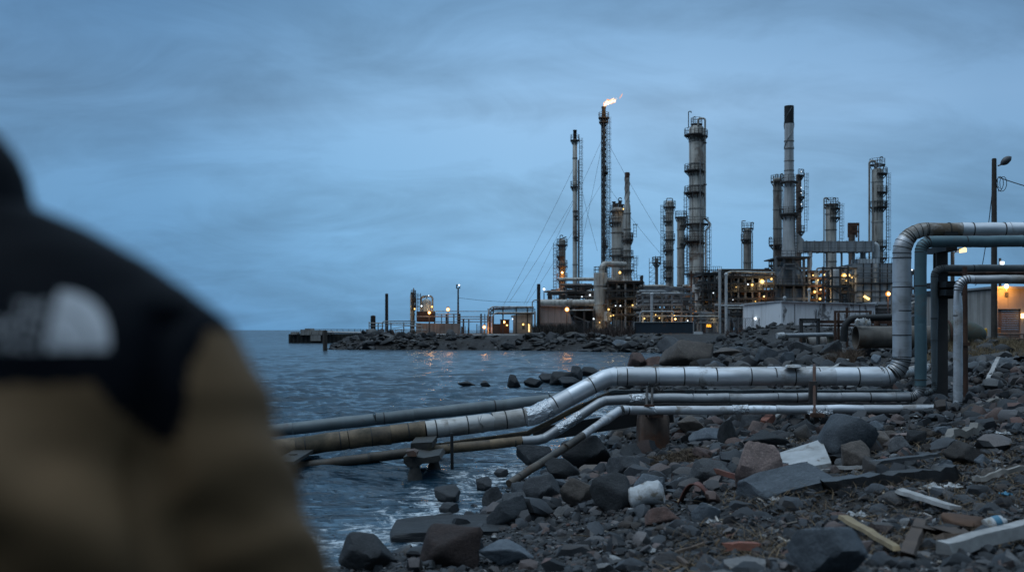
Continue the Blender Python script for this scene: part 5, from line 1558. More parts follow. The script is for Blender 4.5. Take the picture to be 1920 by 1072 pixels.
def peel_mat():
    kk = NT('peeling_white_render')
    tc = kk.n('ShaderNodeTexCoord').outputs['Object']
    c0 = kk.mix(kk.noise(tc, .35, 5, .6), (.70, .71, .72), (.84, .85, .86))
    st = kk.noise(kk.map(tc, (.55, .55, .16)), 1.0, 7, .72, .6)
    big = kk.noise(kk.map(tc, (.16, .16, .1)), 1.0, 2, .5)
    f = kk.ramp(kk.math('MULTIPLY', st, kk.math('ADD', big, .55)), [(.63, 0), (.69, 1)])
    c0 = kk.mix(kk.math('MULTIPLY', f, .85), c0, (.06, .06, .065))
    r2 = kk.ramp(kk.noise(kk.map(tc, (1.4, 1.4, .12)), 1, 4, .6), [(.52, 0), (.75, 1)])
    c0 = kk.mix(kk.math('MULTIPLY', r2, .35), c0, (.2, .17, .14))
    kk.bsdf(c0, .8, 0, f, .3, .03)
    return kk.m


M['peel'] = peel_mat()
m.build('wall', M['peel'], T, 0)
m = MB(); e = .35
m.quadbox([(a.x - .3, a.y - .2, a.z + .004), (b.x, b.y - e, b.z + .004), (b.x + .01, b.y + 7, b.z + .004), (a.x - .3, a.y + 8, a.z + .004), (a.x - .3, a.y - .2, a.z + .2), (b.x, b.y - e, b.z + .2), (b.x + .01, b.y + 7, b.z + .2), (a.x - .3, a.y + 8, a.z + .2)])
m.quadbox([(b.x + .004, b.y - e, b.z + .004), (c_.x + .3, c_.y - e, dz.z + .004), (c_.x + .3, c_.y + 10, dz.z + .004), (b.x + .014, b.y + 11, b.z + .004), (b.x + .004, b.y - e, b.z + .18), (c_.x + .3, c_.y - e, dz.z + .18), (c_.x + .3, c_.y + 10, dz.z + .18), (b.x + .014, b.y + 11, b.z + .18)])
m.build('roof_edge', M['panel_pale'], T)
for px in (1490, 1541, 1592): MB().beam(P(px, 570, Yw + .4), P(px, 622, Yw + .4), .1, .12).build('downpipe', M['frame_grey'], T)
MB().box(P(1416, 597, Yw + 6.6), (.3, .2, .3)).build('wall_lamp', EM_WHITE, T)
d = bxz(1643, 1700, 566, 612, 154, 160)
T = thing('process_building', 'banded pale low building behind the orange lamp left of the tall bend', 'building', ((d['x0'] + d['x1']) / 2, 157, 2.1))
MB().span(**d).build('wall', M['panel_pale'], T)
for yy in (573, 580, 587): MB().beam(P(1642, yy, 153.6), P(1702, yy, 153.6), .35, .3).build('pipe', M['frame'], T)

# right of the tall bend: little frames seen through the risers
rack('small post frame seen between the tall silver and teal uprights', 1700, 1716, 505, 120, 3, (512, 540, 560), 2, 41, 2, 'frame', clutter=6, lit=((1709, 506, N_, .12, 0),))
rack('small open frame seen right of the teal upright', 1728, 1790, 556, 112, 4, (558, 572, 590), 3, 42, 2, 'frame_grey', clutter=8, lit=((1739, 538, N_, .26, 60), (1778, 551, W_, .25, 60)))

# fences
def fence(label, pts, Y, h, name, post_mat, solid=None, gap=2.2, mesh_=True, cat='fence'):
    W = [Vector((P(a, 0, y).x, y, hz(P(a, 0, y).x, y))) for a, y in pts]
    T = thing(name, label, cat, (W[0] + W[-1]) / 2)
    for a, b in zip(W, W[1:]):
        L = (b - a).length; n = max(1, int(L / gap))
        for i in range(n + 1):
            q = a.lerp(b, i / n); MB().beam((q.x, q.y, q.z - .3), (q.x, q.y, q.z + h), .07 if not solid else .1).build('post', M[post_mat], T)
        if solid:
            dz_ = h
            MB().quadbox([(a.x, a.y + .08, a.z + .1), (b.x, b.y + .08, b.z + .1), (b.x, b.y + .16, b.z + .1), (a.x, a.y + .16, a.z + .1), (a.x, a.y + .08, a.z + h), (b.x, b.y + .08, b.z + h), (b.x, b.y + .16, b.z + h), (a.x, a.y + .16, a.z + h)]).build('panel', M[solid], T)
            MB().beam((a.x, a.y, a.z + h + .06), (b.x, b.y, b.z + h + .06), .16, .08).build('top_rail', M['tower_pale'], T)
        else:
            m = MB()
            for q in (.1, h): m.beam((a.x, a.y, a.z + q), (b.x, b.y, b.z + q), .05)
            if mesh_:
                s_ = 0
                while s_ < L:
                    for sg in (-1, 1):
                        e0 = a.lerp(b, s_ / L); e1 = a.lerp(b, min(1, max(0, (s_ + sg * h) / L)))
                        m.beam((e0.x, e0.y, e0.z + .1), (e1.x, e1.y, e1.z + h), .02)
                    s_ += .42
            m.build('wire_mesh', M['guy'], T)
    return T


fence('solid navy panel fence in front of the low rack and great tower', [(1189, 163), (1300, 160)], 0, 1.75, 'panel_fence', 'tower_pale', 'navy_panel', 5)
fence('chain link fence right of the navy panels, before the wide process frame', [(1301, 160), (1372, 154), (1424, 148)], 0, 2.3, 'chain_link_fence', 'frame_grey')
fence('chain link fence along the shore below the brown concrete building', [(1075, 170), (1130, 168), (1188, 164)], 0, 2.0, 'chain_link_fence', 'frame_grey')
d = bxz(1325, 1333.5, 608, 613, 158, 158.15)
single(MB().span(**d), 'lit_sign', 'small amber lit sign hanging on the chain link fence', 'sign', EM_AMBER)
p = P(1327, 617, 157.6)
single(MB().beam(P(1302, 624.5, 157), P(1317, 625, 157), .6, .5), 'concrete_block', 'pale concrete kerb block at the foot of the navy fence', 'block', M['white_wall'])
# ------------------------------------------------------------------ rocks
import bmesh


def ico(sub):
    bm = bmesh.new(); bmesh.ops.create_icosphere(bm, subdivisions=sub, radius=1)
    V = np.array([v.co for v in bm.verts]); Fc = np.array([[v.index for v in f.verts] for f in bm.faces]); bm.free()
    return V, Fc


def rock_shape(seed, sub, cuts=11, flat=0.0, rough=.062):
    """angular broken stone: a unit ball cut by random planes, edges a little worn, surface pitted"""
    rs = np.random.RandomState(seed)
    V, Fc = ico(sub)
    d = V / np.linalg.norm(V, axis=1)[:, None]
    n = rs.normal(size=(cuts, 3)); n /= np.linalg.norm(n, axis=1)[:, None]
    h = rs.uniform(.42, .80, cuts)
    # a rough box underneath gives slabs and blocks rather than balls
    q = np.linalg.qr(rs.normal(size=(3, 3)))[0]
    bxh = rs.uniform(.5, .75, 3)
    n = np.concatenate([n, q, -q]); h = np.concatenate([h, bxh, bxh * rs.uniform(.85, 1.1, 3)])
    dots = d @ n.T
    rr = np.where(dots > 1e-3, h[None, :] / np.maximum(dots, 1e-3), 9)
    srt = np.sort(rr, axis=1)[:, :2]
    kk = 20.0 + 26.0 * rs.uniform()
    r = -np.log(np.exp(-kk * srt).sum(1)) / kk
    r = np.minimum(r, 1.15)
    V = d * r[:, None]
    p = V * 2.1 + seed
    V = V * (1 + rough * 2.2 * (fbm(p[:, 0] * 1.3 + p[:, 2] * .7, p[:, 1] * 1.3 - p[:, 2] * .9, seed, 5))[:, None])
    V -= (V.max(0) + V.min(0)) / 2
    V /= (V.max(0) - V.min(0))
    return V, Fc


ROCKS = []
SLAB = None
for i in range(18):
    V, Fc = rock_shape(100 + i, 4, 6 + i % 7)
    me = bpy.data.meshes.new('rock_shape')
    me.from_pydata(V.tolist(), [], Fc.tolist())
    me.materials.append(ROCKM['dark'])
    me.shade_smooth(); me.set_sharp_from_angle(angle=dg(38))
    ROCKS.append(me)
# a long quarried slab: mostly its box planes, a few corners knocked off
V, Fc = rock_shape(777, 4, 2, rough=.02)
sl_ = np.array([[x, y, z] for x, y, z in V])
bxs = np.abs(V) * 2
V = np.sign(V) * np.minimum(np.abs(V) * 1.9, .5 - .04 * vn(V[:, [1]] * 9 + 3, V[:, [0]] * 9, 5))
SLAB = bpy.data.meshes.new('slab_shape'); SLAB.from_pydata(V.tolist(), [], Fc.tolist()); SLAB.materials.append(ROCKM['dark']); SLAB.shade_smooth(); SLAB.set_sharp_from_angle(angle=dg(38))
ROCKPOS = []


def rock_at(p, w, d, h, kind, label, group, rz, tilt=(0, 0), shape=None, name='boulder', sink=.34):
    me = SLAB if shape == 'slab' else ROCKS[R.randrange(18) if shape is None else shape]
    o = bpy.data.objects.new(name, me)
    col.objects.link(o)
    o.location = (p.x, p.y + d * .25, p.z + h * (.5 - sink))
    o.scale = (w, d, h)
    o.rotation_euler = (tilt[0], tilt[1], rz)
    o.material_slots[0].link = 'OBJECT'; o.material_slots[0].material = ROCKM[kind]
    ROCKPOS.append((p.x, p.y, max(w, d) / 2))
    return tag(o, label, 'rock', group)


def rock_px(px, py, w, h, kind, label, shape=None, depth=.8, rz=None, tilt=(0, 0), group='boulders of the shore', sink=.16):
    p = ground_px(px, py)
    s = p.y / F
    return rock_at(p, w * s * 1.08, w * s * depth, h * s * 1.15 / (1 - sink), kind, label, group, rz if rz is not None else R.uniform(-.35, .35), tilt, shape, 'boulder', sink)


for a in (
        (685, 1068, 104, 58, 'dark', 'black wet boulder at the bottom edge beside the sleeve'), (845, 1064, 112, 66, 'red', 'big reddish brown block by the foam at the bottom edge', 3),
        (952, 1058, 96, 36, 'blue', 'grey slab lying right of the reddish brown block'), (1020, 952, 72, 56, 'dark', 'rounded charcoal boulder at the waterline left of a brown block'),
        (1085, 950, 64, 46, 'brown', 'brown block right of the rounded charcoal boulder'), (1150, 958, 76, 62, 'dark', 'dark boulder between the brown block and the white drum'),
        (952, 988, 84, 44, 'blue', 'tilted grey slab at the waterline below the charcoal boulder', None, .5, .5, (0, -.35)), (838, 940, 46, 26, 'dark', 'small dark rock awash left of the charcoal boulder'),
        (908, 920, 30, 22, 'dark', 'little black rock awash near the slanting pipe end'), (842, 964, 36, 18, 'dark', 'tiny black rock among the foam'), (926, 955, 46, 38, 'dark', 'pointed black rock awash in front of the charcoal boulder'),
        (836, 985, 44, 20, 'dark', 'flat black rock just showing above the long sunk slab'), (940, 893, 26, 12, 'dark', 'small flat rock awash beside the slanting pipe'),
        (1592, 865, 108, 74, 'blue', 'large blue grey boulder under the trestle posts', 7), (1428, 926, 84, 84, 'pink', 'upright pinkish granite boulder', 5, .7, -.2, (.1, .15)),
        (1342, 912, 92, 42, 'grey', 'speckled grey boulder left of the upright pink one'), (1610, 880, 54, 46, 'brown', 'pointed brown stone in front of the large blue grey boulder'),
        (1562, 1085, 132, 84, 'blue', 'dark blue boulder cut by the bottom edge', 9), (1098, 884, 104, 58, 'dark', 'large black boulder behind the slanting brown pipe end', 2),
        (1055, 905, 62, 40, 'dark', 'black boulder below the slanting brown pipe end'), (1000, 872, 66, 34, 'dark', 'black rocks edge left of the slanting pipe end', None, .6, .3),
        (1290, 690, 96, 46, 'brown', 'big tan block at the inner corner of the cove', 4), (1198, 690, 40, 26, 'red', 'reddish brown rock left of the tan block behind the pipe'), (1232, 690, 46, 20, 'red', 'low reddish brown rock touching the tan block'),
        (963, 727, 24, 22, 'dark', 'pointed black rock standing up on the spit'), (876, 725, 32, 9, 'dark', 'low black rock at the seaward tip of the spit'), (910, 727, 18, 12, 'dark', 'second black rock from the tip of the spit'),
        (1000, 726, 34, 16, 'dark', 'black rock right of the pointed one on the spit'), (1030, 720, 38, 18, 'dark', 'black rock in the middle of the spit'), (1052, 722, 40, 22, 'dark', 'double black rock near the thick end of the spit'),
        (1081, 713, 22, 24, 'dark', 'tall black rock near the silver pipe kink'), (1108, 706, 44, 16, 'dark', 'flat black slab at the thick end of the spit'), (1070, 726, 44, 18, 'blue', 'greenish black rock in front of the tall spit rock'),
        (1690, 850, 40, 28, 'grey', 'pale grey stone right of the large blue grey boulder'), (1650, 838, 44, 26, 'brown', 'brown stone above the pale grey one'), (1815, 872, 66, 34, 'brown', 'tilted dark brown block on the right bank', None, .8, .5, (.2, .3)),
        (1365, 838, 40, 46, 'dark', 'tall dark stone standing under the pipes'), (1410, 812, 40, 30, 'grey', 'grey stone leaning under the pipes, right of the tall dark one'), (1300, 815, 52, 30, 'brown', 'brownish block right of the concrete pier'),
        (1330, 832, 66, 26, 'blue', 'flat blue grey rock right of the concrete pier'), (1445, 845, 84, 30, 'dark', 'long dark slab under the pipes left of the trestle posts'), (1215, 935, 60, 40, 'blue', 'blue grey stone above the white drum'),
        (1170, 905, 64, 44, 'dark', 'dark grey wedge left of the seaweed patch'), (1325, 985, 52, 38, 'blue', 'small pointed blue grey wedge below the rusty sheet'), (1245, 985, 64, 30, 'red', 'flat dull red stone below the white drum'),
        (1720, 835, 36, 24, 'dark', 'dark stone beside the pale grey one on the right bank'), (1560, 676, 50, 34, 'dark', 'leaning dark concrete chunk behind the biggest pipe'), (1500, 672, 44, 28, 'grey', 'pale broken slab below the drain ring', None, .8, .4, (.4, .2)),
        (1440, 684, 40, 28, 'blue', 'blue grey block behind the biggest pipe, mid length'), (1370, 672, 60, 18, 'brown', 'flat pale edged slab beyond the tan block', None, 1, .2), (1345, 700, 30, 20, 'blue', 'greenish stone right of the tan block')):
    rock_px(a[0], a[1], a[2], a[3], a[4], a[5], *(a[6:] if len(a) > 6 else ()))
# the two big flat slabs
p = ground_px(846, 1010); s = p.y / F
rock_at(p, 232 * s, .9, .34, 'dark', 'long flat black slab half sunk in the sea at the foam', None, -.06, (.1, -.03), 'slab', 'rock_slab', .45)
p = ground_px(1480, 925); s = p.y / F
rock_at(p, 190 * s, .55, .30, 'blue', 'long grey stone slab pointing up right below the white slab', None, .55, (.35, -.10), 'slab', 'rock_slab', .3)

ZONES = [
    ('waterline', 42, None, (26, 70), ('dark', 'dark', 'blue', 'brown'), 'plain dark stone among those packed along the wet edge of the near shore'),
    ('bank', 84, (1120, 1720, 778, 905), (16, 52), ('dark', 'blue', 'brown', 'grey', 'grey', 'pink', 'red'), 'plain angular stone among those heaped under the pipe run'),
    ('right', 52, (1600, 1925, 775, 900), (14, 40), ('dark', 'brown', 'grey', 'blue', 'pink'), 'plain loose stone among those on the sloping right bank'),
    ('behind', 66, (1140, 1700, 648, 700), (14, 44), ('dark', 'dark', 'blue', 'brown'), 'plain broken block among those on the bank behind the pipe run'),
    ('front', 40, (900, 1925, 905, 1090), (14, 40), ('dark', 'blue', 'brown', 'red'), 'plain flat stone among those lying loose on the near shingle'),
    ('spit', 14, (1000, 1140, 700, 728), (12, 30), ('dark', 'dark', 'blue'), 'plain black rock among those heaped at the thick end of the spit'),
]
for nm, cnt, box, sz, kinds, lab in ZONES:
    k = 0; tries = 0
    while k < cnt and tries < cnt * 12:
        tries += 1
        if nm == 'waterline':
            q = R.random(); A = [(700, 1075), (880, 1000), (960, 960), (1010, 905), (1110, 880), (1190, 830)]
            f = q * (len(A) - 1); i = min(int(f), len(A) - 2); t_ = f - i
            px = A[i][0] * (1 - t_) + A[i + 1][0] * t_ + R.uniform(-30, 110); py = A[i][1] * (1 - t_) + A[i + 1][1] * t_ + R.uniform(-18, 34)
        else:
            px, py = R.uniform(box[0], box[1]), R.uniform(box[2], box[3])
        if 1180 < px < 1320 and 842 < py < 900 or 1190 < px < 1265 and py > 778 and py < 905: continue
        p = ground_px(px, py)
        dd = float(shore_d(p.x, p.y))
        if dd < (-.8 if nm in ('waterline', 'spit') else .1): continue
        w = R.uniform(*sz) * (R.random() ** .5 * .6 + .5) * p.y / F
        if any((p.x - a) ** 2 + (p.y - b) ** 2 < (.55 * (r_ + w / 2)) ** 2 for a, b, r_ in ROCKPOS): continue
        fl = .42 if nm == 'front' else R.choice((.34, .5, .72, .85))
        rock_at(p, w, w * R.uniform(.6, 1.1), w * R.uniform(.7, 1.2) * fl, R.choice(kinds), lab, lab.replace('plain ', 'plain ').split(' among those ')[0] + 's ' + lab.split(' among those ')[1], R.uniform(0, 6.28),
                (R.uniform(-.4, .4), R.uniform(-.4, .4)), None, 'stone')
        k += 1


def scatter(name, pos, size, templates, mat, squash=(.45, .9), sink=.25, seed=0, smooth=None):
    """one mesh of many small stones"""
    rs = np.random.RandomState(seed)
    Vs, Fs, off = [], [], 0
    per = np.array_split(rs.permutation(len(pos)), len(templates))
    for (tv, tf), idx in zip(templates, per):
        n = len(idx)
        if not n: continue
        a = rs.uniform(0, 2 * np.pi, n); ta = rs.normal(0, .3, n)
        sx = size[idx] * rs.uniform(.8, 1.4, n); sy = size[idx] * rs.uniform(.6, 1.0, n); sz = size[idx] * rs.uniform(*squash, n)
        X = tv[None, :, 0] * sx[:, None]; Y = tv[None, :, 1] * sy[:, None]; Z = tv[None, :, 2] * sz[:, None]
        X, Z = X * np.cos(ta)[:, None] - Z * np.sin(ta)[:, None], X * np.sin(ta)[:, None] + Z * np.cos(ta)[:, None]
        X, Y = X * np.cos(a)[:, None] - Y * np.sin(a)[:, None], X * np.sin(a)[:, None] + Y * np.cos(a)[:, None]
        V = np.stack([X + pos[idx, 0:1], Y + pos[idx, 1:2], Z + pos[idx, 2:3] + (sz * (.5 - sink))[:, None]], 2).reshape(-1, 3)
        Fc = (tf[None] + (np.arange(n) * len(tv))[:, None, None] + off).reshape(-1, 3)
        Vs.append(V); Fs.append(Fc); off += len(V)
    return npmesh(name, np.concatenate(Vs), np.concatenate(Fs), mat, None, smooth or 180, 'stuff')


def pebble_mat(name, stops, wetz=.18):
    k = NT(name)
    geo = k.n('ShaderNodeNewGeometry')
    c = k.ramp(geo.outputs['Random Per Island'], stops)
    nz = k.noise(geo.outputs['Position'], 45, 4, .65)
    c = k.mix(k.ramp(nz, [(.35, .45), (.65, 0)]), c, (.02, .02, .02))
    sp = k.n('ShaderNodeSeparateXYZ'); k.l(geo.outputs['Position'], sp.inputs[0])
    wet = k.ramp(k.math('MULTIPLY', sp.outputs[2], 1.6, True), [(.08, 1), (.5, 0)])
    c = k.mix(k.math('MULTIPLY', wet, .7), c, (.014, .015, .016))
    k.bsdf(c, k.math('SUBTRACT', .75, k.math('MULTIPLY', wet, .4)), 0, nz, .6, .01, .4)
    return k.m


PEB = pebble_mat('shingle_pebbles', [(0, (0.01584, 0.01656, 0.01872)), (.3, (0.0324, 0.03456, 0.03816)), (.55, (0.054, 0.05904, 0.0648)), (.7, (0.0504, 0.04032, 0.03384)), (.82, (0.0828, 0.0792, 0.0792)), (.90, (0.0936, 0.054, 0.0432)), (.955, (0.144, 0.1404, 0.1368)), (.985, (0.36, 0.3528, 0.3456))])
RUB = pebble_mat('rubble_stones', [(0, (0.01364, 0.01364, 0.01488)), (.35, (0.031, 0.03224, 0.03472)), (.6, (0.0527, 0.0527, 0.05456)), (.75, (0.0465, 0.03844, 0.03224)), (.9, (0.0868, 0.0837, 0.0806)), (.97, (0.1612, 0.1581, 0.155)), (1, (0.248, 0.2418, 0.2356))])
PEB2 = pebble_mat('broken_stones', [(0, (.014, .015, .017)), (.32, (.036, .039, .044)), (.55, (.06, .065, .073)), (.70, (.06, .045, .037)), (.82, (.11, .108, .11)), (.90, (.13, .08, .066)), (.965, (.19, .185, .18)), (1, (.13, .055, .04))])
T1 = [rock_shape(300 + i, 1, 5, rough=.12) for i in range(8)]
T2 = [rock_shape(340 + i, 2, 8, rough=.09) for i in range(8)]


def sample(n, y0, y1, r0, r1, dmin, dmax, seed, dens=None):
    rs = np.random.RandomState(seed)
    Y = np.exp(rs.uniform(math.log(y0), math.log(y1), n * 4)); X = Y * rs.uniform(r0, r1, n * 4)
    d = shore_d(X, Y)
    k = (d > dmin) & (d < dmax)
    if dens is not None: k &= rs.uniform(0, 1, n * 4) < dens(X, Y)
    X, Y = X[k][:n], Y[k][:n]
    return np.stack([X, Y, height(X, Y)], 1)


pos = sample(34000, 7.0, 34, -.16, .62, -.25, 40, 1, lambda x, y: np.clip(.55 + 1.6 * fbm(x * .6, y * .6, 77, 3), .12, 1))
sz = np.exp(NR.normal(math.log(.042), .5, len(pos))).clip(.016, .16)
scatter('shingle', pos, sz, T1, PEB, seed=2, smooth=40)
pos = sample(5600, 8, 40, -.14, .6, -.4, 30, 3, lambda x, y: np.clip(.5 + 2.2 * fbm(x * .4, y * .4, 79, 3), .05, 1))
sz = np.exp(NR.normal(math.log(.095), .5, len(pos))).clip(.045, .32)
scatter('shingle', pos, sz, T2, PEB2, (.4, .9), .35, 4, 34)
pos = sample(2300, 15, 31, -.06, .5, .2, 11, 33, lambda x, y: np.clip(.35 + 1.8 * fbm(x * .5, y * .5, 83, 3) + (y - 20) * .03, .05, 1))
sz = np.exp(NR.normal(math.log(.19), .45, len(pos))).clip(.08, .5)
scatter('rubble', pos, sz, T2, PEB2, (.45, .95), .3, 14, 34)
# rubble: bank behind the pipes, and the rock armour of the far shore
pos = sample(3600, 27, 125, .02, .46, -.3, 26, 5, lambda x, y: np.clip(1.1 - shore_d(x, y) / 26 + .8 * fbm(x * .15, y * .15, 80, 3), .03, 1))
sz = np.exp(NR.normal(math.log(.34), .5, len(pos))).clip(.12, 1.0) * np.interp(pos[:, 1], [27, 60, 125], [.75, 1.1, 1.5])
scatter('rubble', pos, sz, T2, RUB, (.35, .9), .25, 6, 40)
pos = sample(4600, 128, 200, -.18, .15, -.5, 6.0, 7, lambda x, y: np.clip(.9 + 2.0 * fbm(x * .12, y * .3, 81, 3) - shore_d(x, y) * .05, .05, 1))
sz = np.exp(NR.normal(math.log(.52), .68, len(pos))).clip(.2, 2.2)
scatter('rubble', pos, sz, T2, RUB, (.25, .7), .2, 8, 40)

# ------------------------------------------------------------------ debris on the near shore
def board(name, label, a, b, w, t_, mat, lift=(.09, .09), segs=10, rough=.004, group=None, cat='plank'):
    A, B = ground_px(*a), ground_px(*b)
    A.z += lift[0] + .05; B.z += lift[1] + .05
    m = MB(); d = (B - A).normalized(); up = Vector((0, 0, 1)); sx = d.cross(up).normalized(); sy = sx.cross(d).normalized()
    b0 = 0
    for i in range(segs + 1):
        q = i / segs
        c = A.lerp(B, q) + sy * (R.gauss(0, rough)) + sx * R.gauss(0, rough)
        ww = w * (1 - .35 * q * (1 if 'pointed' in label else .2)) * (1 if 0 < i < segs else R.uniform(.8, 1)) * R.uniform(.98, 1.02)
        for ux, uy in ((-.5, -.5), (-.42, .5), (.42, .5), (.5, -.5)):
            m.v.append(tuple(c + sx * (ux * ww + R.gauss(0, rough * .5)) + sy * (uy * t_) + d * (R.gauss(0, w * .3) if i in (0, segs) else 0)))
    for i in range(segs):
        for j in range(4):
            a_, b_ = i * 4 + j, i * 4 + (j + 1) % 4
            m.f.append((a_, b_, b_ + 4, a_ + 4)); m.m.append(0)
    m.f += [(3, 2, 1, 0), (segs * 4, segs * 4 + 1, segs * 4 + 2, segs * 4 + 3)]; m.m += [0, 0]
    return single(m, name, label, cat, M[mat], group, 30)


board('driftwood_beam', 'long wet black timber beam lying on the right shingle', (1548, 925), (1795, 898), .26, .20, 'drift_dark', (.02, .04), segs=22, rough=.012)
board('plank', 'thin dark plank resting along the black timber beam', (1640, 908), (1760, 893), .16, .04, 'drift_dark', (.25, .25))
board('plank', 'pale pointed plank lying on the shingle below the black beam', (1686, 943), (1792, 972), .17, .045, 'drift_pale', (.10, .06))
board('plank', 'tan pointed board at the bottom right beside the dark blue boulder', (1582, 1002), (1682, 1050), .12, .035, 'drift_tan', (.13, .05))
board('driftwood_log', 'whitish driftwood log in the bottom right corner', (1768, 1060), (1935, 1022), .15, .11, 'drift_pale', (.08, .12))
board('plank', 'slim white stick with a knob end above the black beam', (1566, 890), (1645, 887), .06, .05, 'drift_pale', (.06, .05))
board('driftwood_branch', 'brown crooked branch at the right edge below the bank', (1824, 914), (1935, 896), .07, .06, 'drift', (.06, .08), rough=.016)
board('plank', 'brown square ended board near the driftwood log', (1744, 1030), (1815, 1026), .42, .05, 'drift_brown', (.10, .07))
board('plank', 'dull brown board in front of the brown sack', (1700, 1060), (1728, 1010), .13, .06, 'drift_brown', (.05, .12))
board('stick', 'dark crossed stick in the shingle, longer of two', (1225, 1066), (1320, 1036), .04, .03, 'drift_brown', (.03, .04))
board('stick', 'dark crossed stick in the shingle, shorter of two', (1250, 1050), (1290, 1075), .05, .03, 'drift_brown', (.05, .03))
board('brick', 'flat reddish brown brick bar in the shingle', (1366, 1042), (1425, 1040), .12, .07, 'brick', (.03, .03), 3, .004, cat='brick')
board('brick', 'orange broken brick under the pipes near the trestle', (1430, 812), (1447, 800), .22, .16, 'brick', (.15, .2), 3, .008, cat='brick')
board('plank', 'pale plank sticking out of rubble left of the trestle posts', (1446, 800), (1484, 782), .11, .04, 'drift_pale', (.1, .25))
board('plank', 'grey plank leaning on the dirt mound at the right', (1848, 728), (1872, 694), .13, .06, 'drift_pale', (.05, .25))
board('plank', 'white plank lying behind the biggest pipe', (1560, 700), (1590, 686), .14, .05, 'drift_pale', (.1, .2))
board('plank', 'white broken slat in the rubble below the drain ring', (1464, 668), (1492, 658), .18, .06, 'drift_pale', (.1, .3))
board('stick', 'thin pale stick lying right of the upright pink boulder', (1476, 905), (1560, 893), .04, .03, 'drift_pale', (.05, .06))
board('driftwood_log', 'grey driftwood piece in the bank right of the large boulder', (1768, 838), (1836, 818), .16, .12, 'drift', (.08, .1), rough=.03)
board('rusty_bar', 'red rusty bar running right from the bent red sheet', (1312, 908), (1392, 918), .06, .07, 'red_rust', (.22, .10), cat='bar')
board('driftwood_log', 'dead pale trunk piece on the slope below the dirt mound', (1838, 775), (1872, 762), .12, .1, 'drift', (.06, .1), rough=.02)
# white slab
A = ground_px(1510, 893)
s = A.y / F
m = MB(); m.quadbox([A + Vector((x * s, y, z)) for x, y, z in ((-50, -.2, .02), (40, -.25, .16), (58, .8, .42), (-30, .7, .2), (-50, -.2, .10), (40, -.25, .24), (58, .8, .50), (-30, .7, .28))])
single(m, 'white_slab', 'flat dirty white slab tilted on the stones right of the upright pink boulder', 'slab', M['dirty_slab'])
# white drum, crumpled, lying on its side
A = ground_px(1212, 952); s = A.y / F
ax = Vector((.96, -.2, .22)).normalized()
pts = [A + Vector((0, 0, .17)) + ax * (q * 66 * s) for q in (-.5, -.44, -.4, -.3, -.15, 0, .1, .25, .4, .46, .5)]
rr_ = [.10, .155, .172, .160, .165, .158, .168, .160, .166, .16, .10]
m = MB().tube(pts, rr_, 20)
m.v = [tuple(Vector(v) + Vector((0, 0, .02 * math.sin(v[0] * 14))) + Vector([R.gauss(0, .004) for _ in range(3)])) for v in m.v]
single(m, 'plastic_drum', 'crumpled white plastic drum lying on the shore stones', 'drum', M['plastic'])
# bent rusty sheet
A = ground_px(1302, 948); s = A.y / F
m = MB(); nx, ny = 16, 8
for j in range(ny + 1):
    for i in range(nx + 1):
        u, v = i / nx, j / ny
        x = (-34 + 70 * u) * s; z = .02 + .30 * math.sin(min(1, u * 1.15) * math.pi) ** .8 * (1 - .25 * v) + .02 * math.sin(u * 9 + v * 5)
        m.v.append(tuple(A + Vector((x + .15 * v, -.1 + .5 * v, z))))
for j in range(ny):
    for i in range(nx):
        a = j * (nx + 1) + i; m.f.append((a, a + 1, a + nx + 2, a + nx + 1)); m.m.append(0)
o = single(m, 'rusty_sheet', 'bent red rusted metal sheet lying left of the upright pink boulder', 'metal sheet', M['red_rust'], smooth=60)
sd = o.modifiers.new('thick', 'SOLIDIFY'); sd.thickness = .012
# brown sack and blue bottle
A = ground_px(1812, 998); s = A.y / F
V, Fc = rock_shape(520, 4, 5, rough=.10)
m = MB(); m.v = [tuple(A + Vector((x * 84 * s, y * .45, z * 36 * s + 16 * s))) for x, y, z in V]; m.f = [tuple(f) for f in Fc.tolist()]; m.m = [0] * len(m.f)
single(m, 'sack', 'slumped brown sack lying left of the blue bottle', 'sack', M['sack'], smooth=60)
A = ground_px(1866, 998); s = A.y / F
ax = Vector((.93, .1, .22)).normalized(); c0 = A + Vector((0, 0, .08))
T = thing('plastic_bottle', 'pale plastic bottle with a blue label beside the brown sack', 'bottle', A)
MB().tube([c0 + ax * (q * 44 * s) for q in (-.5, -.46, -.1)], [.04, .07, .075], 16).tube([c0 + ax * (q * 44 * s) for q in (.18, .3, .42, .5)], [.075, .07, .03, .028], 16).build('bottle_body', M['plastic'], T)
MB().tube([c0 + ax * (q * 44 * s) for q in (-.1, .18)], [.077, .077], 16).build('label_wrap', M['blue_plastic'], T)
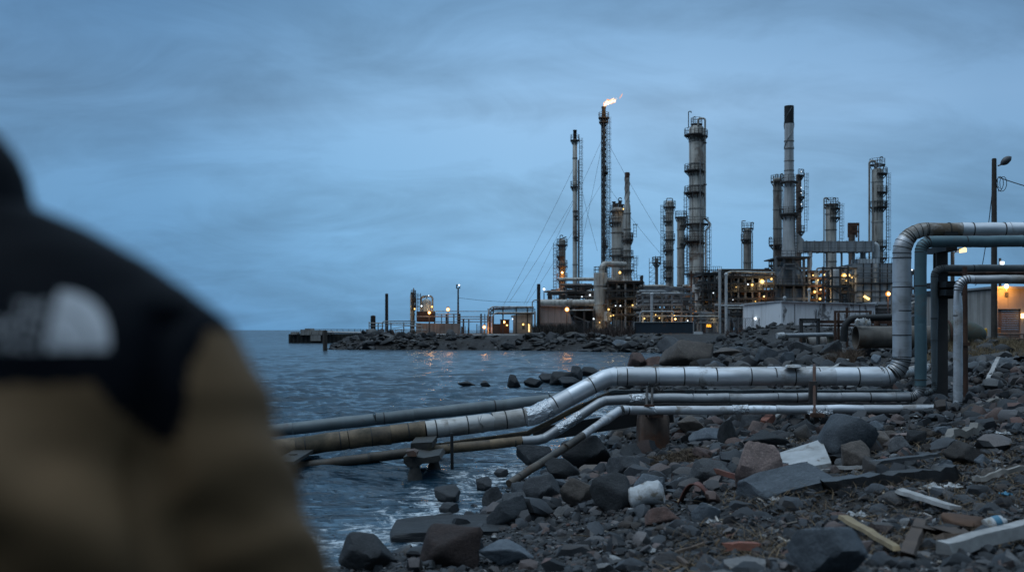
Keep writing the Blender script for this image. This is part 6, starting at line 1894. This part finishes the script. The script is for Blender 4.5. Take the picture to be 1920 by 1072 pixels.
# plastic scraps
for px, py, w_, mt, lab in ((1750, 920, 36, 'plastic', 'crumpled white plastic scrap below the black beam, left of two'), (1784, 918, 34, 'plastic', 'torn white plastic scrap below the black beam, right of two'), (1608, 972, 34, 'plastic', 'small white triangular scrap in the middle of the shingle'),
                            (1886, 932, 22, 'blue_plastic', 'blue plastic scrap at the right edge of the shingle'), (1666, 1014, 20, 'plastic', 'round white lump beside the tan pointed board'), (1842, 776, 18, 'plastic', 'white scrap on the dirt below the right mound, upper of two'),
                            (1856, 786, 14, 'plastic', 'white scrap on the dirt below the right mound, lower of two'), (1880, 818, 24, 'plastic', 'white plastic wad at the right edge of the bank'), (1456, 942, 24, 'drift_pale', 'pale shell like scrap below the long grey slab'),
                            (1336, 984, 26, 'plastic', 'flat white shard in the shingle below the rusty sheet'), (1714, 876, 30, 'plastic', 'thin white scrap above the black beam'), (1572, 864, 18, 'plastic', 'little white scrap in front of the large blue grey boulder'),
                            (1810, 1044, 18, 'plastic', 'white foam lump beside the driftwood log'), (1712, 1012, 20, 'plastic', 'white scrap right of the round white lump')):
    A = ground_px(px, py); s = A.y / F
    n = 7; m = MB(); rs = random.Random(px)
    for j in range(n + 1):
        for i in range(n + 1):
            u, v = i / n - .5, j / n - .5
            m.v.append(tuple(A + Vector((u * w_ * s + rs.gauss(0, .012), v * w_ * s * .9 + rs.gauss(0, .012), .03 + abs(rs.gauss(0, w_ * s * .16)) * (1 - 1.4 * (u * u + v * v))))))
    for j in range(n):
        for i in range(n):
            if rs.random() < .12 and (i in (0, n - 1) or j in (0, n - 1)): continue
            a = j * (n + 1) + i; m.f.append((a, a + 1, a + n + 2, a + n + 1)); m.m.append(0)
    o = single(m, 'plastic_scrap', lab, 'scrap', M[mt], 'litter on the shore', smooth=20)
    sd = o.modifiers.new('thick', 'SOLIDIFY'); sd.thickness = .006
# black tarp slabs on the right mound
for px, py, w_, lab in ((1888, 674, 70, 'black sheet of old tarp draped over the dirt mound, upper of two'), (1862, 690, 60, 'black sheet of old tarp draped over the dirt mound, lower of two')):
    A = ground_px(px, py, 20); s = A.y / F
    n = 14; m = MB()
    for j in range(n + 1):
        for i in range(n + 1):
            u, v = i / n - .5, j / n - .5
            x, y = A.x + u * w_ * s * 1.3, A.y + v * 1.6
            m.v.append((x, y, hz(x, y) + .10 + .12 * math.sin(u * 9 + v * 4 + px) * .6 + R.gauss(0, .02)))
    for j in range(n):
        for i in range(n):
            a = j * (n + 1) + i; m.f.append((a, a + 1, a + n + 2, a + n + 1)); m.m.append(0)
    o = single(m, 'tarp', lab, 'tarp', M['tarmac_black'], 'old tarps on the mound', smooth=60)
    sd = o.modifiers.new('thick', 'SOLIDIFY'); sd.thickness = .02


# ------------------------------------------------------------------ dry grass, weed
def blades(name, pos, hgt, wid, mat, seed, lean=.5):
    rs = np.random.RandomState(seed); n = len(pos)
    a = rs.uniform(0, 6.28, n); l = rs.normal(0, lean, (n, 2)); h = hgt * rs.uniform(.5, 1.2, n)
    dx, dy = np.cos(a) * wid / 2, np.sin(a) * wid / 2
    mid = pos + np.stack([l[:, 0] * h * .3, l[:, 1] * h * .3, h * .55], 1); top = pos + np.stack([l[:, 0] * h, l[:, 1] * h, h], 1)
    o_ = np.stack([dx, dy, 0 * dx], 1)
    V = np.stack([pos - o_, pos + o_, mid + o_ * .7, mid - o_ * .7, top], 1).reshape(-1, 3)
    b = np.arange(n)[:, None] * 5
    Fc = np.concatenate([b + np.array([[0, 1, 2]]), b + np.array([[0, 2, 3]]), b + np.array([[3, 2, 4]])])
    return npmesh(name, V, Fc, mat, None, 0, 'stuff')


def grass_mat(name, c0, c1):
    k = NT(name); geo = k.n('ShaderNodeNewGeometry')
    k.bsdf(k.ramp(geo.outputs['Random Per Island'], [(0, c0), (1, c1)]), .8, 0, spec=.2)
    return k.m


GR = grass_mat('dry_straw_grass', (.10, .072, .042), (.26, .19, .11))
n = 9000
Y = NR.uniform(37, 51, n); X = NR.uniform(.385, .50, n) * Y
k_ = vn(X * .8, Y * .8, 90) > .32
blades('dry_grass', np.stack([X, Y, height(X, Y) - .03], 1)[k_], .42, .02, GR, 1, .45)
Y = NR.uniform(41, 45.5, 1800); X = NR.uniform(.295, .325, 1800) * Y
blades('dry_weeds', np.stack([X, Y, height(X, Y) - .03], 1), .55, .018, grass_mat('dead_brown_weeds', (.05, .035, .025), (.15, .10, .07)), 2, .6)
Y = NR.uniform(150, 166, 900); X = NR.uniform(.07, .115, 900) * Y
blades('dry_weeds', np.stack([X, Y, height(X, Y) - .03], 1), 1.3, .09, grass_mat('dark_scrub', (.03, .022, .02), (.08, .055, .045)), 3, .4)
Y = NR.uniform(160, 176, 1500); X = NR.uniform(.02, .06, 1500) * Y
blades('dry_weeds', np.stack([X, Y, height(X, Y) - .03], 1), 1.6, .10, grass_mat('dark_scrub', (.022, .02, .018), (.05, .04, .034)), 4, .4)
Y = NR.uniform(135, 148, 900); X = NR.uniform(.20, .27, 900) * Y
blades('dry_weeds', np.stack([X, Y, height(X, Y) - .03], 1), 1.0, .07, grass_mat('dark_scrub', (.03, .022, .02), (.09, .06, .05)), 5, .4)
# brown seaweed mat at the foot of the pier
A = ground_px(1262, 868)
n = 7000
X = A.x + NR.normal(0, .55, n); Y = A.y + NR.normal(0, .7, n)
kp_ = vn(X * 3.1, Y * 2.3, 71) + .45 * np.exp(-((X - A.x) / .5) ** 2 - ((Y - A.y) / .7) ** 2) > .48
X, Y = X[kp_], Y[kp_]; n = len(X)
dome = .14 * np.exp(-(((X - A.x) / .75) ** 2 + ((Y - A.y) / 1.1) ** 2))
blades('seaweed', np.stack([X, Y, np.maximum(height(X, Y), 0) + dome * NR.uniform(.4, 1, n)], 1), .055, .016, grass_mat('brown_seaweed', (.035, .024, .016), (.13, .09, .058)), 6, 2.4)
# splinters and chips of wood thrown up by the sea
pos = sample(520, 8.5, 26, .05, .55, .8, 14, 31, lambda x, y: np.clip(.3 + 2 * fbm(x * .5, y * .7, 99, 2), .03, 1))
m = MB()
for q in pos:
    a = R.uniform(0, 6.28); ln = R.uniform(.04, .20); p0 = Vector(q) + Vector((0, 0, .03))
    m.beam(p0, p0 + Vector((math.cos(a) * ln, math.sin(a) * ln, R.uniform(-.015, .05))), R.uniform(.012, .03), R.uniform(.008, .016))
kk_ = NT('wood_chips'); geo_ = kk_.n('ShaderNodeNewGeometry')
kk_.bsdf(kk_.ramp(geo_.outputs['Random Per Island'], [(0, (.05, .032, .02)), (.5, (.16, .105, .06)), (.85, (.34, .28, .21)), (1, (.5, .46, .42))]), .85, 0, kk_.noise(geo_.outputs['Position'], 90, 3), .5, .004, .2)
m.build('wood_debris', kk_.m, None, 0)['kind'] = 'stuff'
# straw and twigs washed up among the stones
n = 5200
pos = sample(n, 9, 24, .15, .55, 1.0, 12, 12, lambda x, y: (vn(x * .5, y * .9, 95) > .58).astype(float))
blades('washed_up_straw', pos + np.array([0, 0, .02]), .10, .014, grass_mat('washed_straw', (.05, .035, .025), (.20, .14, .085)), 7, 2.2)
# ------------------------------------------------------------------ the person in front, seen from behind
PX, PY = -.622, 1.18
pz = hz(PX, PY)
PT = thing('person', 'person seen from behind in a brown jacket with black shoulders, at the left edge', 'person', (PX, PY, pz))


def W(x, y, z): return Vector((PX + x, PY + y, z))


def eval_copy(o, name, mats, parent, smooth=180):
    dg_ = bpy.context.evaluated_depsgraph_get()
    me = bpy.data.meshes.new_from_object(o.evaluated_get(dg_), depsgraph=dg_)
    old = o.data; bpy.data.objects.remove(o); bpy.data.meshes.remove(old)
    me.name = name
    me.materials.clear()
    return me


def loft(mb, rings, n=40, e=.85):
    """rings: (centre, rx vector, ry vector)"""
    b = len(mb.v)
    for c, ux, uy in rings:
        for j in range(n):
            a = 2 * math.pi * j / n
            ca = math.copysign(abs(math.cos(a)) ** e, math.cos(a)); sa = math.copysign(abs(math.sin(a)) ** e, math.sin(a))
            mb.v.append(tuple(c + ux * ca + uy * sa))
    for i in range(len(rings) - 1):
        for j in range(n):
            a, q = b + i * n + j, b + i * n + (j + 1) % n
            mb.f.append((a, q, q + n, a + n)); mb.m.append(0)
    mb.f.append(tuple(b + j for j in range(n))[::-1]); mb.m.append(0)
    k = len(rings) - 1
    mb.f.append(tuple(b + k * n + j for j in range(n))); mb.m.append(0)


# jacket: torso and both sleeves grown into one shell
# outline of the shoulder, measured from the neck centre: height above the water -> half width
SHO = [(3.150, .050), (3.138, .078), (3.124, .112), (3.106, .150), (3.084, .195), (3.058, .232), (3.028, .262), (2.990, .284), (2.94, .292), (2.86, .284), (2.76, .275), (2.62, .268), (2.45, .268), (2.36, .262)]
m = MB()
rings = []
for z, w in SHO[::-1]:
    dep = float(np.interp(z, [2.36, 2.6, 2.85, 3.0, 3.08, 3.15], [.150, .165, .170, .135, .095, .062]))
    cy = float(np.interp(z, [2.36, 2.7, 2.95, 3.15], [.0, .0, .015, .04]))
    rings.append((W(0, cy, z), Vector((w, 0, 0)), Vector((0, dep, 0))))
loft(m, rings)
ARM = {}
for s in (1, -1):
    J = [W(s * .180, .02, 3.000), W(s * .220, .018, 2.955), W(s * .256, .02, 2.89), W(s * .286, .03, 2.81), W(s * .322, .05, 2.72), W(s * .342, .08, 2.63), W(s * .325, .15, 2.575), W(s * .285, .24, 2.555), W(s * .235, .31, 2.56)]
    rad = [.085, .095, .094, .090, .085, .083, .076, .066, .054]
    pts = []
    m.tube(J, rad, 28)
    ARM[s] = J
o = m.build('tmp', M['black'])
md = o.modifiers.new('r', 'REMESH'); md.mode = 'VOXEL'; md.voxel_size = .008
md = o.modifiers.new('s', 'SMOOTH'); md.factor = .6; md.iterations = 10
me = eval_copy(o, 'jacket', None, None)
n = len(me.vertices)
co_ = np.empty(n * 3); me.vertices.foreach_get('co', co_); co_ = co_.reshape(-1, 3)
no_ = np.empty(n * 3); me.vertices.foreach_get('normal', no_); no_ = no_.reshape(-1, 3)
lx, ly, lz = co_[:, 0] - PX, co_[:, 1] - PY, co_[:, 2]
# soft folds: long diagonal creases from the armpit across the back, rings round the sleeves, and small crumples
ax_ = np.abs(lx)
arm = np.clip((ax_ - .235) / .05, 0, 1)
cre = np.sin((lx * np.sign(lx) * .8 + lz * 1.0) * 26 + 3.2 * fbm(lx * 9, lz * 9, 61, 2)) * np.clip((2.98 - lz) / .12, 0, 1) * (1 - arm)
slv = np.sin((lz * 1.0 - ax_ * .55 + ly * .5) * 62 + 4.5 * fbm(lx * 10, lz * 10, 62, 2)) * arm * np.clip((2.97 - lz) / .1, .15, 1)
dis = .017 * cre + .005 * slv + .016 * fbm(lx * 7 + 3, lz * 7 + ly * 5, 63, 3)
arms_seam = -.016 * np.exp(-((ax_ - .252 + (2.95 - lz) * .05) / .014) ** 2) * ((lz < 3.02) & (lz > 2.70))
co_ += no_ * (dis + arms_seam)[:, None]
me.vertices.foreach_set('co', co_.ravel())
k = NT('brown_padded_cloth')
tc = k.n('ShaderNodeTexCoord').outputs['Object']
c = k.mix(k.noise(tc, 14, 4, .6), (.125, .073, .034), (.175, .104, .050))
k.bsdf(c, .75, 0, k.noise(tc, 260, 3, .6), .25, .002, .25)
M['cloth_brown'] = k.m
k = NT('black_shell_cloth')
tc = k.n('ShaderNodeTexCoord').outputs['Object']
c = k.mix(k.noise(tc, 14, 4, .6), (.0025, .0035, .0055), (.0045, .006, .009))
k.bsdf(c, .62, 0, k.noise(tc, 260, 3, .6), .25, .002, .05)
M['cloth_black'] = k.m
M['denim'] = surf('dark_trouser_cloth', (.03, .035, .045), (.018, .02, .028), 12, .85, 0, 0, bump=.3, bscale=120, bdist=.002)
M['leather'] = surf('dark_boot_leather', (.035, .025, .02), (.02, .015, .012), 10, .55, 0, 0, bump=.3, bscale=60, bdist=.003)
M['skin'] = surf('skin', (.46, .27, .20), (.40, .22, .16), 9, .5, 0, 0, bump=.1, bscale=120, bdist=.001)
M['hair'] = surf('dark_knit_hat', (.012, .013, .016), (.007, .008, .01), 20, .9, 0, 0, bump=.6, bscale=90, bdist=.003)
M['stitch'] = surf('white_embroidery', (.54, .54, .55), (.45, .45, .46), 60, .7, 0, 0, bump=.3, bscale=300, bdist=.001)
JK = finish('jacket', me, [M['cloth_brown'], M['cloth_black']], PT, 180)
# black yoke: shoulders and upper back, dropping in a rounded flap by the armhole, as sewn in the coat
npoly = len(me.polygons)
cen = np.empty(npoly * 3); me.polygons.foreach_get('center', cen); cen = cen.reshape(-1, 3)
cx_, cz_ = np.abs(cen[:, 0]), cen[:, 2] + pz
edge = np.interp(cx_, [0, .20, .222, .240, .268, .278, .286, .294], [2.945, 2.944, 2.915, 2.890, 2.884, 2.90, 2.97, 3.0])
me.polygons.foreach_set('material_index', (cz_ > edge).astype(np.int32))
me.update()
jb = bpy.data.meshes.new('tmpb'); jb.from_pydata([tuple(v) for v in co_], [], [tuple(p.vertices) for p in me.polygons])
bvh = BVHTree.FromPolygons([tuple(v) for v in co_], [tuple(p.vertices) for p in me.polygons]); bpy.data.meshes.remove(jb)
# stand-up collar leaning with the head
m = MB()
rings = []
for z, r_, dx, dy in ((3.120, .080, 0, .035), (3.150, .070, -.002, .04), (3.175, .067, -.006, .045), (3.20, .066, -.018, .05), (3.225, .064, -.038, .056), (3.245, .060, -.060, .062)):
    rings.append((W(dx, dy, z), Vector((r_, 0, 0)), Vector((0, r_ * 1.0, 0))))
loft(m, rings, 36, 1.0)
m.build('collar', M['cloth_black'], JK, 60)

# white sewn mark: three lines of lettering beside a quartered dome of three arcs
MW, MZ = (-.541, -.409), (2.979, 3.029)       # left/right x of the mark, bottom/top z


def on_back(x, z, off=.002):
    h_, nn, ix, dist = bvh.ray_cast(Vector((x, PY - 1.0, z)), Vector((0, 1, 0)))
    return (h_ + nn * off) if h_ else Vector((x, PY - .17, z))


LG = None
lines = ('THE', 'NORTH', 'FACE')
hline = (MZ[1] - MZ[0] - .010) / 3
for i, txt in enumerate(lines):
    cu = bpy.data.curves.new('lettering', 'FONT'); cu.body = txt; cu.align_x = 'RIGHT'; cu.size = hline * 1.30; cu.space_character = 1.02; cu.resolution_u = 4
    cu.offset = 0
    to = bpy.data.objects.new('tmp', cu); col.objects.link(to)
    dgr = bpy.context.evaluated_depsgraph_get()
    tm = bpy.data.meshes.new_from_object(to.evaluated_get(dgr), depsgraph=dgr); bpy.data.objects.remove(to); bpy.data.curves.remove(cu)
    x1 = MW[0] + .066; z0 = MZ[1] - (i + 1) * hline - i * .005
    for v in tm.vertices: v.co = on_back(x1 + v.co.x, z0 + v.co.y)
    tm.materials.clear()
    finish('lettering', tm, M['stitch'], JK, 0)
cx0, cz0 = MW[0] + .071, MZ[0]
for r0, r1 in ((.0, .0195), (.0220, .0410), (.0435, .0630)):
    mb = MB(); n_ = 20; q = 4
    for i in range(n_ + 1):
        a = (math.pi / 2) * i / n_
        for j in range(q + 1):
            rr_ = r0 + (r1 - r0) * j / q
            mb.v.append(tuple(on_back(cx0 + rr_ * math.sin(a) * .90, cz0 + rr_ * math.cos(a) * .95)))
    for i in range(n_):
        for j in range(q):
            a = i * (q + 1) + j; mb.f.append((a, a + 1, a + q + 2, a + q + 1)); mb.m.append(0)
    mb.build('dome_mark', M['stitch'], JK, 0)

# body as one skin: head, neck, trunk, arms, hands with fingers, legs
verts, edges, radii = [], [], []


def bone(p, r, par=None):
    verts.append(tuple(p)); radii.append(r)
    if par is not None: edges.append((par, len(verts) - 1))
    return len(verts) - 1


hip = pz + .93
b0 = bone(W(0, 0, hip), (.14, .10))
b1 = bone(W(0, .0, hip + .18), (.125, .09), b0); b2 = bone(W(0, .0, hip + .36), (.15, .10), b1); b3 = bone(W(0, .02, 3.03), (.10, .07), b2)
nk = bone(W(-.005, .045, 3.12), (.056, .056), b3); nk2 = bone(W(-.045, .068, 3.20), (.054, .056), nk)
hd = bone(W(-.10, .09, 3.275), (.070, .085), nk2); hd2 = bone(W(-.128, .105, 3.35), (.072, .092), hd); bone(W(-.155, .105, 3.41), (.05, .066), hd2)
for s in (1, -1):
    sh = bone(W(s * .165, .02, 3.0), (.05, .05), b3); el = bone(ARM[s][5], (.038, .038), sh); wr = bone(ARM[s][8] + Vector((0, .01, .002)), (.026, .022), el)
    d = (ARM[s][8] - ARM[s][7]).normalized(); sd_ = Vector((-s, 0, 0)).cross(d).normalized()
    up = d.cross(Vector((0, 0, 1))).normalized()
    pal = bone(ARM[s][8] + d * .06, (.034, .017), wr); pal2 = bone(ARM[s][8] + d * .095, (.036, .015), pal)
    base = ARM[s][8] + d * .10
    for q, ln in ((-1.5, .066), (-.5, .076), (.5, .072), (1.5, .058)):
        lat = Vector((0, 0, 1)) * (q * .019)
        curl = Vector((-s, 0, 0))
        k0 = bone(base + lat, (.0095, .0095), pal2); k1 = bone(base + lat + d * ln * .42 + curl * .006, (.009, .009), k0)
        k2 = bone(base + lat + d * ln * .72 + curl * .022, (.0085, .0085), k1); bone(base + lat + d * ln * .9 + curl * .040, (.007, .007), k2)
    th0 = bone(ARM[s][8] + d * .045 + Vector((-s * .012, 0, .030)), (.012, .012), pal); th1 = bone(ARM[s][8] + d * .075 + Vector((-s * .026, 0, .052)), (.0105, .0105), th0); bone(ARM[s][8] + d * .105 + Vector((-s * .030, 0, .060)), (.008, .008), th1)
    hp = bone(W(s * .095, 0, hip - .06), (.085, .09), b0); kn = bone(W(s * .11, .02, pz + .50), (.056, .058), hp); an = bone(W(s * .12, .0, pz + .09), (.036, .04), kn); bone(W(s * .13, .13, pz + .04), (.034, .025), an)
me = bpy.data.meshes.new('tmp'); me.from_pydata(verts, edges, [])
o = bpy.data.objects.new('tmp', me); col.objects.link(o)
md = o.modifiers.new('skin', 'SKIN'); md.use_smooth_shade = True; md.branch_smoothing = .5
for i, (v, r_) in enumerate(zip(me.skin_vertices[0].data, radii)): v.radius = r_; v.use_root = (i == 0)
md = o.modifiers.new('sub', 'SUBSURF'); md.levels = 2; md.render_levels = 2
bm_ = eval_copy(o, 'body', None, None)
hc = np.array(W(-.128, .105, 3.325))
fwd = np.array([-.35, .937, 0]); fwd /= np.linalg.norm(fwd); sdv = np.array([fwd[1], -fwd[0], 0])
for v in bm_.vertices:                      # nose, brow, eye hollows, lips and chin on the side facing away
    q = np.array(v.co) - hc
    f_, s_, z_ = q @ fwd, q @ sdv, q[2]
    if f_ > .03:
        b = .022 * math.exp(-(s_ / .013) ** 2 - ((z_ + .022) / .022) ** 2) + .007 * math.exp(-((z_ - .022) / .012) ** 2 - (s_ / .04) ** 2) - .007 * math.exp(-((abs(s_) - .03) / .012) ** 2 - ((z_ - .002) / .012) ** 2) \
            + .006 * math.exp(-(s_ / .022) ** 2 - ((z_ + .058) / .008) ** 2) + .008 * math.exp(-(s_ / .025) ** 2 - ((z_ + .088) / .014) ** 2)
        v.co = Vector(np.array(v.co) + fwd * b)
BODY = finish('body', bm_, M['skin'], PT, 180)
for s in (1, -1):
    p = Vector(hc + fwd * .078 + sdv * (s * .030) + np.array([0, 0, .002]))
    V, Fc = ico(2); mb = MB(); mb.v = [tuple(p + Vector(v) * .011) for v in V]; mb.f = [tuple(f) for f in Fc.tolist()]; mb.m = [0] * len(mb.f)
    mb.build('eye', M['plastic'], BODY)
    p = Vector(hc + sdv * (s * .076) + np.array([0, 0, -.012]))
    mb = MB(); mb.v = [tuple(p + Vector(sdv * (v[0] * .008)) + Vector(fwd * (v[1] * .016)) + Vector((0, 0, v[2] * .030))) for v in V]; mb.f = [tuple(f) for f in Fc.tolist()]; mb.m = [0] * len(mb.f)
    mb.build('ear', M['skin'], BODY)
# knitted hat over the skull
m = MB(); axh = (Vector((-.10, .0, .34))).normalized()
ux = Vector((1, 0, .29)).normalized(); c0 = Vector(hc) + Vector((-.004, -.012, .018))
loft(m, [(c0 + axh * t_, ux * (.088 * q), Vector((0, .106 * q, 0))) for t_, q in ((-.005, 1.0), (.0, 1.04), (.03, 1.04), (.031, 1.0), (.06, .95), (.085, .82), (.105, .6), (.118, .3))], 32, 1.0)
m.build('knit_hat', M['hair'], PT, 60)
# trousers and boots
m = MB()
loft(m, [(W(0, 0, z), Vector((w_, 0, 0)), Vector((0, d_, 0))) for z, w_, d_ in ((hip - .12, .17, .12), (hip, .185, .13), (hip + .12, .165, .115))], 32)
for s in (1, -1): m.tube([W(s * .095, 0, hip - .02), W(s * .105, .02, pz + .52), W(s * .12, .0, pz + .10)], [.105, .080, .066], 24)
o = m.build('tmp', M['denim']); md = o.modifiers.new('r', 'REMESH'); md.mode = 'VOXEL'; md.voxel_size = .014; md = o.modifiers.new('s', 'SMOOTH'); md.factor = .6; md.iterations = 8
finish('trousers', eval_copy(o, 'trousers', None, None), M['denim'], PT, 180)
for s in (1, -1):
    m = MB()
    m.tube([W(s * .12, -.01, pz + .24), W(s * .12, -.01, pz + .12), W(s * .122, .0, pz + .06)], [.058, .055, .052], 20)
    m.tube([W(s * .12, -.055, pz + .045), W(s * .124, .04, pz + .05), W(s * .132, .13, pz + .045), W(s * .135, .19, pz + .035)], [.042, .05, .048, .025], 20)
    o = m.build('tmp', M['leather']); md = o.modifiers.new('r', 'REMESH'); md.mode = 'VOXEL'; md.voxel_size = .009; md = o.modifiers.new('s', 'SMOOTH'); md.factor = .6; md.iterations = 6
    bt = finish('boot', eval_copy(o, 'boot', None, None), M['leather'], PT, 180)
    MB().box(W(s * .126, .06, pz + .008), (.10, .28, .024), s * -.06).build('sole', M['black'], bt)
# ------------------------------------------------------------------ camera
cam = bpy.data.cameras.new('camera'); co = bpy.data.objects.new('camera', cam); col.objects.link(co)
cam.sensor_width = 36; cam.lens = F / 1920 * 36
cam.shift_y = (HY - 536) / 1920
co.location = (0, 0, H); co.rotation_euler = (math.pi / 2, 0, 0)
cam.clip_start = .05; cam.clip_end = 20000
cam.dof.use_dof = True; cam.dof.focus_distance = 30; cam.dof.aperture_fstop = 1.5
scene.camera = co
scene.view_settings.view_transform = 'Standard'; scene.view_settings.look = 'None'
scene.view_settings.exposure = 0; scene.view_settings.gamma = 1
scene.cycles.use_denoising = True
scene.cycles.max_bounces = 5
scene.cycles.sample_clamp_indirect = 4
